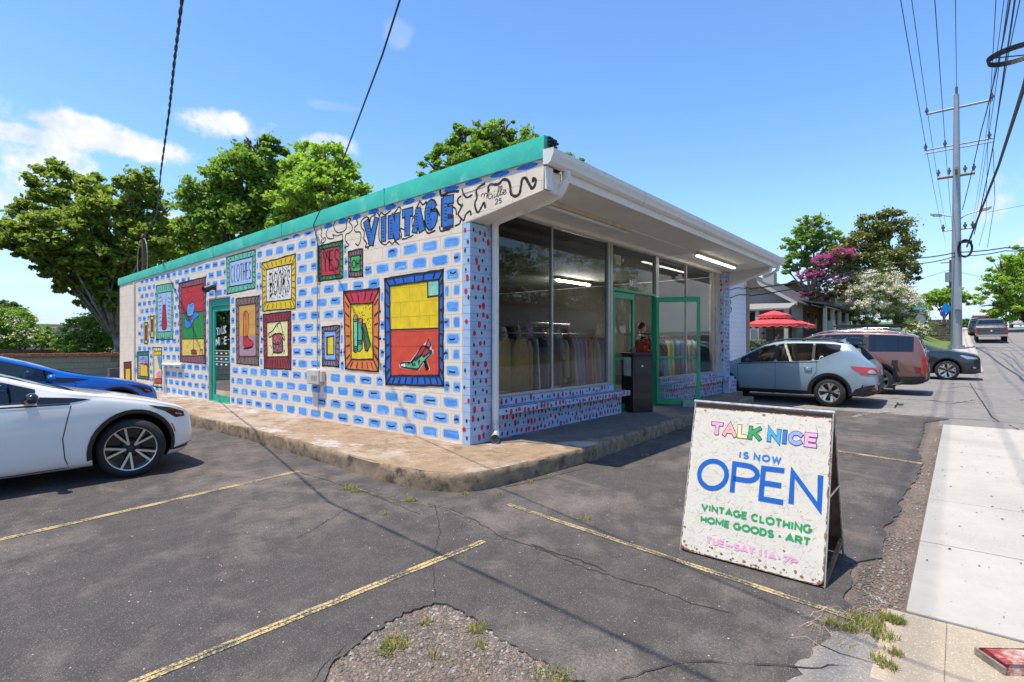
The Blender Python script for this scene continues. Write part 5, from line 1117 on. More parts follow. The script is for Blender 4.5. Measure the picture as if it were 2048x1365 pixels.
def person(label, loc, rot, top, bottom, hair=(.03, .02, .015), h=1.75, pose='stand'):
    c = thing('person', label, 'person', loc, rot); s = h / 1.75
    J_ = [(0, 0, .95), (0, .0, 1.15), (0, .0, 1.38), (0, .01, 1.47), (0, .03, 1.54), (0, .045, 1.63), (.09, 0, .9), (.10, .02, .5), (.10, 0, .09), (.10, .13, .04), (-.09, 0, .9), (-.10, .02, .5), (-.10, 0, .09), (-.10, .13, .04),
          (.17, 0, 1.40), (.24, .02, 1.15), (.16, .24, 1.10), (.12, .31, 1.12), (-.17, 0, 1.40), (-.24, .02, 1.15), (-.16, .24, 1.10), (-.12, .31, 1.12)]
    if pose == 'sit': J_ = [(x, y + (.42 if i in (7, 8, 9, 11, 12, 13) else 0), z - (.45 if i not in (7, 8, 9, 11, 12, 13) else (.0 if i not in (7, 11) else .02))) for i, (x, y, z) in enumerate(J_)]
    E_ = [(0, 1), (1, 2), (2, 3), (3, 4), (4, 5), (0, 6), (6, 7), (7, 8), (8, 9), (0, 10), (10, 11), (11, 12), (12, 13), (2, 14), (14, 15), (15, 16), (16, 17), (2, 18), (18, 19), (19, 20), (20, 21)]
    R_ = [(.15, .11), (.14, .10), (.15, .10), .055, .055, (.075, .09), .09, .06, .045, .035, .09, .06, .045, .035, .06, .045, .035, .03, .06, .045, .035, .03]
    sc = lambda L_: [(x * s, y * s, z * s) for x, y, z in L_]
    bd = limb_mesh('body', sc(J_), E_, [tuple(q * s for q in r) if isinstance(r, tuple) else r * s for r in R_], M_skin, c)
    me = bd.data; me.materials.append(mat('cloth ' + str(top), top, .85)); me.materials.append(mat('cloth ' + str(bottom), bottom, .85)); me.materials.append(M_black)
    dz = -.45 * s if pose == 'sit' else 0
    for p in me.polygons:
        q = p.center; z = (q.z - dz) / s
        if z < .08 and pose != 'sit': p.material_index = 3
        elif z < .97: p.material_index = 2
        elif z < 1.455 and q.y < .14 * s: p.material_index = 1
    b = MB(); hz = 1.65 * s + dz; hy = .05 * s
    b.ball((0, hy, hz), (.078 * s, .10 * s, .115 * s), 16, 10); b.prism([(0.012 * s, hy + .09 * s, hz + .02), (-.012 * s, hy + .09 * s, hz + .02), (-.018 * s, hy + .098 * s, hz - .03), (0, hy + .125 * s, hz - .022), (.018 * s, hy + .098 * s, hz - .03)], (0, -.02, 0))
    for q in (-1, 1): b.ball((q * .08 * s, hy - .005, hz - .005), (.012, .022, .032), 8, 5)
    b.build('head', M_skin, c, smooth=True, local=True)
    b = MB(); b.ball((0, hy - .02 * s, hz + .032 * s), (.085 * s, .10 * s, .10 * s), 14, 8); b.build('hair', mat('hair' + str(hair), hair, .7), c, smooth=True, local=True)
    b = MB()
    for q in (-1, 1): b.ball((q * .03 * s, hy + .092 * s, hz + .008), (.011, .006, .005), 8, 5)
    b.tube([(-.022, hy + .093 * s, hz - .062), (0, hy + .10 * s, hz - .064), (.022, hy + .093 * s, hz - .062)], .004, 5); b.build('eyes_and_mouth', mat('dark features', (.06, .03, .03), .4), c, smooth=True, local=True)
    for q in (-1, 1):       # hands with fingers
        b = MB(); hx, hyy, hz2 = q * .11 * s, .33 * s, 1.12 * s + dz; b.ball((hx, hyy + .03, hz2), (.035, .045, .02), 10, 6)
        for f_ in range(4): fx_ = hx + (f_ - 1.5) * .017; Lf = (.065, .075, .07, .055)[f_]; b.tube([(fx_, hyy + .06, hz2), (fx_, hyy + .06 + Lf * .6, hz2 - .008), (fx_, hyy + .06 + Lf * .85, hz2 - .03)], [.009, .008, .006], 6)
        b.tube([(hx - q * .03, hyy + .02, hz2), (hx - q * .055, hyy + .05, hz2 - .005), (hx - q * .05, hyy + .08, hz2 - .015)], [.011, .009, .007], 6); b.build('hand', M_skin, c, smooth=True, local=True)
    return c
pp_ = on_y(1281, 700, 5.8)
person('person in a black shirt looking down at clothes inside the shop doorway', (pp_.x, pp_.y, .19), R(-135), (.012, .012, .014), (.02, .02, .03), h=1.72)
q_ = on_y(1297, 700, 5.15)
def patterned(name, a, c, d_):
    m = mat(name, a, .8, var=0); t = m.node_tree; bs = t.nodes['Principled BSDF']; P = nd(t, 'ShaderNodeTexCoord').outputs['Object']
    v = nd(t, 'ShaderNodeTexVoronoi', {'Vector': P, 'Scale': 11.}); f = mth(t, 'LESS_THAN', v.outputs['Distance'], .32); w = mth(t, 'LESS_THAN', nd(t, 'ShaderNodeTexNoise', {'Vector': P, 'Scale': 16., 'Detail': 3.}).outputs[0], .42)
    x = nd(t, 'ShaderNodeMix', {0: f, 6: a + (1,), 7: c + (1,)}, data_type='RGBA').outputs[2]; x = nd(t, 'ShaderNodeMix', {0: w, 6: x, 7: d_ + (1,)}, data_type='RGBA').outputs[2]; t.links.new(x, bs.inputs['Base Color']); return m
gm = garment(q_.x, q_.y, 1.56, .60, .86, (.33, .035, .02), 'shirt', 'red and orange patterned shirt hanging in the open doorway', -.75, 400)
for o in bpy.data.objects:
    if o.parent == gm and o.name.startswith('cloth'): o.data.materials[0] = patterned('red patterned cloth', (.34, .03, .02), (.55, .16, .02), (.03, .01, .01))
b = MB(); b.tube([(q_.x, q_.y, 1.64), (q_.x, q_.y, .2)], .012, 6); b.tube([(q_.x - .2, q_.y + .15, 1.64), (q_.x + .2, q_.y - .15, 1.64)], .012, 6); b.tube([(q_.x, q_.y - .2, .21), (q_.x, q_.y + .2, .21)], .012, 6); tag(b.build('garment_stand', M_black), 'thin black stand holding the patterned shirt in the doorway', 'clothes stand')

# ================================================================ FOLDING SIGN
sg = thing('folding_sign', 'white folding pavement sign reading TALK NICE IS NOW OPEN with rusty edges', 'sign', (3.6, 1.05, 0))
KX, KY = .294, .03
def SX(y, z): return 3.565 + KX * z + KY * (y - .605)
def onS(px, py):
    d = ray(px, py); t = (3.565 + KX * CH - KY * .605) / (d.x - KX * d.z - KY * d.y); return (d.y * t, CH + d.z * t)
M_osb = mat('white painted chipboard', (.60, .55, .46), .5, var=.05, scale=6, bump=.12, bscale=40, dirt=.35, dirtcol=(.50, .44, .36), dscale=7, dthr=.62, stretch=(1, 1, 1))
M_rust = mat('flaking rusty edge', (.36, .17, .05), .85, var=.3, scale=30, bump=.8, bscale=80, dirt=1., dirtcol=(.62, .58, .5), dscale=35, dthr=.5)
M_ply = mat('raw board inside', (.15, .085, .045), .8, var=.25, scale=14, bump=.5)
M_steel = mat('worn steel', (.60, .585, .55), .45, .7, var=.2, scale=30, dirt=.7, dirtcol=(.20, .08, .03), dscale=12, dthr=.52)
zlo, zhi, yl, yr = .012, .972, 1.488, .610
def rr_outline(off=0, r=.045, inset=0):
    o = []
    for (cy, cz, a0) in ((yl - r - inset, zlo + r + inset, 270), (yl - inset - .012, zhi - inset - .012, 0), (yr + inset + .012, zhi - inset - .012, 90), (yr + r + inset, zlo + r + inset, 180)):
        rr = r if cz < .5 else .012
        for i in range(6): a = R(a0 + 90 * i / 5); o.append((cy + rr * math.cos(a), cz + rr * math.sin(a)))
    return o
b = MB(); ol = rr_outline(); nv = [(SX(y, z), y, z) for y, z in ol]; b.prism(nv, (.018, 0, -.005)); b.build('front_board', M_rust, sg)
il = [(y + rb.uniform(-.003, .003), z + rb.uniform(-.002, .003)) for y, z in ragged([tuple(p) for p in rr_outline(inset=.006)], .003, .02)]
b = MB(); b.poly([(SX(y, z) - .002, y, z) for y, z in il]); fb = b.build('painted_face', M_osb, sg)
# strand flakes pressed into the chipboard
b = MB(); r_ = random.Random(77)
for i in range(1200):
    y = r_.uniform(yr + .03, yl - .03); z = r_.uniform(zlo + .03, zhi - .03); a = r_.random() * PI; L_ = r_.uniform(.008, .045); w_ = r_.uniform(.0006, .0018); dy, dz = math.cos(a), math.sin(a); b.cur = 0 if r_.random() < .70 else (1 if r_.random() < .8 else 2)
    b.add([(SX(yy, zz) - .0032, yy, zz) for yy, zz in ((y - dz * w_, z + dy * w_), (y + dz * w_, z - dy * w_), (y + dy * L_ + dz * w_ * .3, z + dz * L_ - dy * w_ * .3), (y + dy * L_ - dz * w_ * .3, z + dz * L_ + dy * w_ * .3))], [(0, 1, 2, 3)])
o = b.build('chip_flakes', [mat('flake pale', (.58, .56, .51), .6, var=0), mat('flake brown', (.46, .40, .32), .8, var=0), mat('flake dark', (.25, .2, .15), .8, var=0)], sg); o['kind'] = 'stuff'
b = MB(); r_ = random.Random(78)         # rust spots, mostly along the foot and the upper corners
for i in range(60):
    y = r_.uniform(yr + .008, yl - .008); z = zlo + .012 + abs(r_.gauss(0, .02)) if r_.random() < .72 else (r_.uniform(.03, .16) if r_.random() < .7 else zhi - .012 - abs(r_.gauss(0, .012)))
    if r_.random() < .35: y = yl - .015 - abs(r_.gauss(0, .05)) if r_.random() < .6 else yr + .012 + abs(r_.gauss(0, .015))
    s_ = r_.uniform(.002, .009); b.poly([(SX(y + s_ * math.cos(t) * 1.4, z + s_ * math.sin(t)) - .0038, y + s_ * math.cos(t) * r_.uniform(.7, 1.6), z + s_ * math.sin(t) * r_.uniform(.6, 1.1)) for t in [2 * PI * k / 8 for k in range(8)]])
o = b.build('rust_spots', mat('rust spot', (.34, .15, .05), .9, var=.3, scale=60), sg); o['kind'] = 'stuff'
ZS = crop(1340, 780, 3.25); LT = {}
def sign_text(txt, quad, w, col, L, gap=.28, name='sign_lettering', cols=None, outline=None, per=None):
    q = [onS(*ZS(*p)) for p in quad]
    b = MB(); mats = [mat('sign ' + c_, srgb(c_), .45, var=.06, scale=30, dirt=.35, dirtcol=(.6, .58, .52), dscale=45, dthr=.60) for c_ in (cols or [col])]
    def stroke(pts, w, L, ext=True):
        pts = [Vector(qmap(q, *p)) for p in pts]; A = []; B = []; k = len(pts); closed = (pts[0] - pts[-1]).length < 1e-4
        for i, p in enumerate(pts):
            if closed: a = pts[i - 1] if i else pts[-2]; c = pts[i + 1] if i < k - 1 else pts[1]
            else: a = pts[max(i - 1, 0)]; c = pts[min(i + 1, k - 1)]
            d1 = (p - a).normalized() if (p - a).length > 1e-7 else (c - p).normalized(); d2 = (c - p).normalized() if (c - p).length > 1e-7 else d1
            t = (d1 + d2); t = t.normalized() if t.length > .2 else d2; n = Vector((-t.y, t.x)); ww = w / 2 / max(.42, abs(n.dot(Vector((-d1.y, d1.x)))))
            e = Vector((0, 0))
            if not closed and ext: e = -d2 * w * ext if i == 0 else (d1 * w * ext if i == k - 1 else e)
            A.append(p + e + n * ww); B.append(p + e - n * ww)
        x = lambda p: (SX(p.x, p.y) - .004 - .0006 * L, p.x, p.y)
        for i in range(k - 1): b.add([x(A[i]), x(B[i]), x(B[i + 1]), x(A[i + 1])], [(0, 1, 2, 3)])
    ci = 0
    for n_, (ch, a, ww) in enumerate(layout(txt, gap)):
        b.cur = n_ % len(mats) if cols else 0
        for j, st in enumerate(GL[ch]):
            pts = [(a + ww * x, y) for x, y in st]
            if outline: cur = b.cur; b.cur = len(mats); stroke(pts, w + outline, L, .5); b.cur = cur; stroke(pts, w, L + 1 + j, .0 + (w / 2 - 0) / w * .9)
            else: stroke(pts, w, L + j, .0)
    if outline: mats = mats + [mat('sign outline', (.02, .02, .02), .5, var=0)]
    o = b.build(name, mats, fb); return o
sign_text('TALK NICE', [(283, 218), (950, 296), (943, 364), (279, 277)], .0215, None, 1, .30, cols=['#e2a0b8', '#e8a39c', '#e8d996', '#2f9a53', '#3f9fd0', '#2a6fc0', '#8f9fdc', '#e6a3c6'], outline=.007)
sign_text('IS NOW', [(455, 402), (722, 440), (718, 476), (451, 437)], .0115, '#2a74b8', 1, .42)
for ch, qd, cut in (('O', [(192, 462), (372, 462), (368, 640), (190, 640)], 0), ('P', [(413, 478), (578, 504), (566, 690), (396, 664)], 0), ('E', [(602, 508), (752, 526), (745, 733), (584, 704)], 0), ('N', [(790, 534), (990, 556), (982, 772), (778, 738)], 0)):
    sign_text(ch, qd, .0315, '#0857a8', 1)
sign_text('VINTAGE CLOTHING', [(210, 742), (922, 884), (918, 930), (208, 775)], .012, '#23904f', 1, .24)
sign_text('HOME GOODS . ART', [(206, 820), (912, 968), (908, 1010), (203, 853)], .012, '#23904f', 1, .24)
sign_text('TUE_SAT 11A-7P', [(242, 955), (828, 1100), (824, 1136), (240, 990)], .0120, '#d79db6', 1, .24)
# rear board, frame tubes, top bar, hinge strap
BXf = lambda y, z: 4.235 + KY * (y - .6) - (4.235 - 3.885) * z / 1.02
b = MB(); b.prism([(BXf(y, z), y, z) for y, z in ol], (.016, 0, .005)); b.build('rear_board', M_ply, sg)
b = MB()
for y in (yl + .004, yr - .004):
    b = MB(); b.tube([(SX(y, 0) + .012, y, .0), (SX(y, 1.0) + .006, y, 1.005)], .005, 6); b.build('frame_tube', M_steel, sg); b = MB(); b.tube([(BXf(y, 0), y, .0), (BXf(y, 1.0), y, 1.005)], .007, 6); b.build('frame_tube', M_steel, sg)
b = MB(); b.tube([(SX(yl, 1.012) + .006, yl + .012, 1.012), (SX(yr, 1.012) + .006, yr - .012, 1.005)], .011, 8); b.tube([(BXf(yl, 1.0), yl + .01, 1.004), (BXf(yr, 1.0), yr - .01, 1.0)], .009, 8); b.build('top_bar', M_steel, sg)
b = MB(); b.prism([(SX(yl, .97) + .03, yl - .004, .965), (SX(yl, .97) + .03, yl - .004, .995), (SX(yr, .97) + .03, yr + .004, .99), (SX(yr, .97) + .03, yr + .004, .96)], (.004, 0, 0)); b.build('hinge_strip', mat('dark brown strip', (.15, .10, .08), .6), sg)
b = MB(); b.prism([(SX(.6, .45) + .02, .602, .50), (BXf(.6, .45), .602, .50), (BXf(.6, .45), .602, .515), (SX(.6, .45) + .02, .602, .515)], (0, .004, 0)); b.build('spreader', M_steel, sg)
b = MB(); b.prism([(SX(.61, .02), .603, .01), (BXf(.6, .02) - .03, .603, .13), (BXf(.6, .02) + .01, .603, .10), (SX(.61, .02) + .06, .603, .0)], (0, .02, 0)); b.build('foot_wood', mat('splintered wood', (.30, .17, .07), .85, var=.3, scale=30), sg)
# ================================================================ VEHICLES (x from the nose backwards, y across, z up)
def interp(pts, x):
    if x <= pts[0][0]: return pts[0][1]
    for i in range(len(pts) - 1):
        a, b_ = pts[i], pts[i + 1]
        if x <= b_[0]:
            h = b_[0] - a[0]; t = (x - a[0]) / h
            m0 = (b_[1] - a[1]) / h if i == 0 else (b_[1] - pts[i - 1][1]) / (b_[0] - pts[i - 1][0]); m1 = (b_[1] - a[1]) / h if i == len(pts) - 2 else (pts[i + 2][1] - a[1]) / (pts[i + 2][0] - a[0])
            s0 = (b_[1] - a[1]) / h
            def lim(m): return 0 if m * s0 <= 0 else (3 * s0 if abs(m) > 3 * abs(s0) else m)
            m0, m1 = lim(m0), lim(m1)
            return a[1] * (2 * t ** 3 - 3 * t ** 2 + 1) + m0 * h * (t ** 3 - 2 * t ** 2 + t) + b_[1] * (-2 * t ** 3 + 3 * t ** 2) + m1 * h * (t ** 3 - t ** 2)
    return pts[-1][1]
M_tyre = mat('tyre', (.018, .018, .018), .75, var=.2, scale=8, bump=.2, bscale=30, dirt=.35, dirtcol=(.09, .08, .07), dscale=4)
M_trim = mat('black car trim', (.022, .022, .024), .55, var=.1, bump=.15, bscale=200)
M_gloss = mat('gloss black trim', (.008, .008, .009), .12, var=0, coat=.6)
M_alloy = mat('machined alloy', (.62, .60, .58), .28, .85, var=.04)
M_well = mat('wheel well', (.008, .008, .008), .95, var=0)
M_seat = mat('car seat', (.05, .048, .046), .8, var=.1); M_seatl = mat('car seat pale', (.22, .21, .19), .8, var=.1)
CG = glass('car glass', (.42, .47, .46), 0, 1.5, .05); CGd = glass('privacy glass', (.10, .11, .12), 0, 1.5, .05); CGm = glass('windscreen glass', (.50, .56, .53), 0, 1.5, .06)
M_lamp = mat('lamp red', (.45, .012, .012), .12, var=0, coat=.8); M_lampw = mat('lamp clear', (.55, .56, .57), .1, .6, var=.2, scale=30); M_amber = mat('lamp amber', (.55, .16, .01), .2, var=0)
M_chr = mat('car chrome', (.7, .7, .7), .12, 1., var=0); M_seam = mat('panel gap', (.01, .01, .012), .8, var=0)
def make_car(name, label, sp, loc, rotz, cat='car', group=None):
    root = thing(name, label, cat, loc, rotz, group)
    L, Wd = sp['L'], sp['W'] / 2
    zt, zbl, zb, wp = sp['top'], sp['belt'], sp['bot'], sp['plan']
    st = sorted(sp['st']); RN = 13; V = []; n = 2 * RN - 2
    for x in st:
        w = interp(wp, x) * Wd; t = interp(zt, x); bl = min(interp(zbl, x), t - .035); bo = interp(zb, x); h = t - bl; d = bl - bo
        y9 = w * .955 - sp.get('tum', .40) * h if h > .12 else w * .93
        f = min(1, max(0, (h - .06) / .2)); y7 = w * (.955 if h > .12 else .952); z7 = bl + min(.025, .25 * h); z8 = t - min(.05, .42 * h)
        y8 = y7 + (y9 - y7) * (z8 - z7) / max(.01, (t - .022 - z7))
        cr = sp.get('crown', .03)
        if sp.get('qtr') and x > sp['qtr'][0]: z7 += (z8 - z7) * .8 * min(1, (x - sp['qtr'][0]) / (sp['qtr'][1] - sp['qtr'][0]))
        ring = [(0, bo), (w * .5, bo), (w * .86, bo + .005), (w * .965, bo + .06), (w * 1.0, bo + .42 * d), (w * .995, bo + .80 * d), (w * .965, bl), (y7, z7), (y8, z8), (y9 + .006, t - min(.022, .2 * h)), (y9 * .93, t - .004), (y9 * .5, t + cr * .7 * (.4 + .6 * f)), (0, t + cr * (.4 + .6 * f))]
        for y, z in ring: V.append((x, y, z))
        for y, z in reversed(ring[1:-1]): V.append((x, -y, z))
    F = []; MI = []; wins = sp['win']; N = len(st); sw_ = [q for q in wins if q[2] == 'side']
    for i in range(N - 1):
        xm = (st[i] + st[i + 1]) / 2
        for j in range(n):
            F.append((i * n + j, i * n + (j + 1) % n, (i + 1) * n + (j + 1) % n, (i + 1) * n + j))
            jj = j if j < RN - 1 else n - 1 - j; m = 0
            if jj == 7 and sw_[0][0] < xm < sw_[-1][1]: m = 1
            if jj <= 2: m = 1
            if sp.get('clad') and jj <= 2: m = 1
            for k, (x0, x1, where) in enumerate(wins):
                if x0 < xm < x1:
                    if where == 'side' and jj == 7: m = 2 + k
                    if where in ('front', 'rear') and jj >= 10: m = 2 + k
            MI.append(m)
    for end in (0, N - 1):
        o_ = end * n
        for j in range(RN - 1):
            a, b_, c, d = o_ + j, o_ + j + 1, o_ + (n - j - 1) % n, o_ + (n - j) % n
            f = [a, b_, c, d] if j else [a, b_, o_ + n - 1]
            if j == RN - 2: f = [a, b_, o_ + n - j]
            if end == 0: f = f[::-1]
            F.append(tuple(f)); MI.append(1 if j <= 2 else 0)
    me = bpy.data.meshes.new('cage'); me.from_pydata(V, [], F); nm = 2 + len(wins)
    me.polygons.foreach_set('material_index', MI); bm = bmesh.new(); bm.from_mesh(me); bmesh.ops.remove_doubles(bm, verts=bm.verts, dist=1e-5); bmesh.ops.recalc_face_normals(bm, faces=bm.faces); cl = bm.edges.layers.float.new('crease_edge')
    for e in bm.edges:
        if len(e.link_faces) == 2 and (e.link_faces[0].material_index >= 2) != (e.link_faces[1].material_index >= 2): e[cl] = .9
    cv = bm.verts.layers.float.new('crease_vert')
    for v in bm.verts:
        if len([f for f in v.link_faces if f.material_index >= 2]) == 1 and len(v.link_faces) == 4: v[cv] = .75
    bm.to_mesh(me); bm.free()
    for k in range(nm + 1): me.materials.append(M_trim)
    o = bpy.data.objects.new('cage', me); COL.objects.link(o); m = o.modifiers.new('s', 'SUBSURF'); m.levels = m.render_levels = 2
    dg = bpy.context.evaluated_depsgraph_get(); bpy.context.view_layer.update(); dg = bpy.context.evaluated_depsgraph_get(); sm = bpy.data.meshes.new_from_object(o.evaluated_get(dg)); bpy.data.objects.remove(o)
    bm = bmesh.new(); bm.from_mesh(sm); bvh = BVHTree.FromBMesh(bm); bm.free()
    so_ = bpy.data.objects.new('smooth', sm); COL.objects.link(so_)
    cut = MB(); rw = sp['wr'] + .055
    for wx in sp['wx']:
        for s in (-1, 1): cut.lathe([(0, 0), (rw, 0), (rw, .42), (0, .42)], Matrix.Translation((wx, s * (Wd - .30 + (0 if s > 0 else 0)), sp['wr'] + .01)) @ Matrix.Rotation(-s * PI / 2, 4, 'X'), 40)
    co = cut.build('cutter', [M_well]); cm_ = bmesh.new(); cm_.from_mesh(co.data); bmesh.ops.remove_doubles(cm_, verts=cm_.verts, dist=1e-4); bmesh.ops.recalc_face_normals(cm_, faces=cm_.faces); cm_.to_mesh(co.data); cm_.free()
    co.data.materials.clear()
    for k in range(nm + 1): co.data.materials.append(M_well)
    co.data.polygons.foreach_set('material_index', [nm] * len(co.data.polygons))
    bo_ = so_.modifiers.new('b', 'BOOLEAN'); bo_.object = co; bo_.operation = 'DIFFERENCE'; bo_.solver = 'EXACT'
    bpy.context.view_layer.update(); dg = bpy.context.evaluated_depsgraph_get(); bmh = bpy.data.meshes.new_from_object(so_.evaluated_get(dg)); bpy.data.objects.remove(so_); bpy.data.objects.remove(co)
    mats = [sp['paint'], sp.get('low', M_trim)] + [w_ if w_ else CG for w_ in sp['winm']] + [M_well]
    def sub(name, idxs, parent, ms, ys=0):
        b2 = bmesh.new(); b2.from_mesh(bmh); bmesh.ops.delete(b2, geom=[f for f in b2.faces if f.material_index not in idxs or (ys and f.calc_center_median().y * ys < 0)], context='FACES')
        for f in b2.faces: f.material_index = idxs.index(f.material_index); f.smooth = True
        nm_ = bpy.data.meshes.new(name); b2.to_mesh(nm_); b2.free()
        for q in ms: nm_.materials.append(q)
        nm_.set_sharp_from_angle(angle=R(38)); q = bpy.data.objects.new(name, nm_); COL.objects.link(q); q.parent = parent; return q
    body = sub('body', [0, 1, nm], root, [mats[0], mats[1], M_well])
    for k, (x0, x1, where) in enumerate(wins):
      for ys in ((1, -1) if where == 'side' else (0,)): sub({'front': 'windscreen', 'rear': 'rear_window', 'side': 'side_window'}[where], [2 + k], body, [mats[2 + k]], ys)
    # inner floor, dash, seats
    b = MB(); cx0, cx1 = sp['cab']; zi = interp(zbl, (cx0 + cx1) / 2) - .18; b.box(cx0 - .1, cx1, -Wd * .82, Wd * .82, zi - .3, zi - .02); b.build('cabin_floor', M_trim, root, local=True)
    zs = zi - .02; b = MB()
    for sx in (cx0 + .75, cx0 + 1.6):
        for s in (-1, 1):
            y = s * Wd * .45; b.prism([(sx, y - .22, zs), (sx - .1, y - .22, zs + .1), (sx + .10, y - .22, zs + .36), (sx + .22, y - .22, zs + .36), (sx + .2, y - .22, zs)], (0, .44, 0)); b.box(sx + .12, sx + .2, y - .12, y + .12, zs + .38, zs + .54)
    b.build('seats', sp.get('seat', M_seat), root, local=True, bevel=.03)
    b = MB(); b.prism([(cx0 - .08, -Wd * .8, zs - .05), (cx0 + .02, -Wd * .8, zs + .14), (cx0 + .25, -Wd * .8, zs + .12), (cx0 + .3, -Wd * .8, zs - .1)], (0, Wd * 1.6, 0))
    pts = [(cx0 + .40 + .06 * math.sin(t), sp.get('drv', 1) * Wd * .45 + .17 * math.cos(t), zs + .16 + .16 * math.sin(t)) for t in [2 * PI * i / 16 for i in range(17)]]; b.tube(pts, .015, 6); b.build('dashboard', M_trim, root, local=True)
    # projected details
    def side(name, poly, s, m, off=.004, parent=None, dens=.06, axis='y'):
        e = []
        for i in range(len(poly)):
            a = Vector(poly[i]); c = Vector(poly[(i + 1) % len(poly)]); k = max(1, int((c - a).length / dens))
            for j in range(k): e.append(a + (c - a) * j / k)
        bm = bmesh.new(); vs = [bm.verts.new((p.x, 0, p.y)) for p in e]
        for t in tessellate_polygon([[Vector((p.x, p.y, 0)) for p in e]]):
            try: bm.faces.new([vs[i] for i in t])
            except ValueError: pass
        for _ in range(3):
            ed = [q for q in bm.edges if q.calc_length() > dens * 1.3]
            if not ed: break
            bmesh.ops.subdivide_edges(bm, edges=ed, cuts=1); bmesh.ops.triangulate(bm, faces=bm.faces)
        ok = {}
        for v in bm.verts:
            if axis == 'y': o_, d_ = Vector((v.co.x, s * 3, v.co.z)), Vector((0, -s, 0))
            elif axis == 'x': o_, d_ = Vector((-1 if s < 0 else L + 1, v.co.x, v.co.z)), Vector((1 if s < 0 else -1, 0, 0))
            else: o_, d_ = Vector((v.co.x, v.co.z, 4)), Vector((0, 0, -1))
            h = bvh.ray_cast(o_, d_)
            if h[0] is None: h = bvh.find_nearest(o_ + d_ * 2.2)
            nn = h[1] if h[1].dot(d_) < 0 else -h[1]
            v.co = h[0] + nn * off
        bmesh.ops.recalc_face_normals(bm, faces=bm.faces)
        nm_ = bpy.data.meshes.new(name); bm.to_mesh(nm_); bm.free(); nm_.materials.append(m); nm_.polygons.foreach_set('use_smooth', [True] * len(nm_.polygons))
        q = bpy.data.objects.new(name, nm_); COL.objects.link(q); q.parent = parent or body; return q
    def ribbon(name, pts, w, s, m, off=.003, parent=None, axis='y'):
        P = [];
        for a, c in zip(pts, pts[1:]):
            k = max(1, int(math.hypot(c[0] - a[0], c[1] - a[1]) / .05))
            for j in range(k): P.append(Vector((a[0] + (c[0] - a[0]) * j / k, a[1] + (c[1] - a[1]) * j / k)))
        P.append(Vector(pts[-1])); A = []; B = []
        for i, p in enumerate(P):
            d = (P[min(i + 1, len(P) - 1)] - P[max(i - 1, 0)]).normalized(); nn = Vector((-d.y, d.x)) * w / 2; A.append(p + nn); B.append(p - nn)
        b = MB(); vs = []
        for p in A + B:
            if axis == 'y': o_, d_ = Vector((p.x, s * 3, p.y)), Vector((0, -s, 0))
            elif axis == 'x': o_, d_ = Vector((-1 if s < 0 else L + 1, p.x, p.y)), Vector((1 if s < 0 else -1, 0, 0))
            else: o_, d_ = Vector((p.x, p.y, 4)), Vector((0, 0, -1))
            h = bvh.ray_cast(o_, d_)
            if h[0] is None: h = bvh.find_nearest(o_ + d_ * 2.2)
            nn = h[1] if h[1].dot(d_) < 0 else -h[1]; vs.append(h[0] + nn * off)
        k = len(P); b.add(vs, [(i, i + 1, k + i + 1, k + i) for i in range(k - 1)]); q = b.build(name, m, parent or body, local=True, smooth=True); return q
    cars = dict(root=root, body=body, side=side, ribbon=ribbon, bvh=bvh, sp=sp)
    # arches
    if sp.get('arch'):
        aw, am = sp['arch']
        for wx in sp['wx']:
            for s in (-1, 1):
                r0, r1 = sp['wr'] + .05, sp['wr'] + .05 + aw; a = [(wx + r0 * math.cos(t), sp['wr'] + .01 + r0 * math.sin(t)) for t in [R(-12 + 204 * i / 18) for i in range(19)]]; c = [(wx + r1 * math.cos(t), sp['wr'] + .01 + r1 * math.sin(t)) for t in [R(192 - 204 * i / 18) for i in range(19)]]
                bm = MB(); vs = []
                for k, q in enumerate(a + c[::-1]):
                    h = bvh.ray_cast(Vector((q[0], s * 3, q[1])), Vector((0, -s, 0))); y = h[0].y if h[0] is not None else s * Wd * .93
                    vs.append((q[0], y + s * .008, q[1]))
                lip = [(v[0], v[1] - s * .06, v[2]) for v in vs[:19]]
                bm.add(vs + lip, [(i, i + 1, 19 + i + 1, 19 + i) for i in range(18)] + [(i, 38 + i, 38 + i + 1, i + 1) for i in range(18)]); bm.build('wheel_arch', am, body, local=True, smooth=True)
    # wheels
    def wheel(wx, s, steer=0):
        wr, ww = sp['wr'], .105; M_ = Matrix.Translation((wx, s * (Wd - .125), wr)) @ Matrix.Rotation(R(steer), 4, 'Z') @ Matrix.Rotation(-s * PI / 2, 4, 'X'); rr = sp.get('rim', .7) * wr
        b = MB(); b.lathe([(rr - .012, -ww), (wr - .035, -ww - .004), (wr - .008, -ww * .82), (wr, -ww * .55), (wr, ww * .55), (wr - .008, ww * .82), (wr - .035, ww + .004), (rr + .01, ww + .008), (rr, ww - .002), (rr - .012, ww - .01)], M_, 48, close=True)
        for q in (-.045, 0, .045): pass
        t = b.build('wheel', M_tyre, root, local=True, smooth=40)
        b = MB(); b.lathe([(rr, ww - .004), (rr - .014, ww - .008), (rr - .018, ww - .03), (rr - .03, -.02), (rr - .03, -ww)], M_, 40); b.cur = 1; b.lathe([(rr - .03, -.03), (.06, -.035), (0, -.035)], M_, 24); b.cur = 2; b.lathe([(.0, ww - .05), (.075, ww - .055), (.10, -.01), (.0, -.01)], M_, 20)
        b.cur = 0; ns, kind = sp['spokes']
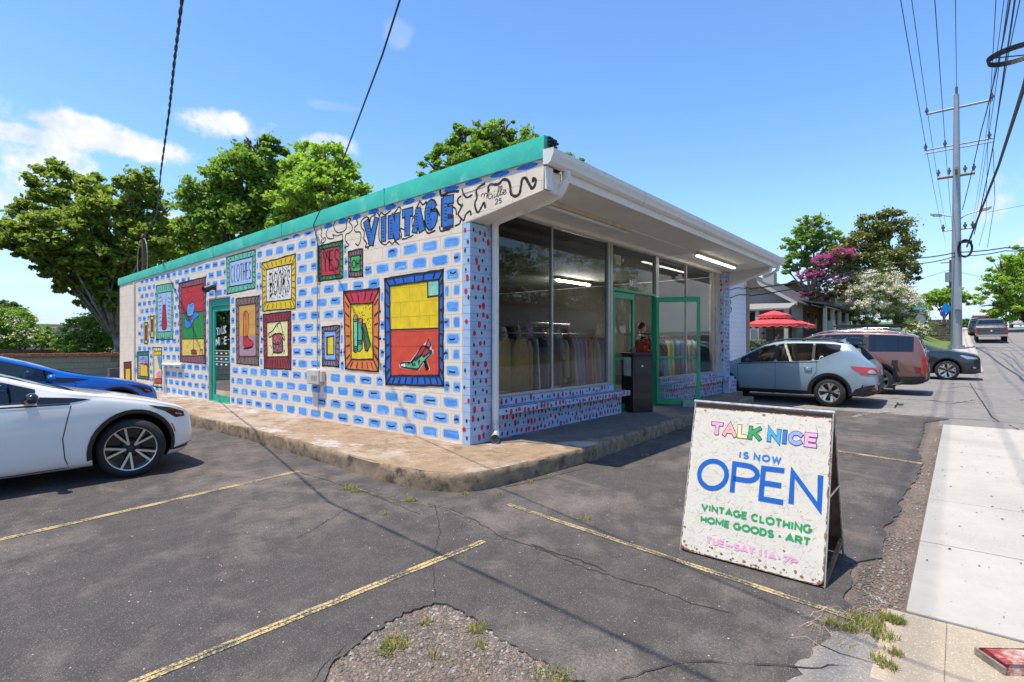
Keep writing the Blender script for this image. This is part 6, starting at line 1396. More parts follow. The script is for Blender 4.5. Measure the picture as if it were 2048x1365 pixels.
        for i in range(ns):
            a = 2 * PI * i / ns + .15
            if kind == 'Y':
                for da in (-.23, .23):
                    ca, sa = math.cos(a), math.sin(a); e = (math.cos(a + da) * (rr - .012), math.sin(a + da) * (rr - .012)); mid = (ca * rr * sp.get('fork', .45), sa * rr * sp.get('fork', .45)); hub = (ca * .045, sa * .045); w_ = sp.get('sw', .02)
                    for (p, q, z0, z1, wa, wb) in ((hub, mid, ww - .035, ww - .02, w_ * .8, w_ * 1.1), (mid, e, ww - .02, ww - .008, w_ * .8, w_ * 1.0)):
                        p = Vector(p); q = Vector(q); d = (q - p).normalized(); nn = Vector((-d.y, d.x)); T_ = [(p + nn * wa, z0), (p - nn * wa, z0), (q - nn * wb, z1), (q + nn * wb, z1)]
                        b.add([M_ @ Vector((u.x, u.y, z)) for u, z in T_] + [M_ @ Vector((u.x, u.y, z - .03)) for u, z in T_], [(0, 1, 2, 3), (0, 4, 5, 1), (1, 5, 6, 2), (2, 6, 7, 3), (3, 7, 4, 0)])
            else:
                ca, sa = math.cos(a), math.sin(a); p = Vector((ca, sa)) * .04; q = Vector((math.cos(a + .12), math.sin(a + .12))) * (rr - .012); d = (q - p).normalized(); nn = Vector((-d.y, d.x)); w_ = sp.get('sw', .02)
                T_ = [(p + nn * w_, ww - .035), (p - nn * w_, ww - .035), (q - nn * w_ * 1.2, ww - .01), (q + nn * w_ * 1.2, ww - .01)]; b.add([M_ @ Vector((u.x, u.y, z)) for u, z in T_] + [M_ @ Vector((u.x, u.y, z - .03)) for u, z in T_], [(0, 1, 2, 3), (0, 4, 5, 1), (1, 5, 6, 2), (2, 6, 7, 3), (3, 7, 4, 0)])
        b.cur = 2; b.lathe([(.0, ww - .016), (.034, ww - .018), (.040, ww - .045)], M_, 18)
        b.build('rim', [M_alloy, M_gloss, M_trim], t, local=True, smooth=35)
    for i, wx in enumerate(sp['wx']):
        for s in (-1, 1): wheel(wx, s, sp.get('steer', 0) if i == 0 else 0)
    # mirrors
    mx, mz = sp['mirror']
    for s in (-1, 1):
        b = MB(); y = s * (Wd * .97); b.box(mx - .06, mx + .07, min(s * (Wd + .0), s * (Wd + .19)), max(s * (Wd + .0), s * (Wd + .19)), mz - .03, mz + .10); dm_ = b.build('door_mirror', sp.get('mirm', M_gloss), body, local=True, smooth=True); dm_.modifiers.new('s', 'SUBSURF').levels = 3; dm_.modifiers['s'].render_levels = 3; b = MB(); b.prism([(mx - .04, y - s * .07, mz - .02), (mx + .05, y - s * .07, mz - .02), (mx + .04, s * (Wd + .04), mz + .0), (mx - .03, s * (Wd + .04), mz)], (0, 0, .025)); b.build('mirror_arm', M_trim, body, local=True)
    for s in (-1, 1):
        for q in sp.get('seams', []): ribbon('door_gap', q, .008, s, M_seam)
        for (hx, hz) in sp.get('handles', []):
            h = bvh.ray_cast(Vector((hx, s * 3, hz)), Vector((0, -s, 0)))[0]; b = MB(); b.tube([(hx - .09, h.y - s * .005, hz), (hx - .07, h.y + s * .035, hz), (hx + .07, h.y + s * .035, hz), (hx + .09, h.y - s * .005, hz)], .013, 6); b.build('door_handle', sp.get('hm', sp['paint']), body, local=True, smooth=True)
        if sp.get('rails'):
            x0, x1, hh = sp['rails']; b = MB(); y = s * (Wd * .955 - sp.get('tum', .4) * (interp(zt, (x0 + x1) / 2) - interp(zbl, (x0 + x1) / 2))) * .93; P = [(x0 + (x1 - x0) * t, y, interp(zt, x0 + (x1 - x0) * t) + (hh * min(1, 6 * t, 6 * (1 - t)))) for t in [i / 14 for i in range(15)]]
            b.tube(P, .018, 6)
            for t in (.02, .5, .98): q = P[int(t * 14)]; b.box(q[0] - .04, q[0] + .04, y - .015, y + .015, q[2] - hh, q[2])
            b.build('roof_rail', sp.get('railm', M_trim), body, local=True, smooth=True)
    return cars
def paint(name, col, metal=0., rough=.32): return mat(name, col, rough, metal, var=.015, coat=1.)
white_p = paint('white pearl paint', (.80, .775, .73)); blue_p = paint('bright blue paint', (.0, .12, .55), .3)
# --- low hatchbacks on the left (scaled from the wheel and the bonnet line seen in the photo)
def hatch_spec(p, seat):
    return dict(L=4.25, W=1.70, low=p, top=[(0, .50), (.05, .66), (.14, .72), (.5, .83), (1.0, .93), (1.3, 1.0), (1.9, 1.20), (2.35, 1.31), (2.75, 1.325), (3.3, 1.27), (3.8, 1.08), (4.1, .95), (4.2, .88), (4.25, .70)],
                belt=[(0, .42), (.12, .60), (.5, .76), (1.0, .85), (1.4, .835), (2.5, .845), (3.4, .91), (4.1, .86), (4.25, .62)],
                bot=[(0, .26), (.08, .19), (.25, .15), (4.0, .17), (4.2, .25), (4.25, .30)], plan=[(0, .70), (.05, .79), (.16, .88), (.40, .955), (.8, .99), (1.3, 1.), (3.3, 1.), (3.9, .95), (4.2, .86), (4.25, .80)],
                st=[0, .04, .12, .25, .42, .62, .85, 1.0, 1.14, 1.3, 1.45, 1.6, 1.7, 1.9, 2.1, 2.28, 2.34, 2.6, 2.9, 3.05, 3.12, 3.35, 3.6, 3.85, 4.05, 4.17, 4.22, 4.25],
                win=[(1.15, 2.1, 'front'), (3.12, 4.04, 'rear'), (1.45, 1.7, 'side'), (1.7, 2.28, 'side'), (2.34, 3.05, 'side'), (3.12, 3.5, 'side')], winm=[CGm, CGd, CG, CG, CG, CG], cab=(1.3, 3.6), wx=(.66, 3.19), wr=.315, rim=.76, spokes=(5, 'Y'), sw=.0115, fork=.18,
                paint=p, arch=(.045, M_gloss), mirror=(1.50, .885), seams=[[(1.19, .82), (1.22, .7), (1.26, .5), (1.24, .30), (1.20, .20), (2.30, .18)], [(2.31, .85), (2.36, .5), (2.34, .2)]], handles=[(2.15, .74), (3.0, .76)], crown=.035, seat=seat, steer=-14)
def hatch_details(C, s, near):
    side, ribbon = C['side'], C['ribbon']
    for q in (-1, 1):
        side('headlamp', [(.13, .60), (.14, .655), (.30, .72), (.52, .765), (.50, .752), (.36, .685), (.24, .60)], q, M_gloss); side('headlamp_lens', [(.14, .615), (.15, .645), (.33, .70), (.45, .725), (.30, .66), (.22, .615)], q, M_gloss, .007); side('lamp_projector', [(.17, .63), (.25, .655), (.25, .64), (.18, .62)], q, M_lampw, .010)
        side('quarter_trim', [(1.02, .872), (1.18, .895), (1.50, .925), (1.44, .85), (1.20, .848)], q, M_gloss, .004)
        side('side_marker', [(.275, .535), (.295, .545), (.255, .435), (.24, .44)], q, M_amber)
        side('bumper_inlet', [(.03, .305), (.30, .25), (.30, .235), (.04, .25), (.01, .30)], q, M_gloss, .005); side('sill_trim', [(1.1, .19), (1.1, .17), (2.9, .17), (2.9, .19)], q, white_p if C['sp']['paint'] is white_p else M_trim, .004)
        ribbon('window_moulding', [(1.2, .838), (1.5, .838), (2.5, .848), (3.3, .905)], .014, q, M_gloss, .004)
        ribbon('bonnet_gap', [(.34, .60), (.62, .70), (.95, .765)], .0, -1, M_seam) if False else None
    C['side']('grille', [(-.5, .22), (.5, .22), (.42, .42), (-.42, .42)], -1, M_gloss, .005, axis='x'); b = MB(); b.ball((.012, 0, .56), (.01, .06, .04), 12, 6); b.build('badge', M_chr, C['body'], local=True, smooth=True)
# rotation PI: nose towards +x of the world
CW = make_car('parked_car', 'white low hatchback with black wheel arches, nearest car on the left', hatch_spec(white_p, M_seat), (2.45, 7.63, -.005), PI); hatch_details(CW, -1, True)
CB_ = make_car('parked_car', 'bright blue hatchback behind the white car', dict(hatch_spec(blue_p, M_seatl), mirm=blue_p, top=[(a, z * 1.0 + .0) for a, z in hatch_spec(blue_p, M_seat)['top']]), (3.20, 11.35, .0), PI); hatch_details(CB_, -1, False)

# --- pale blue crossover, near car on the right (nose away from the street)
cr_p = paint('pale blue grey paint', (.26, .345, .40), .25)
CSP = dict(L=4.46, W=1.80, top=[(0, .62), (.06, .82), (.2, .92), (.6, 1.0), (1.0, 1.06), (1.25, 1.12), (1.8, 1.44), (2.15, 1.56), (2.6, 1.60), (3.2, 1.595), (3.7, 1.56), (3.95, 1.50), (4.2, 1.20), (4.36, 1.06), (4.42, .98), (4.46, .76)],
           belt=[(0, .55), (.15, .78), (.6, .90), (1.2, .98), (1.8, 1.02), (3.0, 1.07), (3.7, 1.13), (4.1, 1.10), (4.36, .98), (4.46, .68)], bot=[(0, .34), (.1, .26), (.3, .235), (4.1, .25), (4.35, .30), (4.46, .38)],
           plan=[(0, .76), (.06, .84), (.2, .93), (.5, .985), (.9, 1.), (3.7, 1.), (4.1, .965), (4.35, .91), (4.46, .84)],
           st=[0, .04, .12, .28, .5, .75, 1.0, 1.12, 1.25, 1.4, 1.5, 1.62, 1.85, 2.1, 2.22, 2.30, 2.6, 2.88, 3.1, 3.16, 3.24, 3.35, 3.55, 3.72, 3.9, 4.03, 4.15, 4.27, 4.36, 4.42, 4.46],
           win=[(1.25, 2.0, 'front'), (3.9, 4.27, 'rear'), (1.40, 2.22, 'side'), (2.30, 3.1, 'side'), (3.16, 3.72, 'side')], winm=[CGm, CGd, CG, CG, CGd], cab=(1.35, 4.0), wx=(.90, 3.48), wr=.345, rim=.68, spokes=(5, 'Y'), sw=.03, paint=cr_p, low=M_trim, clad=True, arch=(.075, M_trim), mirror=(1.62, 1.06), drv=-1,
           seams=[[(2.26, 1.06), (2.27, .6), (2.25, .34)], [(1.32, 1.0), (1.34, .6), (1.36, .34)], [(3.20, 1.10), (3.22, .85), (3.12, .70), (3.02, .5), (3.0, .34)]], handles=[(2.12, .90), (3.02, .94)], rails=(2.0, 3.75, .055), tum=.36, qtr=(3.24, 3.9))
CC = make_car('parked_car', 'pale blue grey crossover with black cladding and a hitch rack, beside the shop', CSP, (15.85, 5.92, -.105), PI / 2)
# +x of the car (backwards) must point to -y of the world: rotate by -90 deg
CC['root'].rotation_euler = (0, 0, -PI / 2)
for q in (-1, 1):
    CC['side']('cladding', [(.0, .40), (.40, .42), (.44, .30), (.3, .24), (.0, .28)], q, M_trim); CC['side']('cladding', [(1.33, .36), (3.05, .36), (3.05, .24), (1.33, .24)], q, M_trim); CC['side']('cladding', [(3.92, .30), (4.02, .45), (4.2, .52), (4.44, .58), (4.46, .40), (4.3, .28)], q, M_trim)
    CC['side']('tail_lamp', [(3.92, 1.00), (3.94, .95), (4.08, .86), (4.2, .80), (4.44, .80), (4.44, .93), (4.36, .965), (4.12, .985)], q, M_lamp, .012); CC['side']('tail_lamp_lens', [(4.25, .86), (4.30, .83), (4.42, .83), (4.43, .90), (4.30, .915)], q, M_lampw, .016)
    CC['side']('headlamp', [(.06, .74), (.1, .82), (.45, .88), (.55, .86), (.3, .76)], q, M_lampw, .006); CC['side']('reflector', [(4.33, .46), (4.42, .47), (4.43, .425), (4.34, .415)], q, M_lamp, .012)
    CC['ribbon']('window_moulding', [(1.35, 1.0), (1.8, 1.025), (3.0, 1.075), (3.25, 1.09)], .02, q, M_trim, .005)
CC['side']('tail_lamp', [(-.86, .80), (-.60, .82), (-.60, .90), (-.86, .95)], 1, M_lamp, .01, axis='x'); CC['side']('tail_lamp', [(.86, .80), (.60, .82), (.60, .90), (.86, .95)], 1, M_lamp, .01, axis='x'); CC['side']('number_plate', [(-.16, .78), (.16, .78), (.16, .90), (-.16, .90)], 1, mat('plate', (.4, .45, .5), .4), .012, axis='x'); CC['side']('rear_bumper', [(-.85, .40), (.85, .40), (.85, .56), (-.85, .56)], 1, M_trim, .012, axis='x')
b = MB(); b.prism([(3.86, -.60, 1.535), (4.06, -.58, 1.50), (4.06, .58, 1.50), (3.86, .60, 1.535)], (0, 0, .03)); b.build('roof_spoiler', M_gloss, CC['body'], local=True, bevel=.01)
b = MB(); b.prism([(3.55, -.02, 1.60), (3.72, -.02, 1.585), (3.70, -.01, 1.67)], (0, .03, 0)); b.build('antenna_fin', cr_p, CC['body'], local=True)
b = MB(); b.tube([(4.40, 0, .42), (4.72, 0, .42)], .03, 6); b.tube([(4.70, 0, .42), (4.72, 0, 1.12)], .03, 6); b.tube([(4.70, -.5, .55), (4.70, .5, .55)], .022, 6)
for s in (-.35, .35): b.tube([(4.72, s, .56), (4.86, s, .58), (4.88, s, .70)], .018, 6); b.tube([(4.72, s * .6, 1.08), (4.78, s * .6, .86)], .02, 6)
b.box(4.66, 4.78, -.12, .12, 1.0, 1.14); tag(b.build('bicycle_rack', M_trim, CC['root'], local=True, smooth=40), 'folded black bicycle rack on the tow hitch')
# --- copper box-backed SUV
co_p = paint('copper brown paint', (.19, .085, .06), .35)
ESP = dict(L=4.85, W=1.92, top=[(0, .75), (.05, .98), (.2, 1.05), (1.1, 1.12), (1.3, 1.18), (1.85, 1.56), (2.2, 1.68), (2.8, 1.72), (3.8, 1.70), (4.4, 1.66), (4.62, 1.60), (4.76, 1.25), (4.80, 1.10), (4.85, .8)], belt=[(0, .6), (.12, .95), (1.2, 1.04), (2, 1.10), (4.6, 1.14), (4.85, .75)],
           bot=[(0, .36), (.1, .28), (.3, .25), (4.5, .26), (4.75, .32), (4.85, .4)], plan=[(0, .80), (.06, .88), (.2, .95), (.5, .99), (.9, 1.), (4.2, 1.), (4.6, .965), (4.78, .93), (4.85, .88)],
           st=[0, .04, .12, .28, .5, .8, 1.1, 1.3, 1.5, 1.6, 1.9, 2.2, 2.36, 2.44, 2.8, 3.2, 3.4, 3.48, 3.52, 3.8, 4.1, 4.4, 4.55, 4.64, 4.70, 4.76, 4.81, 4.85], win=[(1.3, 2.1, 'front'), (4.62, 4.74, 'rear'), (1.55, 2.36, 'side'), (2.44, 3.4, 'side'), (3.5, 4.55, 'side')], winm=[CGm, CGd, CG, CGd, CGd],
           cab=(1.4, 4.4), wx=(.93, 3.75), wr=.37, rim=.68, spokes=(6, 'I'), sw=.03, paint=co_p, arch=(.07, M_trim), mirror=(1.7, 1.12), seams=[[(2.40, 1.1), (2.40, .4)], [(3.46, 1.12), (3.42, .8), (3.30, .6), (3.26, .4)]], handles=[(2.26, .98), (3.3, 1.0)], rails=(2.1, 4.4, .06), railm=M_chr, tum=.24)
CE = make_car('parked_car', 'copper brown box backed sport utility car between the pale blue and the dark one', ESP, (18.95, 5.50, .03), -PI / 2)
for q in (-1, 1):
    CE['side']('cladding', [(1.35, .40), (3.3, .40), (3.3, .25), (1.35, .25)], q, M_trim); CE['side']('cladding', [(4.22, .30), (4.22, .50), (4.84, .52), (4.84, .34)], q, M_trim); CE['side']('tail_lamp', [(4.70, .60), (4.83, .60), (4.83, 1.05), (4.74, 1.10)], q, M_lamp, .012); CE['side']('lower_lamp', [(4.55, .78), (4.83, .72), (4.83, .60), (4.6, .62)], q, mat('smoked lamp', (.12, .01, .01), .15, coat=.7), .008)
CE['side']('rear_bumper', [(-.9, .38), (.9, .38), (.9, .60), (-.9, .60)], 1, M_trim, .012, axis='x'); CE['side']('tail_panel', [(-.8, .75), (.8, .75), (.8, .86), (-.8, .86)], 1, M_lamp, .01, axis='x'); CE['side']('number_plate', [(-.16, .62), (.16, .62), (.16, .73), (-.16, .73)], 1, mat('plate', (.4, .45, .5), .4), .014, axis='x')
# --- dark family SUV, nose to the street
nv_p = paint('blue black paint', (.012, .018, .025), .2)
NSP = dict(L=5.0, W=1.95, top=[(0, .72), (.05, .90), (.2, .98), (.7, 1.10), (1.15, 1.17), (1.4, 1.24), (2.0, 1.56), (2.4, 1.86), (2.9, 1.94), (3.8, 1.93), (4.4, 1.86), (4.66, 1.74), (4.88, 1.22), (4.95, 1.1), (5.0, .8)], belt=[(0, .6), (.12, .86), (.7, 1.0), (1.3, 1.08), (2, 1.12), (4.3, 1.20), (4.8, 1.12), (5.0, .7)],
           bot=[(0, .36), (.1, .26), (.3, .24), (4.6, .26), (4.9, .32), (5.0, .4)], plan=[(0, .74), (.06, .84), (.2, .93), (.5, .985), (.9, 1.), (4.3, 1.), (4.7, .96), (4.95, .88), (5, .82)],
           st=[0, .04, .12, .3, .5, .8, 1.1, 1.28, 1.42, 1.6, 1.72, 2.0, 2.3, 2.44, 2.52, 2.9, 3.2, 3.4, 3.48, 3.8, 4.1, 4.4, 4.5, 4.64, 4.76, 4.87, 4.95, 5.0], win=[(1.4, 2.3, 'front'), (4.64, 4.87, 'rear'), (1.60, 2.44, 'side'), (2.52, 3.4, 'side'), (3.48, 4.5, 'side')], winm=[CGm, CGd, CG, CGd, CGd],
           cab=(1.5, 4.5), wx=(.98, 3.87), wr=.372, rim=.72, spokes=(6, 'Y'), sw=.028, paint=nv_p, arch=(.06, M_trim), mirror=(1.85, 1.16), seams=[[(2.48, 1.12), (2.48, .4)], [(1.5, 1.08), (1.5, .4)]], handles=[(2.3, .98), (3.3, 1.0)], rails=(2.4, 4.5, .07), railm=M_chr, tum=.34, steer=0)
CN = make_car('parked_car', 'blue black sport utility car with its nose to the street', NSP, (26.75, -.62, .05), PI / 2)
for q in (-1, 1): CN['side']('headlamp', [(.10, .80), (.14, .86), (.55, .95), (.62, .93), (.4, .80)], q, M_lampw, .006); CN['side']('bumper_inlet', [(.05, .42), (.3, .44), (.3, .56), (.08, .58)], q, M_gloss, .006); CN['side']('fog_light', [(.16, .46), (.24, .47), (.24, .53), (.16, .52)], q, M_lampw, .008); CN['ribbon']('chrome_moulding', [(1.5, 1.09), (2, 1.125), (3.5, 1.17), (4.4, 1.21)], .03, q, M_chr, .006)
b = MB()
for x in (2.75, 3.5): b.tube([(x, -.72, 2.05), (x, .72, 2.05)], .018, 6)
b.prism([(2.0, -.62, 2.08), (4.7, -.62, 2.08), (4.8, -.62, 2.13), (1.95, -.62, 2.12)], (0, 1.24, 0))
for i in range(5): b.tube([(2.2, -.5 + i * .25, 2.15), (4.6, -.5 + i * .25, 2.15)], .012, 5)
b.build('roof_rack', M_trim, CN['root'], local=True)
# --- dark hatchback beyond it, silver window line
SSP = dict(NSP, L=4.5, W=1.84, top=[(a * .9, z * .86) for a, z in NSP['top']], belt=[(a * .9, z * .86) for a, z in NSP['belt']], bot=[(a * .9, z) for a, z in NSP['bot']], plan=[(a * .9, z) for a, z in NSP['plan']], st=[a * .9 for a in NSP['st']], win=[(a * .9, c * .9, w) for a, c, w in NSP['win']], cab=(1.3, 4.0), wx=(.88, 3.45), wr=.345, mirror=(1.66, 1.0), seams=[], handles=[(2.1, .85), (3., .86)], railm=M_trim, paint=paint('dark slate paint', (.02, .03, .04), .2))
CH_ = make_car('parked_car', 'black hatchback with a chrome window line beyond the blue black car', SSP, (30.6, .35, g(30.6)), PI / 2)
for q in (-1, 1): CH_['ribbon']('chrome_moulding', [(1.35, .94), (1.8, .965), (3.2, 1.0), (3.9, 1.04), (3.7, 1.22), (3.2, 1.40), (2.4, 1.455)], .05, q, M_chr, .006)
# --- silver car mostly hidden behind the copper one
SLP = dict(SSP, paint=paint('silver paint', (.45, .46, .48), .6), top=[(a, z * .97) for a, z in SSP['top']])
make_car('parked_car', 'pale silver car half hidden behind the copper brown one', SLP, (22.4, 6.2, .05), -PI / 2)
# --- grey pick-up seen from behind
pk_p = paint('graphite paint', (.075, .078, .085), .5)
def pickup(label, p, loc, rz, full=True):
    sp = dict(L=5.6, W=2.0, top=[(0, .85), (.05, 1.1), (.2, 1.17), (1.1, 1.24), (1.35, 1.30), (1.9, 1.70), (2.2, 1.84), (2.8, 1.88), (3.3, 1.86), (3.5, 1.78), (3.62, 1.28), (3.66, 1.24), (3.7, 1.235), (5.45, 1.24), (5.56, 1.235), (5.6, 1.15)], belt=[(0, .7), (.1, 1.02), (1.2, 1.16), (3.6, 1.19), (5.5, 1.19), (5.6, 1.08)],
              bot=[(0, .45), (.1, .40), (5.4, .45), (5.6, .55)], plan=[(0, .84), (.06, .92), (.3, .99), (.8, 1.), (5.5, 1.), (5.6, .99)], st=[0, .04, .12, .3, .6, .9, 1.15, 1.35, 1.6, 1.72, 2.1, 2.36, 2.44, 2.8, 3.1, 3.3, 3.42, 3.5, 3.58, 3.64, 3.70, 4.2, 4.8, 5.3, 5.5, 5.56, 5.6],
              win=[(1.4, 2.1, 'front'), (3.5, 3.60, 'rear'), (1.66, 2.36, 'side'), (2.44, 3.3, 'side')], winm=[CGm, CGd, CGd, CGd], cab=(1.5, 3.3), wx=(.98, 4.45), wr=.40, rim=.62, spokes=(6, 'I'), sw=.03, paint=p, arch=(.05, M_trim), mirror=(1.75, 1.25), seams=[[(3.62, 1.2), (3.62, .5)]], handles=[(2.25, 1.05)], tum=.3, crown=.015)
    C = make_car('pickup_truck', label, sp, loc, rz, 'pickup truck')
    C['side']('tailgate_gap', [(-.80, .68), (.80, .68), (.80, .69), (-.80, .69)], 1, M_seam, .005, axis='x'); C['side']('tailgate_band', [(-.78, .98), (.78, .98), (.78, .96), (-.78, .96)], 1, M_seam, .005, axis='x')
    for s in (-1, 1): C['side']('tail_lamp', [(s * .84, .74), (s * .97, .74), (s * .97, 1.1), (s * .84, 1.1)], 1, M_lamp, .012, axis='x')
    b = MB(); b.box(5.58, 5.74, -.95, .95, .48, .62); b.build('chrome_bumper', M_chr, C['body'], local=True, bevel=.02); b = MB(); b.box(5.745, 5.755, -.16, .16, .50, .61); b.build('number_plate', mat('plate', (.4, .45, .5), .4), C['body'], local=True)
    b = MB(); b.ball((5.61, 0, .92), (.012, .10, .045), 14, 6); b.build('oval_badge', M_chr, C['body'], local=True, smooth=True); return C
px_ = at(1983, 687, 43)
P1_ = pickup('dark grey pickup truck parked at the kerb, seen from behind', pk_p, (px_.x + 5.6, px_.y, g(px_.x + 5.6) - .03), PI)['root']
P1_.rotation_euler = (0, R(2.6), PI)
pw = at(2044, 652, 70)
C2_ = pickup('white pickup truck near the crest of the street', white_p, (pw.x + 5.6, pw.y, g(pw.x + 5.6) - .02), PI); C2_['root'].rotation_euler = (0, R(2), PI)
# vehicle with a loaded roof rack in front of the grey pick-up
JSP = dict(ESP, paint=paint('dark olive paint', (.03, .034, .03), .1), seams=[], rails=None)
pj = at(1962, 670, 52)
CJ = make_car('parked_car', 'tall dark car with a loaded roof rack in front of the grey pickup', JSP, (pj.x + 4.8, pj.y, g(pj.x + 3.5)), PI); CJ['root'].rotation_euler = (0, R(3.5), PI)
b = MB(); b.box(1.9, 4.4, -.7, .7, 1.80, 1.84); b.build('rack_platform', M_trim, CJ['root'], local=True)
b = MB(); b.box(2.0, 4.3, -.62, .62, 1.85, 2.02); b.build('rack_load', mat('faded red canvas', (.42, .13, .10), .8, var=.2), CJ['root'], local=True, bevel=.05)
b = MB()
for s in (-.5, -.17, .17, .5): b.box(4.42, 4.46, s - .08, s + .08, 1.83, 1.92)
b.build('light_bar', M_trim, CJ['root'], local=True)
pk = at(2050, 648, 72)
SMP = dict(SSP, paint=nv_p)
make_car('parked_car', 'small dark car cut by the right edge near the crest', SMP, (pk.x, pk.y - 3, g(pk.x)), PI)
# ================================================================ TREES
M_bark = mat('bark', (.12, .095, .07), .95, var=.25, scale=5, bump=.6, bscale=20); M_barkp = mat('pale bark', (.30, .27, .22), .9, var=.35, scale=4)
LEAF = {'syc': leafmat('sycamore leaf', (0.099, 0.172, 0.030), (0.276, 0.344, 0.070)), 'mid': leafmat('maple leaf', (0.092, 0.186, 0.036), (0.237, 0.358, 0.070)), 'bright': leafmat('young leaf', (0.144, 0.276, 0.041), (0.329, 0.468, 0.084)),
        'dark': leafmat('dark leaf', (0.046, 0.104, 0.025), (0.132, 0.221, 0.049)), 'mag': leafmat('magnolia leaf', (0.079, 0.117, 0.028), (0.264, 0.276, 0.077), .15), 'myr': leafmat('myrtle leaf', (0.079, 0.152, 0.036), (0.211, 0.276, 0.070))}
def leaves(name, parent, lobes, cnt, size, m, seed, droop=.3, clumps=60, base=None):
    r = np.random.RandomState(seed); Ls = np.array(lobes, dtype=float); vol = Ls[:, 3] * Ls[:, 4] * Ls[:, 5]; vol = vol ** .8; pr = vol / vol.sum()
    nc = clumps * len(lobes); li = r.choice(len(Ls), nc, p=pr); d = r.normal(size=(nc, 3)); d /= np.linalg.norm(d, axis=1)[:, None]; rad = r.uniform(.35, 1.04, nc) ** .5
    cc = Ls[li, :3] + d * Ls[li, 3:6] * rad[:, None]; cs = Ls[li, 3:6].min(axis=1) * r.uniform(.13, .30, nc)
    k = r.randint(0, nc, cnt); q = r.normal(size=(cnt, 3)) * .62; q[:, 2] *= .6; P = cc[k] + q * cs[k][:, None]
    N = r.normal(size=(cnt, 3)); N[:, 2] = np.abs(N[:, 2]) + .35; N /= np.linalg.norm(N, axis=1)[:, None]
    A = np.cross(N, r.normal(size=(cnt, 3))); A /= np.linalg.norm(A, axis=1)[:, None]; B = np.cross(N, A); s = size * r.uniform(.5, 1.15, cnt)[:, None]
    v0 = P - A * s * .5; v1 = P + B * s * .32 - N * s * .08; v2 = P + A * s * .5 - N * s * droop * .4; v3 = P - B * s * .32 - N * s * .08
    V = np.stack([v0, v1, v2, v3], axis=1).reshape(-1, 3); o0 = org(parent); V -= np.array([o0.x, o0.y, o0.z])
    me = bpy.data.meshes.new(name); me.vertices.add(cnt * 4); me.vertices.foreach_set('co', V.ravel()); me.loops.add(cnt * 4); me.loops.foreach_set('vertex_index', np.arange(cnt * 4, dtype=np.int32))
    me.polygons.add(cnt); me.polygons.foreach_set('loop_start', np.arange(cnt, dtype=np.int32) * 4); me.polygons.foreach_set('loop_total', np.full(cnt, 4, dtype=np.int32)); me.update(calc_edges=True); me.materials.append(m)
    o = bpy.data.objects.new(name, me); COL.objects.link(o); o.parent = parent; return o
def branches(base, lobes, r0, seed, m, parent, top=None):
    rd = random.Random(seed); b = MB(); base = Vector(base); cx = sum(l[0] for l in lobes) / len(lobes); cy = sum(l[1] for l in lobes) / len(lobes); zt = 0
    fork = Vector((base.x * .7 + cx * .3, base.y * .7 + cy * .3, base.z + (min(l[2] for l in lobes) - base.z) * .55))
    b.tube([base - Vector((0, 0, .3)), base + Vector((0, 0, .05)), base.lerp(fork, .5) + Vector((rd.uniform(-.1, .1), rd.uniform(-.1, .1), 0)), fork], [r0 * 1.35, r0 * 1.1, r0 * .9, r0 * .8], 8)
    for l in lobes:
        c = Vector(l[:3]); mid = fork.lerp(c, .5) + Vector((rd.uniform(-.4, .4), rd.uniform(-.4, .4), .3)); b.tube([fork - Vector((0, 0, .2)), mid, c], [r0 * .5, r0 * .3, r0 * .12], 6)
        for i in range(7):
            d = Vector((rd.gauss(0, 1), rd.gauss(0, 1), rd.gauss(.3, .8))).normalized(); e = c + Vector((d.x * l[3], d.y * l[4], d.z * l[5])) * .85; s_ = mid.lerp(c, rd.uniform(.2, 1)); b.tube([s_, s_.lerp(e, .5) + Vector((0, 0, .1)), e], [r0 * .22, r0 * .13, r0 * .04], 5)
    return b.build('trunk', m, parent, smooth=True)
def tree(name, label, base_px, depth, lob, cnt, size, m, seed, r0=.25, bark=None, group=None, extra=None, zb=None, cat_='tree', clumps=60):
    """lob: (px, py, half width px, half height px, depth offset m) at the given depth"""
    L_ = []
    for (px, py, rx, ry, dd) in lob:
        c = at(px, py, depth + dd); k = (depth + dd) / FL; L_.append((c.x, c.y, c.z, rx * k, rx * k, ry * k))
    bp = at(base_px, 700, depth); z = g(bp.x) - .05 if zb is None else zb; base = (bp.x, bp.y, z); t = thing(name, label, cat_, base, 0, group)
    branches(base, L_, r0, seed, bark or M_bark, t); crown = leaves('crown', t, L_, cnt, size, m, seed, clumps=clumps)
    for (m2, n2, s2, lobs) in (extra or []):
        L2 = []
        for (px, py, rx, ry, dd) in lobs: c = at(px, py, depth + dd); k = (depth + dd) / FL; L2.append((c.x, c.y, c.z, rx * k, rx * k, ry * k))
        leaves('blossom' if 'flower' in m2.name else 'crown', t, L2, n2, s2, m2, seed + 5, clumps=clumps)
    return t
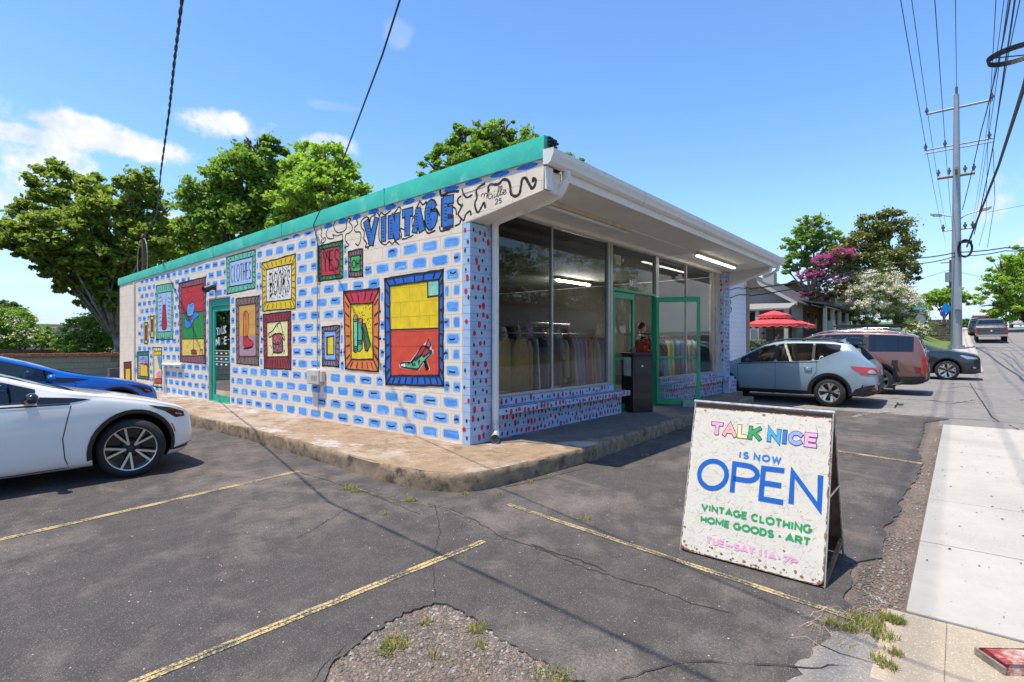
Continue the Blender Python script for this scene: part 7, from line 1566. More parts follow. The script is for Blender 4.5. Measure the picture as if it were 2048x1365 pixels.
tree('sycamore_tree', 'tall open sycamore with pale limbs left of the shop, branches reaching to the left edge', 258, 26, [(205, 570, 30, 26, 0), (150, 572, 34, 20, 0), (185, 600, 24, 22, 0), (120, 545, 34, 20, -1), (225, 605, 22, 30, 0), (250, 520, 40, 40, 0), (60, 490, 50, 24, -1), (150, 505, 50, 30, -1), (110, 370, 42, 42, 0), (85, 425, 50, 40, 1), (120, 470, 70, 45, -1), (30, 470, 36, 26, -1), (165, 400, 45, 40, 0), (190, 375, 32, 28, 1), (215, 440, 60, 50, 0), (275, 370, 34, 38, 0), (290, 420, 40, 50, 1), (300, 480, 42, 45, 0), (150, 530, 60, 36, 0), (100, 520, 42, 24, -1), (215, 520, 60, 50, 0), (230, 580, 36, 45, 0), (8, 455, 26, 20, -1), (45, 500, 26, 18, -1), (180, 560, 26, 18, 0)], 62000, .27, LEAF['syc'], 1, .17, M_barkp, zb=-.1, clumps=40)
tree('shade_tree', 'large dark green maple rising behind the middle of the shop roof', 500, 27, [(430, 400, 58, 62, 0), (480, 350, 60, 55, 0), (520, 310, 44, 36, 0), (545, 300, 30, 26, 0), (400, 450, 40, 60, 1), (460, 450, 70, 60, 0), (540, 400, 70, 80, 1), (400, 375, 26, 16, 0), (500, 285, 20, 12, 0)], 30000, .27, LEAF['mid'], 2, .4, zb=-.1, clumps=34)
tree('shade_tree', 'bright yellow green tree with layered boughs right of the large maple', 640, 24, [(610, 330, 42, 42, 2), (650, 340, 60, 45, 1), (600, 390, 66, 44, 0), (640, 380, 60, 46, 0), (690, 380, 42, 40, 1), (715, 395, 26, 26, 1), (600, 440, 60, 40, 0), (670, 420, 60, 40, 0), (635, 300, 30, 18, 2)], 26000, .25, LEAF['bright'], 3, .3, zb=-.1, clumps=36)
tree('shade_tree', 'small light green tree just over the low end of the shop roof', 340, 32, [(330, 490, 40, 30, 0), (370, 485, 45, 40, 0), (310, 520, 40, 24, 0), (385, 450, 24, 26, 0), (345, 460, 26, 22, 0)], 9000, .25, LEAF['bright'], 4, .2, zb=-.1)
tree('shade_tree', 'leafy tree behind the front half of the shop roof', 950, 30, [(935, 290, 38, 34, 0), (985, 275, 42, 34, 0), (1030, 290, 46, 34, 0), (870, 340, 44, 24, 0), (905, 320, 46, 34, 0), (960, 330, 70, 40, 0), (1050, 320, 50, 40, 0), (920, 265, 20, 16, 0), (1010, 255, 22, 16, 0), (1080, 282, 18, 12, 0), (1150, 330, 26, 20, 2), (1110, 340, 50, 30, 1)], 30000, .24, LEAF['mid'], 5, .3, zb=-.1, clumps=34)
# hedges and shrubs, left background
M_fw = leafmat('white flower', (.62, .58, .46), (.75, .70, .60), .2); M_fp = leafmat('pink flower', (.38, .06, .19), (.56, .17, .33), .25)
tree('flowering_shrub', 'green shrub with white flowers at the left edge beyond the blue car', 40, 30, [(25, 645, 40, 28, 0), (60, 670, 40, 26, 0), (100, 685, 40, 18, 0), (10, 680, 40, 22, 0)], 12000, .16, LEAF['mid'], 6, .12, cat_='shrub', extra=[(M_fw, 500, .12, [(30, 655, 50, 30, -.5), (80, 680, 40, 20, -.5)])], zb=-.1)
tree('flowering_shrub', 'green shrub with sparse white flowers beside the far end of the shop', 190, 28, [(160, 660, 40, 26, 0), (205, 655, 40, 34, 0), (225, 690, 40, 30, 0), (170, 690, 45, 24, 0), (232, 620, 18, 30, 0)], 14000, .16, LEAF['mid'], 7, .12, cat_='shrub', extra=[(M_fw, 220, .10, [(165, 665, 45, 30, -.5)])], zb=-.1)
tree('dense_tree', 'dark green tree top standing over the white flowering shrub', 15, 38, [(10, 625, 32, 22, 0), (40, 640, 24, 16, 0), (25, 615, 14, 10, 0)], 6000, .25, LEAF['dark'], 8, .2, zb=-.1)
tree('dense_tree', 'far dark trees left of the shop beyond the grey roofs', 120, 60, [(60, 680, 60, 14, 0), (140, 676, 60, 12, 0), (220, 680, 60, 14, 0)], 6000, .4, LEAF['dark'], 9, .2, zb=-.1)
# right side
tree('shade_tree', 'open airy tree with a leaning trunk behind the pink crepe myrtle', 1620, 58, [(1625, 460, 36, 28, 0), (1600, 490, 36, 22, 0), (1660, 490, 30, 30, 0), (1585, 525, 24, 18, 0), (1640, 515, 40, 26, 0), (1610, 445, 18, 14, 0), (1690, 500, 28, 26, 0), (1575, 540, 16, 12, 0)], 14000, .36, LEAF['mid'], 10, .35, M_barkp, clumps=22)
tree('magnolia_tree', 'tall dense magnolia behind the white crepe myrtles', 1800, 56, [(1770, 450, 36, 32, 0), (1730, 470, 40, 34, 0), (1785, 490, 44, 60, 0), (1720, 510, 50, 44, 0), (1810, 520, 24, 60, 0), (1760, 540, 60, 50, 0), (1775, 430, 20, 12, 0), (1815, 570, 24, 36, 0), (1700, 530, 36, 30, 0)], 26000, .34, LEAF['mag'], 11, .4, clumps=34)
tree('crepe_myrtle', 'crepe myrtle with magenta flower heads in front of the grey roof', 1662, 43, [(1665, 525, 30, 26, 0), (1630, 550, 26, 20, 0), (1690, 515, 18, 18, 0), (1650, 580, 34, 20, 0), (1625, 590, 22, 14, 0), (1675, 560, 30, 26, 0)], 9000, .16, leafmat('wine leaf', (.06, .04, .03), (.10, .10, .03)), 12, .08, M_barkp, extra=[(M_fp, 8000, .14, [(1680, 510, 22, 14, -.3), (1650, 520, 24, 14, -.3), (1620, 550, 24, 12, -.3), (1665, 560, 22, 10, -.3), (1640, 545, 16, 10, -.3), (1700, 505, 14, 12, -.3), (1612, 590, 14, 8, -.3)])], clumps=26)
for i, (bx, lb, lab, n) in enumerate(((1735, [(1735, 575, 42, 34, 0), (1710, 605, 34, 30, 0), (1760, 600, 40, 32, 0), (1735, 630, 40, 22, 0), (1760, 560, 36, 24, 0)], 'large white flowering crepe myrtle with several stems beside the pink one', 15000),
                                      (1800, [(1800, 610, 36, 34, 0), (1785, 585, 30, 24, 0), (1820, 630, 30, 26, 0), (1840, 650, 20, 20, -.5)], 'white flowering crepe myrtle nearest the green street sign', 12000),
                                      (1690, [(1692, 590, 22, 24, 0), (1695, 620, 24, 22, 0)], 'narrow white flowering crepe myrtle left of the large one', 5000))):
    tree('crepe_myrtle', lab, bx, 43 + i, lb, n, .16, LEAF['myr'], 20 + i, .07, M_barkp, 'white crepe myrtles behind the parked cars', extra=[(M_fw, int(n * .95), .13, [(a, c - 3, d * 1.02, e * .98, -.35) for a, c, d, e, f in lb])], clumps=44)
tree('flowering_shrub', 'low white flowering bush under the street sign', 1832, 40, [(1835, 665, 22, 18, 0), (1822, 650, 14, 14, 0)], 4000, .14, LEAF['myr'], 30, .05, cat_='shrub', extra=[(M_fw, 2200, .12, [(1835, 662, 22, 18, -.2)])])
tree('shade_tree', 'small bright tree left of the steel pole', 1885, 62, [(1875, 595, 26, 16, 0), (1905, 590, 24, 16, 0), (1935, 598, 22, 12, 0), (1870, 610, 20, 12, 0)], 8000, .3, LEAF['bright'], 31, .15)
tree('shade_tree', 'spreading light green tree at the right edge over the road', 2060, 56, [(2000, 530, 26, 20, 0), (2040, 520, 40, 26, 0), (1995, 570, 32, 26, 0), (2040, 570, 50, 40, 0), (2090, 540, 60, 50, 0), (1985, 610, 26, 18, 0), (2030, 620, 50, 26, 0), (2080, 610, 60, 40, 0)], 26000, .32, LEAF['bright'], 32, .35, clumps=34)
tree('dense_tree', 'distant dark tree line past the crest of the road', 1945, 150, [(1938, 650, 24, 13, 0), (1965, 648, 26, 12, 0), (1915, 652, 20, 10, 0)], 5000, .9, LEAF['dark'], 33, .3, zb=2)
# across the street: seen only as reflections in the shop windows and from the side
for i, (x, y, h, w_, key) in enumerate(((9, -31, 11, 5.5, 'dark'), (17, -33, 13, 6, 'mid'), (26, -30, 11.5, 6, 'dark'), (34, -34, 14, 6.5, 'mid'), (44, -31, 12, 6, 'dark'), (54, -34, 13.5, 7, 'syc'), (66, -32, 12, 7, 'dark'), (80, -34, 14, 8, 'mid'), (-2, -33, 12, 6, 'mid'), (-2.5, 31, 10, 4.2, 'dark'), (-6, 39, 12, 5, 'mid'), (-12, 34, 12, 5, 'dark'))):
    rr = random.Random(i); t = thing('dense_tree', ['broad dark tree', 'tall green tree'][i % 2] + [', first', ', second', ', third', ', fourth', ', fifth'][i // 2 % 5] + ' in the row reflected in the shop glass' if i < 9 else 'broad tree beyond the left edge, reflected in the side door' if i == 9 else 'tree out of the left edge near the cars' if i == 10 else 'far tree out of the left edge', 'tree', (x, y, 0), 0, 'trees outside the view')
    L_ = [(x + rr.uniform(-1, 1) * w_ * .6, y + rr.uniform(-1, 1) * 2, g(x) + h * f, w_ * .62, w_ * .6, h * .22) for f in (.30, .45, .55, .68, .8)]; branches((x, y, g(x) - .1), L_, .3, i, M_bark, t); leaves('crown', t, L_, 9000, .42, LEAF[key], 60 + i, clumps=40)

# ================================================================ HOUSES AND WALLS
def gable_house(name, label, x0, x1, y0, y1, z, zw, zr, axis, mw, mr, over=.4):
    h = thing(name, label, 'house', (x0, y0, z)); b = MB(); b.box(x0, x1, y0, y1, z - .5, zw)
    if axis == 'x':
        ym = (y0 + y1) / 2
        for x in (x0, x1): b.prism([(x, y0, zw), (x, y1, zw), (x, ym, zr - .12)], (.02 if x == x0 else -.02, 0, 0))
        rf = [[(x0 - over, y0 - over, zw - .12), (x1 + over, y0 - over, zw - .12), (x1 + over, ym, zr), (x0 - over, ym, zr)], [(x0 - over, y1 + over, zw - .12), (x1 + over, y1 + over, zw - .12), (x1 + over, ym, zr), (x0 - over, ym, zr)]]
    else:
        xm = (x0 + x1) / 2
        for y in (y0, y1): b.prism([(x0, y, zw), (x1, y, zw), (xm, y, zr - .12)], (0, .02 if y == y0 else -.02, 0))
        rf = [[(x0 - over, y0 - over, zw - .12), (x0 - over, y1 + over, zw - .12), (xm, y1 + over, zr), (xm, y0 - over, zr)], [(x1 + over, y0 - over, zw - .12), (x1 + over, y1 + over, zw - .12), (xm, y1 + over, zr), (xm, y0 - over, zr)]]
    b.build('wall', mw, h); b = MB()
    for q in rf: b.prism(q, (0, 0, .12))
    b.build('roof', mr, h); return h
M_shing = mat('grey shingle', (.06, .058, .062), .9, var=.25, scale=12, bump=.5, bscale=30, stretch=(1, 1, 3)); M_brickh = mat('house brick', (.26, .11, .075), .9, var=.25, scale=14, bump=.4, bscale=30); M_sid = mat('house siding', (.24, .23, .215), .8, var=.08); M_trimw = mat('white trim', (.40, .385, .35), .6, var=.04)
M_dk = mat('dark window', (.02, .022, .025), .15, var=0)
# bungalow: gabled wing facing the shop, broad dark roof behind it, deep porch towards the street
hz = 1.9
def fbox(name, parent, m, *a, **k): b = MB(); b.box(*a); return b.build(name, m, parent, **k)
H1 = gable_house('bungalow', 'bungalow with dark grey shingle roof, gabled wing and brick porch behind the red parasols', 39.5, 53, 8.6, 16.5, hz, 4.15, 6.75, 'x', M_brickh, M_shing, .45)
b = MB(); b.box(36.4, 39.49, 7.95, 12.4, .6, 3.98); b.prism([(36.4, 7.95, 3.98), (36.4, 12.4, 3.98), (36.4, 10.15, 5.35)], (.05, 0, 0)); b.build('wing_wall', M_sid, H1)
for ya, yb_ in ((7.55, 10.15), (12.75, 10.15)): b = MB(); b.prism([(36.0, ya, 3.86), (41, ya, 3.86), (41, yb_, 5.48), (36.0, yb_, 5.48)], (0, 0, .1)); b.build('roof', M_shing, H1); b = MB(); b.prism([(35.96, ya, 3.74), (35.96, ya, 3.95), (35.96, yb_, 5.6), (35.96, yb_, 5.38)], (.05, 0, 0)); b.build('barge_board', M_trimw, H1)
b = MB(); b.prism([(34.2, 7.6, 3.42), (36.4, 7.6, 3.9), (36.4, 12.6, 3.9), (34.2, 12.6, 3.42)], (0, 0, .1)); b.build('porch_roof', M_sid, H1)
for y in (7.8, 9.4, 11, 12.4): fbox('porch_post', H1, M_trimw, 34.3, 34.5, y - .1, y + .1, hz - .8, 3.44)
for y in (8.8, 10.4, 11.8): f = fbox('window', H1, M_trimw, 36.33, 36.395, y - .45, y + .45, 2.3, 3.5); fbox('pane', f, M_dk, 36.31, 36.325, y - .38, y + .38, 2.38, 3.42)
fbox('porch_floor', H1, M_brickh, 39.6, 52, 6.6, 8.59, .6, hz + .15)
b = MB(); b.prism([(39.2, 6.5, 3.92), (53.4, 6.5, 3.92), (53.4, 8.3, 4.28), (39.2, 8.3, 4.28)], (0, 0, .1)); b.build('porch_roof', M_shing, H1); fbox('porch_beam', H1, M_dk, 39.4, 53, 6.62, 6.72, 3.76, 3.92)
for x in (39.8, 42.4, 45.2, 48.6, 52.6): fbox('porch_post', H1, M_trimw, x - .1, x + .1, 6.62, 6.82, hz, 3.76)
for x in (41, 46.9): fbox('porch_pier', H1, M_trimw, x - .35, x + .35, 6.4, 7.0, hz - .2, hz + 1.05)
for x in (41.2, 44.0, 46.8, 50): f = fbox('window', H1, M_trimw, x - .4, x + .4, 8.53, 8.59, 2.4, 3.75); fbox('pane', f, M_dk, x - .32, x + .32, 8.50, 8.525, 2.48, 3.68)
fbox('chimney', H1, M_trimw, 43.0, 43.9, 10.6, 11.4, 5, 6.75)
# second house farther along
H2 = gable_house('cottage', 'cream cottage behind the timber fence and crepe myrtles', 55, 66, 8, 18, 2.0, 4.7, 6.9, 'x', mat('tan wall', (.42, .33, .22), .85), M_shing, .5)
for x in (57, 60, 63): f = fbox('window', H2, M_trimw, x - .45, x + .45, 7.94, 7.99, 2.9, 4.2); fbox('pane', f, M_dk, x - .36, x + .36, 7.91, 7.935, 3., 4.1)
for y in (10, 13): f = fbox('window', H2, M_trimw, 54.94, 54.99, y - .5, y + .5, 2.9, 4.2); fbox('pane', f, M_dk, 54.91, 54.935, y - .4, y + .4, 3., 4.1)
# red brick house beyond
H3 = gable_house('brick_house', 'red brick house far behind the fence', 70, 82, 10, 20, 3, 6.2, 8.8, 'x', M_brickh, M_shing, .5)
# white painted block building right behind the pale blue car
WB = thing('white_block_building', 'white painted block building beyond the shop, with a timber awning at its corner', 'building', (16.2, 7.3, 0)); b = MB(); b.box(16.2, 25.0, 7.31, 16, -.2, 4.35); b.build('wall', mat('white joint', (.55, .55, .56), .9), WB)
r_ = random.Random(4); M_wb = mat('white block', (.74, .75, .78), .75, var=.05, bump=.3, bscale=60); b0 = None
for k in range(21):
    z0 = -.1 + k * .2032; x = 20.2 - (.2 if k % 2 else 0)
    while x < 24.98:
        x1 = min(x + .4064, 24.98)
        if x1 - x > .05:
            if abs(x1 - x - .4064) < .01:
                if b0 is None: b = MB(); b.box(0, .398, 0, .02, 0, .195); b0 = b.build('block', M_wb, WB, local=True); o = b0
                else: o = bpy.data.objects.new('block', b0.data); COL.objects.link(o); o.parent = WB
                o.location = (x - 16.2, 7.295 - 7.3 + r_.uniform(-.001, .001), z0)
            else: fbox('block', WB, M_wb, x, x1 - .008, 7.295, 7.31, z0, z0 + .195)
        x += .4064
fbox('corner_pier', WB, mat('pinkish brick', (.40, .27, .20), .9, var=.2, scale=8), 25.003, 25.35, 7.25, 7.6, -.1, 3.9)
b = MB(); b.prism([(24.7, 7.2, 3.95), (27.1, 7.2, 3.95), (25.3, 7.2, 4.75), (24.7, 7.2, 4.75)], (0, 1.2, 0)); b.build('timber_awning', mat('cedar boards', (.42, .27, .18), .85, var=.2, scale=6, stretch=(6, 1, .3)), WB)
b = MB()
for (p, q) in (((1453, 583), (1495, 578)), ((1453, 599), (1500, 590))): a = on_y(p[0], p[1], 7.26); c = on_y(q[0], q[1], 7.26); b.tube([a, a.lerp(c, .5) + Vector((0, 0, .1)), c], .016, 5)
a = [on_y(*p, 7.26) for p in ((1450, 599), (1461, 601), (1462, 608), (1455, 612), (1463, 617), (1462, 624), (1452, 629))]; b.tube(a, .016, 5); b.build('wall_cable', M_black, WB)
# low green block wall with tiled cap and the grey roofs behind it
WL = thing('boundary_wall', 'low pale green block wall with terracotta cap left of the shop', 'wall', (-12, 22.3, -.3)); M_gw = mat('pale green wash', (.34, .36, .25), .9, var=.15, scale=2, dirt=.4, dirtcol=(.25, .22, .16), dscale=1.5)
wa = on_y(240, 712, 22.3); b = MB(); b.box(-14, 5.5, 22.34, 22.5, -.5, wa.z); b.build('wall_core', mat('wall joint', (.22, .22, .16), .9), WL); bm0 = None; r_ = random.Random(6); n_b = 0
for k in range(6):
    x = -3.6 - (.2 if k % 2 else 0)
    while x < 5.2:
        if bm0 is None: b = MB(); b.box(0, .395, 0, .03, 0, .19); o = bm0 = b.build('block', M_gw, WL, local=True)
        else: o = bpy.data.objects.new('block', bm0.data); COL.objects.link(o); o.parent = WL
        o.location = (x + 12, .015, .3 + wa.z - .2 * (k + 1)); x += .4
k = 0; x = -14.
b = MB()
while x < 5.4: b.box(x, x + .28, 22.24, 22.6, wa.z + .003, wa.z + .10 + .01 * (k % 2)); x += .3; k += 1
b.build('tile_cap', mat('terracotta', (.46, .17, .09), .85, var=.2, scale=10), WL)
b = MB(); a = on_y(232, 745, 22.2); b.box(a.x - .35, a.x + .35, 21.9, 22.2, a.z - .25, a.z - .2); b.box(a.x - .25, a.x + .25, 21.92, 22.18, a.z - .2, a.z + .15); tag(b.build('condenser_unit', mat('unit grey', (.2, .2, .2), .6, .3)), 'small dark air conditioning unit by the pale green wall', 'air conditioner')
GRf = mat('old brick coping', (.20, .15, .13), .9, var=.3, scale=10)
b = MB(); p = at(0, 705, 33); q = at(172, 705, 33); b.box(p.x - 25, q.x, q.y - 2, q.y + 2, -.3, CH - 13 * 33 / FL + .05); tag(b.build('brick_parapet', GRf), 'long low brown brick parapet behind the blue car', 'wall')
def lowhouse(label, px, y, w, d_, zw, zr, mw, name='shed_house'):
    p = at(px, 690, y); return gable_house(name, label, p.x - w / 2, p.x + w / 2, p.y, p.y + d_, -.3, zw, zr, 'x', mw, M_shing, .3)
lowhouse('small pale outbuilding with grey roof beyond the parapet', 95, 50, 6.0, 6, 1.9, 3.2, mat('olive siding', (.30, .30, .23), .9))
# building across the street (reflected in the windows)
AB = thing('long_shop_building', 'long pale single storey building with teal sign across the street', 'building', (16, -20, 0)); b = MB(); b.box(14, 46, -24, -18, -.2, 4.6); b.build('wall', mat('pale render', (.46, .43, .39), .85, var=.1), AB)
for x in range(16, 46, 4): f = fbox('window', AB, M_trimw, x, x + 1.6, -17.99, -17.95, 1.0, 2.9); fbox('pane', f, M_dk, x + .1, x + 1.5, -17.945, -17.93, 1.1, 2.8)
s_ = fbox('hanging_sign', AB, mat('teal sign board', (.02, .20, .22), .4, var=0), 22, 24.2, -17.9, -17.8, 2.6, 4.4); fbox('roof_edge', AB, mat('maroon edge', (.2, .05, .05), .6), 13.9, 46.1, -17.98, -17.7, 4.5, 4.75)
gable_house('tan_roof_house', 'house with a tan roof across the street', 5, 13, -25, -18, 0, 3.2, 5.6, 'x', M_sid, mat('tan shingle', (.40, .27, .15), .9), .4)

# ================================================================ STREET FURNITURE
M_galv = mat('galvanised steel', (.33, .35, .38), .5, .45, var=.08, scale=2, dirt=.3, dirtcol=(.3, .3, .3), dscale=3); M_ins = mat('insulator', (.09, .085, .09), .4, var=0)
PD_ = 34.
pb = at(1913, 700, PD_); pz = g(pb.x)
UP = thing('steel_utility_pole', 'tall grey steel power pole with crossarms beside the kerb', 'utility pole', (pb.x, pb.y, pz))
ztop = at(1914, 190, PD_).z; b = MB(); b.tube([(pb.x, pb.y, pz - .3), (pb.x, pb.y, pz + 6), (pb.x, pb.y, ztop)], [.30, .25, .14], 14); b.build('shaft', M_galv, UP, smooth=60)
b = MB(); b.tube([(pb.x, pb.y, pz), (pb.x, pb.y, pz + .25)], .42, 14); b.build('base_collar', M_galv, UP)
def zp(y): return at(1914, y, PD_).z
def arm(name, y, a, c, w=.06, m=None, tilt=0):
    b = MB(); z = zp(y); b.tube([(pb.x, pb.y + a, z + tilt), (pb.x, pb.y + c, z - tilt)], w, 6); return b.build(name, m or M_galv, UP)
u = lambda px: (1914 - px) * PD_ / FL * 1.32          # along-street arms run in Y
arm('crossarm', 216, 1.53, -1.72, .07); arm('crossarm', 290, 1.62, -1.72, .045); arm('crossarm', 297, 1.62, -1.72, .04); arm('crossarm', 352, .96, -.9, .09, mat('timber arm', (.30, .24, .16), .8)); arm('crossarm', 460, .72, -.84, .04)
b = MB(); b.tube([(pb.x - 1.6, pb.y, zp(352) + .1), (pb.x + 1.6, pb.y, zp(352) + .1)], .09, 6); b.build('crossarm', MC['timber arm'], UP)
for i, (y, dz, ds_) in enumerate(((216, .0, (1.5, -1.68)), (290, .0, (1.56, .57, -1.56)), (352, .15, (.9, .36, -.42, -.84)), (460, 0., (.66, -.42, -.78)))):
    for d_ in ds_:
        b = MB(); z = zp(y) + dz; b.tube([(pb.x, pb.y + d_, z), (pb.x, pb.y + d_, z + .14), (pb.x, pb.y + d_, z + .15), (pb.x, pb.y + d_, z + .28), (pb.x, pb.y + d_, z + .29), (pb.x, pb.y + d_, z + .42)], [.05, .05, .10, .10, .05, .05], 8); b.build('insulator', M_ins, UP)
b = MB(); b.tube([(pb.x, pb.y, ztop), (pb.x, pb.y, ztop + .5)], .07, 8); b.build('insulator', M_ins, UP)
# two street lamp heads
for s, px, py in ((1, 1868, 432), (-1, 1972, 425)):
    e = (1 if s > 0 else -1); L_ = .75 if s > 0 else 1.1; z = zp(433); b = MB(); b.tube([(pb.x, pb.y, z - .3 if s < 0 else z), (pb.x, pb.y + e * L_ * .5, z + .05), (pb.x, pb.y + e * L_, z + .18)], .03, 6); a_ = b.build('lamp_arm', M_galv, UP); b = MB(); y0 = pb.y + e * L_; b.prism([(pb.x - .14, y0, z + .13), (pb.x - .17, y0 + e * .4, z + .2), (pb.x - .08, y0 + e * .55, z + .25), (pb.x + .08, y0 + e * .55, z + .25), (pb.x + .17, y0 + e * .4, z + .2), (pb.x + .14, y0, z + .13)], (0, 0, .09)); b.build('lamp_head', mat('lamp grey', (.35, .36, .37), .5), UP, bevel=.02)
b = MB()
for k_, (rx, rz) in enumerate(((.36, .56), (.33, .53), (.29, .48))):
    b.tube([(pb.x - .3 + .05 * k_, pb.y - .42 + rx * math.cos(t), zp(500) + rz * math.sin(t)) for t in [2 * PI * i / 24 for i in range(25)]], .03, 5)
b.box(pb.x - .4, pb.x - .1, pb.y - .75, pb.y - .1, zp(487) - .05, zp(487) + .05); b.build('cable_coil', M_black, UP)
b = MB(); b.box(pb.x - .5, pb.x - .3, pb.y - .25, pb.y + .1, zp(620), zp(575)); b.build('control_box', M_galv, UP)
# a timber pole with transformer farther on
q = at(1901, 640, 62); t = thing('timber_utility_pole', 'thin timber pole with a transformer just left of the steel pole', 'utility pole', (q.x, q.y, g(q.x))); zt_ = at(1901, 520, 62).z
b = MB(); b.tube([(q.x, q.y, g(q.x) - .2), (q.x, q.y, zt_)], [.17, .12], 8); b.build('shaft', M_bark, t); b = MB(); b.tube([(q.x - .45, q.y + .2, zt_ - 2.6), (q.x - .45, q.y + .2, zt_ - 1.5)], .3, 10); b.build('transformer', M_galv, t, smooth=40); b = MB(); b.tube([(q.x, q.y - .9, zt_ - .3), (q.x, q.y + .9, zt_ - .3)], .05, 6); b.build('crossarm', M_bark, t)
q = at(2012, 640, 80); t = thing('timber_utility_pole', 'thin timber pole among the trees at the right edge', 'utility pole', (q.x, q.y, g(q.x))); b = MB(); b.tube([(q.x, q.y, g(q.x) - .2), (q.x, q.y, at(2012, 560, 80).z)], .12, 8); b.build('shaft', M_bark, t)
# wires: (list of points, radius, label)
def wire(label, pts, r, sag=0., name='power_line', twist=False):
    P = []
    for a, c in zip(pts, pts[1:]):
        a = Vector(a); c = Vector(c)
        for i in range(16): t = i / 16; P.append(a.lerp(c, t) - Vector((0, 0, sag * 4 * t * (1 - t))))
    P.append(Vector(pts[-1])); b = MB()
    if twist:
        for ph in (0, PI): b.tube([p + Vector((math.cos(i * 1.3 + ph), 0, math.sin(i * 1.3 + ph))) * r * .8 for i, p in enumerate(P)], r, 5)
    else: b.tube(P, r, 5)
    return tag(b.build(name, mat('wire black', (.015, .015, .016), .6, var=0)), label, 'cable')
xb, yb = pb.x, pb.y
gname = 'overhead lines along the street'
for (dy, py, lab) in ((1.5, 206, 'left end of the top crossarm'), (-1.68, 206, 'right end of the top crossarm'), (1.56, 283, 'left end of the second crossarm'), (.57, 283, 'middle left of the second crossarm'), (-1.56, 283, 'right end of the second crossarm')):
    z = zp(py) + .2; o = wire('thin power line to the ' + lab, [(-30, yb + dy, z + 1.2), (xb, yb + dy, z), (110, yb + dy, z + 3.2)], .016, .5); o['group'] = gname
wire('thin power line to the tip of the steel pole', [(-30, yb, ztop + 1.7), (xb, yb, ztop + .5), (110, yb, ztop + 3.6)], .016, .4)['group'] = gname
# communication cables: to the coil, coming from a pole behind the camera on the right
ca = (xb - .2, yb - .5, zp(497))
wire('thick black cable bundle running down to the coil on the steel pole', [ca, tuple(at(1998, 330, 20)), tuple(at(2048, 175, 12)), tuple(at(2110, -60, 8))], .045, 0)
wire('wavy black cable hanging from the second crossarm level past the pole', [tuple(at(1948, 470, 33)), tuple(at(1965, 400, 30)), tuple(at(1985, 300, 26)), tuple(at(2010, 130, 18)), tuple(at(2030, 0, 14))], .022, .05, twist=True)
wire('black cable right of the wavy one', [tuple(at(1925, 420, 33)), tuple(at(1963, 260, 26)), tuple(at(2000, 110, 18)), tuple(at(2022, -10, 14))], .02, .1, twist=True)
wire('thin cable beside the right crossarm ends', [tuple(at(1975, 495, 33)), tuple(at(1990, 400, 30)), tuple(at(1986, 290, 27)), tuple(at(2015, 120, 18)), tuple(at(2042, -10, 13))], .014, 0)
wire('loop of slack cable near the pole', [tuple(at(1958, 492, 32)), tuple(at(1972, 440, 31)), tuple(at(1975, 300, 27)), tuple(at(1992, 0, 14))], .010, 0)
wire('upper black cable crossing from the white building to the pole', [tuple(at(1500, 578, 23)), tuple(at(1700, 545, 28)), tuple(at(1830, 517, 32)), (xb, yb, zp(505)), tuple(at(2010, 496, 31)), tuple(at(2100, 490, 30))], .035, .06)
wire('lower black cable crossing from the white building to the pole', [tuple(at(1500, 592, 23)), tuple(at(1700, 551, 28)), tuple(at(1830, 528, 32)), (xb, yb, zp(512)), tuple(at(2010, 502, 31)), tuple(at(2100, 494, 30))], .028, .1)
wire('thin line leaving the right lamp head to the right', [tuple(at(1976, 425, 34)), tuple(at(2048, 411, 36)), tuple(at(2150, 390, 38))], .012, 0)
wire('thin line low across the sky behind the steel pole', [tuple(at(1835, 560, 60)), tuple(at(1901, 540, 62)), tuple(at(1990, 562, 66)), tuple(at(2100, 566, 70))], .02, 0)
# snowshoe coil top right
rc = at(2034, 112, 12); b = MB(); ax = Vector((RT[0], RT[1], .10)).normalized(); ay = Vector((FW[0], FW[1], 0)) * .95
for k_ in range(4): b.tube([rc + ax * (.50 + .012 * k_) * math.cos(t) + ay * (.5) * math.sin(t) + Vector((0, 0, .03 * k_)) for t in [2 * PI * i / 30 for i in range(31)]], .016, 5)
b.tube([rc - ax * .5, rc + ax * .5], .014, 5); tag(b.build('cable_loop', M_black), 'flat coil of spare black cable hanging from the lines at the top right', 'cable coil')
# service drops on the left
wire('twisted black service cable coming down to the roof mast', [(4.95, mp.y, mp.z - .05), tuple(at(313, 430, 12)), tuple(at(322, 340, 8.6)), tuple(at(338, 225, 6.4)), tuple(at(349, 120, 5.2)), tuple(at(364, 0, 4.25)), (1.12, 1.3, 4.6), (.1, -9, 6.6)], .009, 0, 'service_cable', True)
wa_ = on_x(630, 452, WX)
wire('thin black cable fixed to the mint roof edge', [(WX - .03, wa_.y, wa_.z), tuple(at(690, 310, 6.6)), tuple(at(765, 110, 4.9)), tuple(at(803, -10, 4.4)), (1.75, .6, 4.9), (.0, -9, 6.5)], .009, 0, 'service_cable')
b = MB(); b.tube([(WX - .03, wa_.y, wa_.z), (WX - .04, wa_.y - .08, wa_.z - .12), (WX - .02, wa_.y - .14, wa_.z - .4), (WX - .02, wa_.y - .16, wa_.z - 1.0)], .008, 5); tag(b.build('cable_tail', M_black), 'loose cable tail hanging from the roof edge above YES', 'cable')
# pole behind the camera that carries the drops
t = thing('timber_utility_pole', 'timber pole across the street behind the viewpoint', 'utility pole', (0, -11.8, 0)); b = MB(); b.tube([(0, -11.8, -.2), (0, -11.8, 12)], [.19, .13], 8); b.build('shaft', M_bark, t)
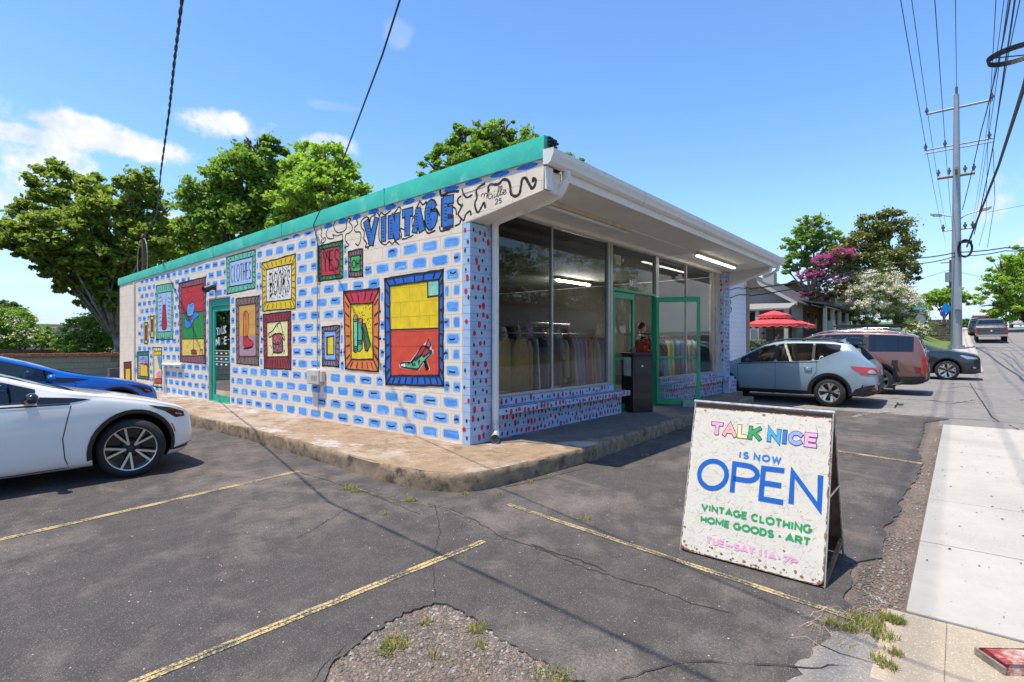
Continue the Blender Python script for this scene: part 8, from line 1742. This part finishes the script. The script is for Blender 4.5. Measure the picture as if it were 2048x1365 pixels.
# street signs
q = at(1840, 690, 40); sz = g(q.x); t = thing('street_sign', 'stop sign seen from behind with two green street name blades', 'street sign', (q.x, q.y, sz)); ztp = at(1840, 607, 40).z
b = MB(); b.tube([(q.x, q.y, sz - .1), (q.x, q.y, ztp)], .035, 6); b.build('post', M_galv, t); fx = Vector((RT[0], RT[1], 0)); zc = at(1840, 640, 40).z
b = MB(); b.prism([Vector((q.x, q.y, zc)) - Vector((FW[0], FW[1], 0)) * .05 + fx * .38 * math.cos(R(22.5 + 45 * i)) * 1.08 + Vector((0, 0, .38 * 1.08 * math.sin(R(22.5 + 45 * i)))) for i in range(8)], Vector((FW[0], FW[1], 0)) * .01); b.build('stop_plate', mat('sign back', (.38, .39, .41), .5, .4), t)
M_gs = mat('street sign green', (.0, .28, .18), .45, var=0)
def blade(cx, cy, cz, w, h, d, txt):
    c = Vector((cx, cy, cz)); b = MB(); e = Vector((0, 0, h / 2)); n = Vector((d.y, -d.x, 0)); b.prism([c - d * w / 2 - e, c + d * w / 2 - e, c + d * w / 2 + e, c - d * w / 2 + e], n * .01); bl_ = b.build('name_blade', M_gs, t)
    if txt: b = MB(); glyphs(b, txt, lambda u, v: c - d * w * .38 + d * u + Vector((0, 0, v - h * .26)) + n * (.014 if n.dot(Vector(FW + (0,))) < 0 else -.006), h * .5, w * .76, h * .1); b.build('blade_lettering', M_wt, bl_)
blade(q.x, q.y, at(1840, 617, 40).z, 1.1, .24, fx, 'DOUGLAS AV'); blade(q.x, q.y, at(1840, 608, 40).z, .62, .2, Vector((FW[0] * .5 + RT[0], FW[1] * .5 + RT[1], 0)).normalized(), '')
q = at(1890, 690, 50); t = thing('banner_post', 'blue round sign with ribbons on a thin post left of the steel pole', 'sign', (q.x, q.y, g(q.x))); b = MB(); b.tube([(q.x, q.y, g(q.x)), (q.x, q.y, at(1890, 605, 50).z)], .04, 6); b.build('post', M_galv, t)
c_ = at(1893, 617, 49.8); b = MB(); b.prism([c_ + fx * .42 * math.cos(2 * PI * i / 20) + Vector((0, 0, .42 * math.sin(2 * PI * i / 20))) for i in range(20)], Vector((FW[0], FW[1], 0)) * .03); b.build('disc', mat('sign blue', (.0, .25, .60), .4, var=0), t); c_ = at(1886, 628, 49.8)
b = MB(); b.prism([c_ + fx * .26 * math.cos(2 * PI * i / 14) + Vector((0, 0, .26 * math.sin(2 * PI * i / 14))) for i in range(14)], Vector((FW[0], FW[1], 0)) * .03); b.build('disc', mat('sign violet', (.08, .06, .40), .4, var=0), t)
# stacked stone pier / monument left of the steel pole
q = at(1885, 690, 46); t = thing('stone_pier', 'low stacked dark stone pier left of the steel pole', 'pier', (q.x, q.y, g(q.x))); r_ = random.Random(3); z0 = g(q.x)
for k in range(9):
    x = -1.0
    while x < .95: w = r_.uniform(.28, .5); fbox('stone', t, mat('dark stone', (.12, .09, .07), .9, var=.3, scale=5), q.x + .2 + r_.uniform(-.03, .03), q.x + .7, q.y + x, q.y + min(1.0, x + w - .02), z0 + k * .22, z0 + k * .22 + .2); x += w
# timber picket fence
t = thing('picket_fence', 'unpainted timber fence on the bank behind the crepe myrtles', 'fence', (50, 5.5, 2)); M_fen = mat('fence timber', (.38, .28, .17), .85, var=.2, scale=5, stretch=(3, 3, .4))
fa = at(1690, 672, 47); fb_ = at(1832, 668, 52); d_ = (fb_ - fa); d_.z = 0; n_f = 62; pick = None
for i in range(n_f):
    p = fa.lerp(fb_, i / n_f); zz = at(1700 + 130 * i / n_f, 660, p.x * FW[0] + p.y * FW[1]).z + .05; p_ = Vector((p.x, p.y, zz))
    if pick is None: b = MB(); b.box(-.01, .01, -.05, .05, -1.5, 0); b.add([(-.01, -.05, 0), (.01, -.05, 0), (.01, .05, 0), (-.01, .05, 0), (0, 0, .07)], [(0, 1, 4), (1, 2, 4), (2, 3, 4), (3, 0, 4)]); o = pick = b.build('picket', M_fen, t, local=True)
    else: o = bpy.data.objects.new('picket', pick.data); COL.objects.link(o); o.parent = t
    o.location = p_ - Vector((50, 5.5, 2)); o.rotation_euler = (0, 0, math.atan2(d_.y, d_.x) + PI / 2)
for dz in (.15, .75): b = MB(); e = Vector((0, 0, at(1765, 660, 49.5).z - dz)); b.tube([Vector((fa.x, fa.y, 0)) + e, Vector((fb_.x, fb_.y, 0)) + e], .04, 4); b.build('rail', M_fen, t)
# grassy bank behind the cars
M_lawn = mat('lawn', (.07, .12, .02), .95, var=.2, scale=1.5, col2=(.12, .17, .04), bump=.6, bscale=25)
b = MB(); xs = [29.5 + i * 1.5 for i in range(45)]; prof = [(.42, .04), (1.2, .12), (2.6, .75), (4.0, 1.0), (8, 1.1), (30, 1.2)]
V = [(x, y, g(x) + z * min(1, (x - 29.5) / 10 + .05) + .04 * noise.noise(Vector((x, y, 0)))) for x in xs for y, z in prof]; b.add(V, [(i * 6 + j, (i + 1) * 6 + j, (i + 1) * 6 + j + 1, i * 6 + j + 1) for i in range(44) for j in range(5)]); struct(b.build('lawn_bank', M_lawn, smooth=True))
# red parasols, tables
M_para = mat('coral canvas', (.62, .055, .06), .75, var=.05); M_fr = mat('white fringe', (.62, .30, .28), .8)
def parasol(label, px, py, depth, rad, two, seed):
    c = at(px, py, depth); z0 = g(c.x); t = thing('red_parasol', label, 'parasol', (c.x, c.y, z0), 0, None); n = 8; b = MB(); k = 6
    def can(zt, zr, r, rs, nm):
        b = MB(); N = n * k; vs = [(c.x, c.y, zt)]
        for (f, dz) in ((.33, .30), (.66, .66), (1, 1)):
            for i in range(N): a = 2 * PI * i / N + rs; q = 1 - .045 * abs(math.sin(n * a / 2 - n * rs / 2)); vs.append((c.x + r * f * q * math.cos(a), c.y + r * f * q * math.sin(a), zt + (zr - zt) * dz - .02 * f * abs(math.sin(n * (a - rs) / 2))))
        fs = [(0, 1 + i, 1 + (i + 1) % N) for i in range(N)] + [(1 + j * N + i, 1 + (j + 1) * N + i, 1 + (j + 1) * N + (i + 1) % N, 1 + j * N + (i + 1) % N) for j in range(2) for i in range(N)]; o0 = 1 + 2 * N; m0 = len(vs)
        for i in range(N): x, y, z = vs[o0 + i]; vs.append((x, y, z - .10 - .07 * abs(math.sin(i * PI / 3 * 1.5))))
        fs += [(o0 + i, m0 + i, m0 + (i + 1) % N, o0 + (i + 1) % N) for i in range(N)]; b.add(vs, fs); o = b.build(nm, M_para, t)
        b = MB(); b.tube([Vector(vs[m0 + i % N]) - Vector((0, 0, .01)) for i in range(N + 1)], .016, 4); b.build('fringe', M_fr, o); return o
    zr = c.z; can(zr + .45, zr - .02, rad, .2, 'canopy')
    if two: can(zr + .72, zr + .46, rad * .52, .2, 'vented_top')
    b = MB(); b.tube([(c.x, c.y, z0), (c.x, c.y, zr + .8)], .03, 8); b.build('pole', M_black, t); b = MB(); b.tube([(c.x, c.y, z0), (c.x, c.y, z0 + .1)], .3, 12); b.build('base', M_black, t)
parasol('nearer coral red parasol with a vented second tier and scalloped edge', 1548, 648, 29, 1.6, True, 1); parasol('farther coral red parasol half hidden behind the nearer one', 1582, 651, 33, 1.35, False, 2)
pt = at(1535, 700, 29.5); t = thing('cafe_table', 'round white outdoor table under the red parasol', 'table', (pt.x, pt.y, g(pt.x))); b = MB(); b.tube([(pt.x, pt.y, g(pt.x) + .74), (pt.x, pt.y, g(pt.x) + .77)], .45, 20); b.build('table_top', M_trimw, t); b = MB(); b.tube([(pt.x, pt.y, g(pt.x)), (pt.x, pt.y, g(pt.x) + .74)], .035, 8); b.build('leg', M_black, t)
p_ = at(1527, 670, 29.8); person('person in a red top standing under the red parasol', (p_.x, p_.y, g(p_.x) + .1), R(30), (.40, .05, .07), (.05, .05, .07), h=1.65); p_ = at(1552, 680, 30.5); person('person in a white top under the red parasol', (p_.x, p_.y, g(p_.x)), R(200), (.7, .7, .68), (.1, .12, .2), h=1.6)
# white slatted fence and plants round the terrace
t = thing('terrace_screen', 'white slatted screen behind the parasol terrace', 'screen', (33, 9.4, 1.15)); sl0 = None
for i in range(26):
    if sl0 is None: b = MB(); b.box(0, .16, 0, .03, 0, 1.25); o = sl0 = b.build('slat', mat('white slat', (.60, .62, .66), .7), t, local=True)
    else: o = bpy.data.objects.new('slat', sl0.data); COL.objects.link(o); o.parent = t
    o.location = (i * .2, 0, 0)
tree('garden_shrub', 'grey green shrub in front of the white corner building', 1510, 27, [(1508, 690, 12, 14, 0), (1540, 695, 20, 10, 0), (1525, 690, 12, 10, 0)], 3500, .12, leafmat('sage leaf', (.10, .14, .08), (.22, .25, .15)), 70, .04, cat_='shrub')
# flags by the porch
for px, py, lab, kind in ((1648, 622, 'yellow garden flag hanging by the crepe myrtle trunk', 'y'), (1674, 628, 'american flag hanging by the porch', 'u')):
    c = at(px, py, 44); t = thing('hanging_flag', lab, 'flag', tuple(c)); b = MB(); n = 8; m = 12; w, h = (.55, 1.2) if kind == 'y' else (.55, 1.3); tl = .35 if kind == 'y' else .05
    def fp(u, v): return c + fx * (u * w - tl * v) + Vector((FW[0], FW[1], 0)) * (.08 * math.sin(u * 6 + v * 3)) + Vector((0, 0, -v * h))
    for i in range(n):
        for j in range(m):
            b.cur = 0 if kind == 'y' else (2 if (j < 6 and i < 4) else (i % 2)); b.add([fp(i / n, j / m), fp((i + 1) / n, j / m), fp((i + 1) / n, (j + 1) / m), fp(i / n, (j + 1) / m)], [(0, 1, 2, 3)])
    b.build('cloth', [mat('flag yellow', (.75, .55, .02), .7)] if kind == 'y' else [mat('flag red', (.5, .03, .05), .7), mat('flag white', (.7, .7, .7), .7), mat('flag blue', (.02, .03, .15), .7)], t)
    b = MB(); b.tube([c + Vector((0, 0, .05)) - fx * .1, c + fx * w + Vector((0, 0, .05))], .015, 5); b.build('staff', M_trimw, t)
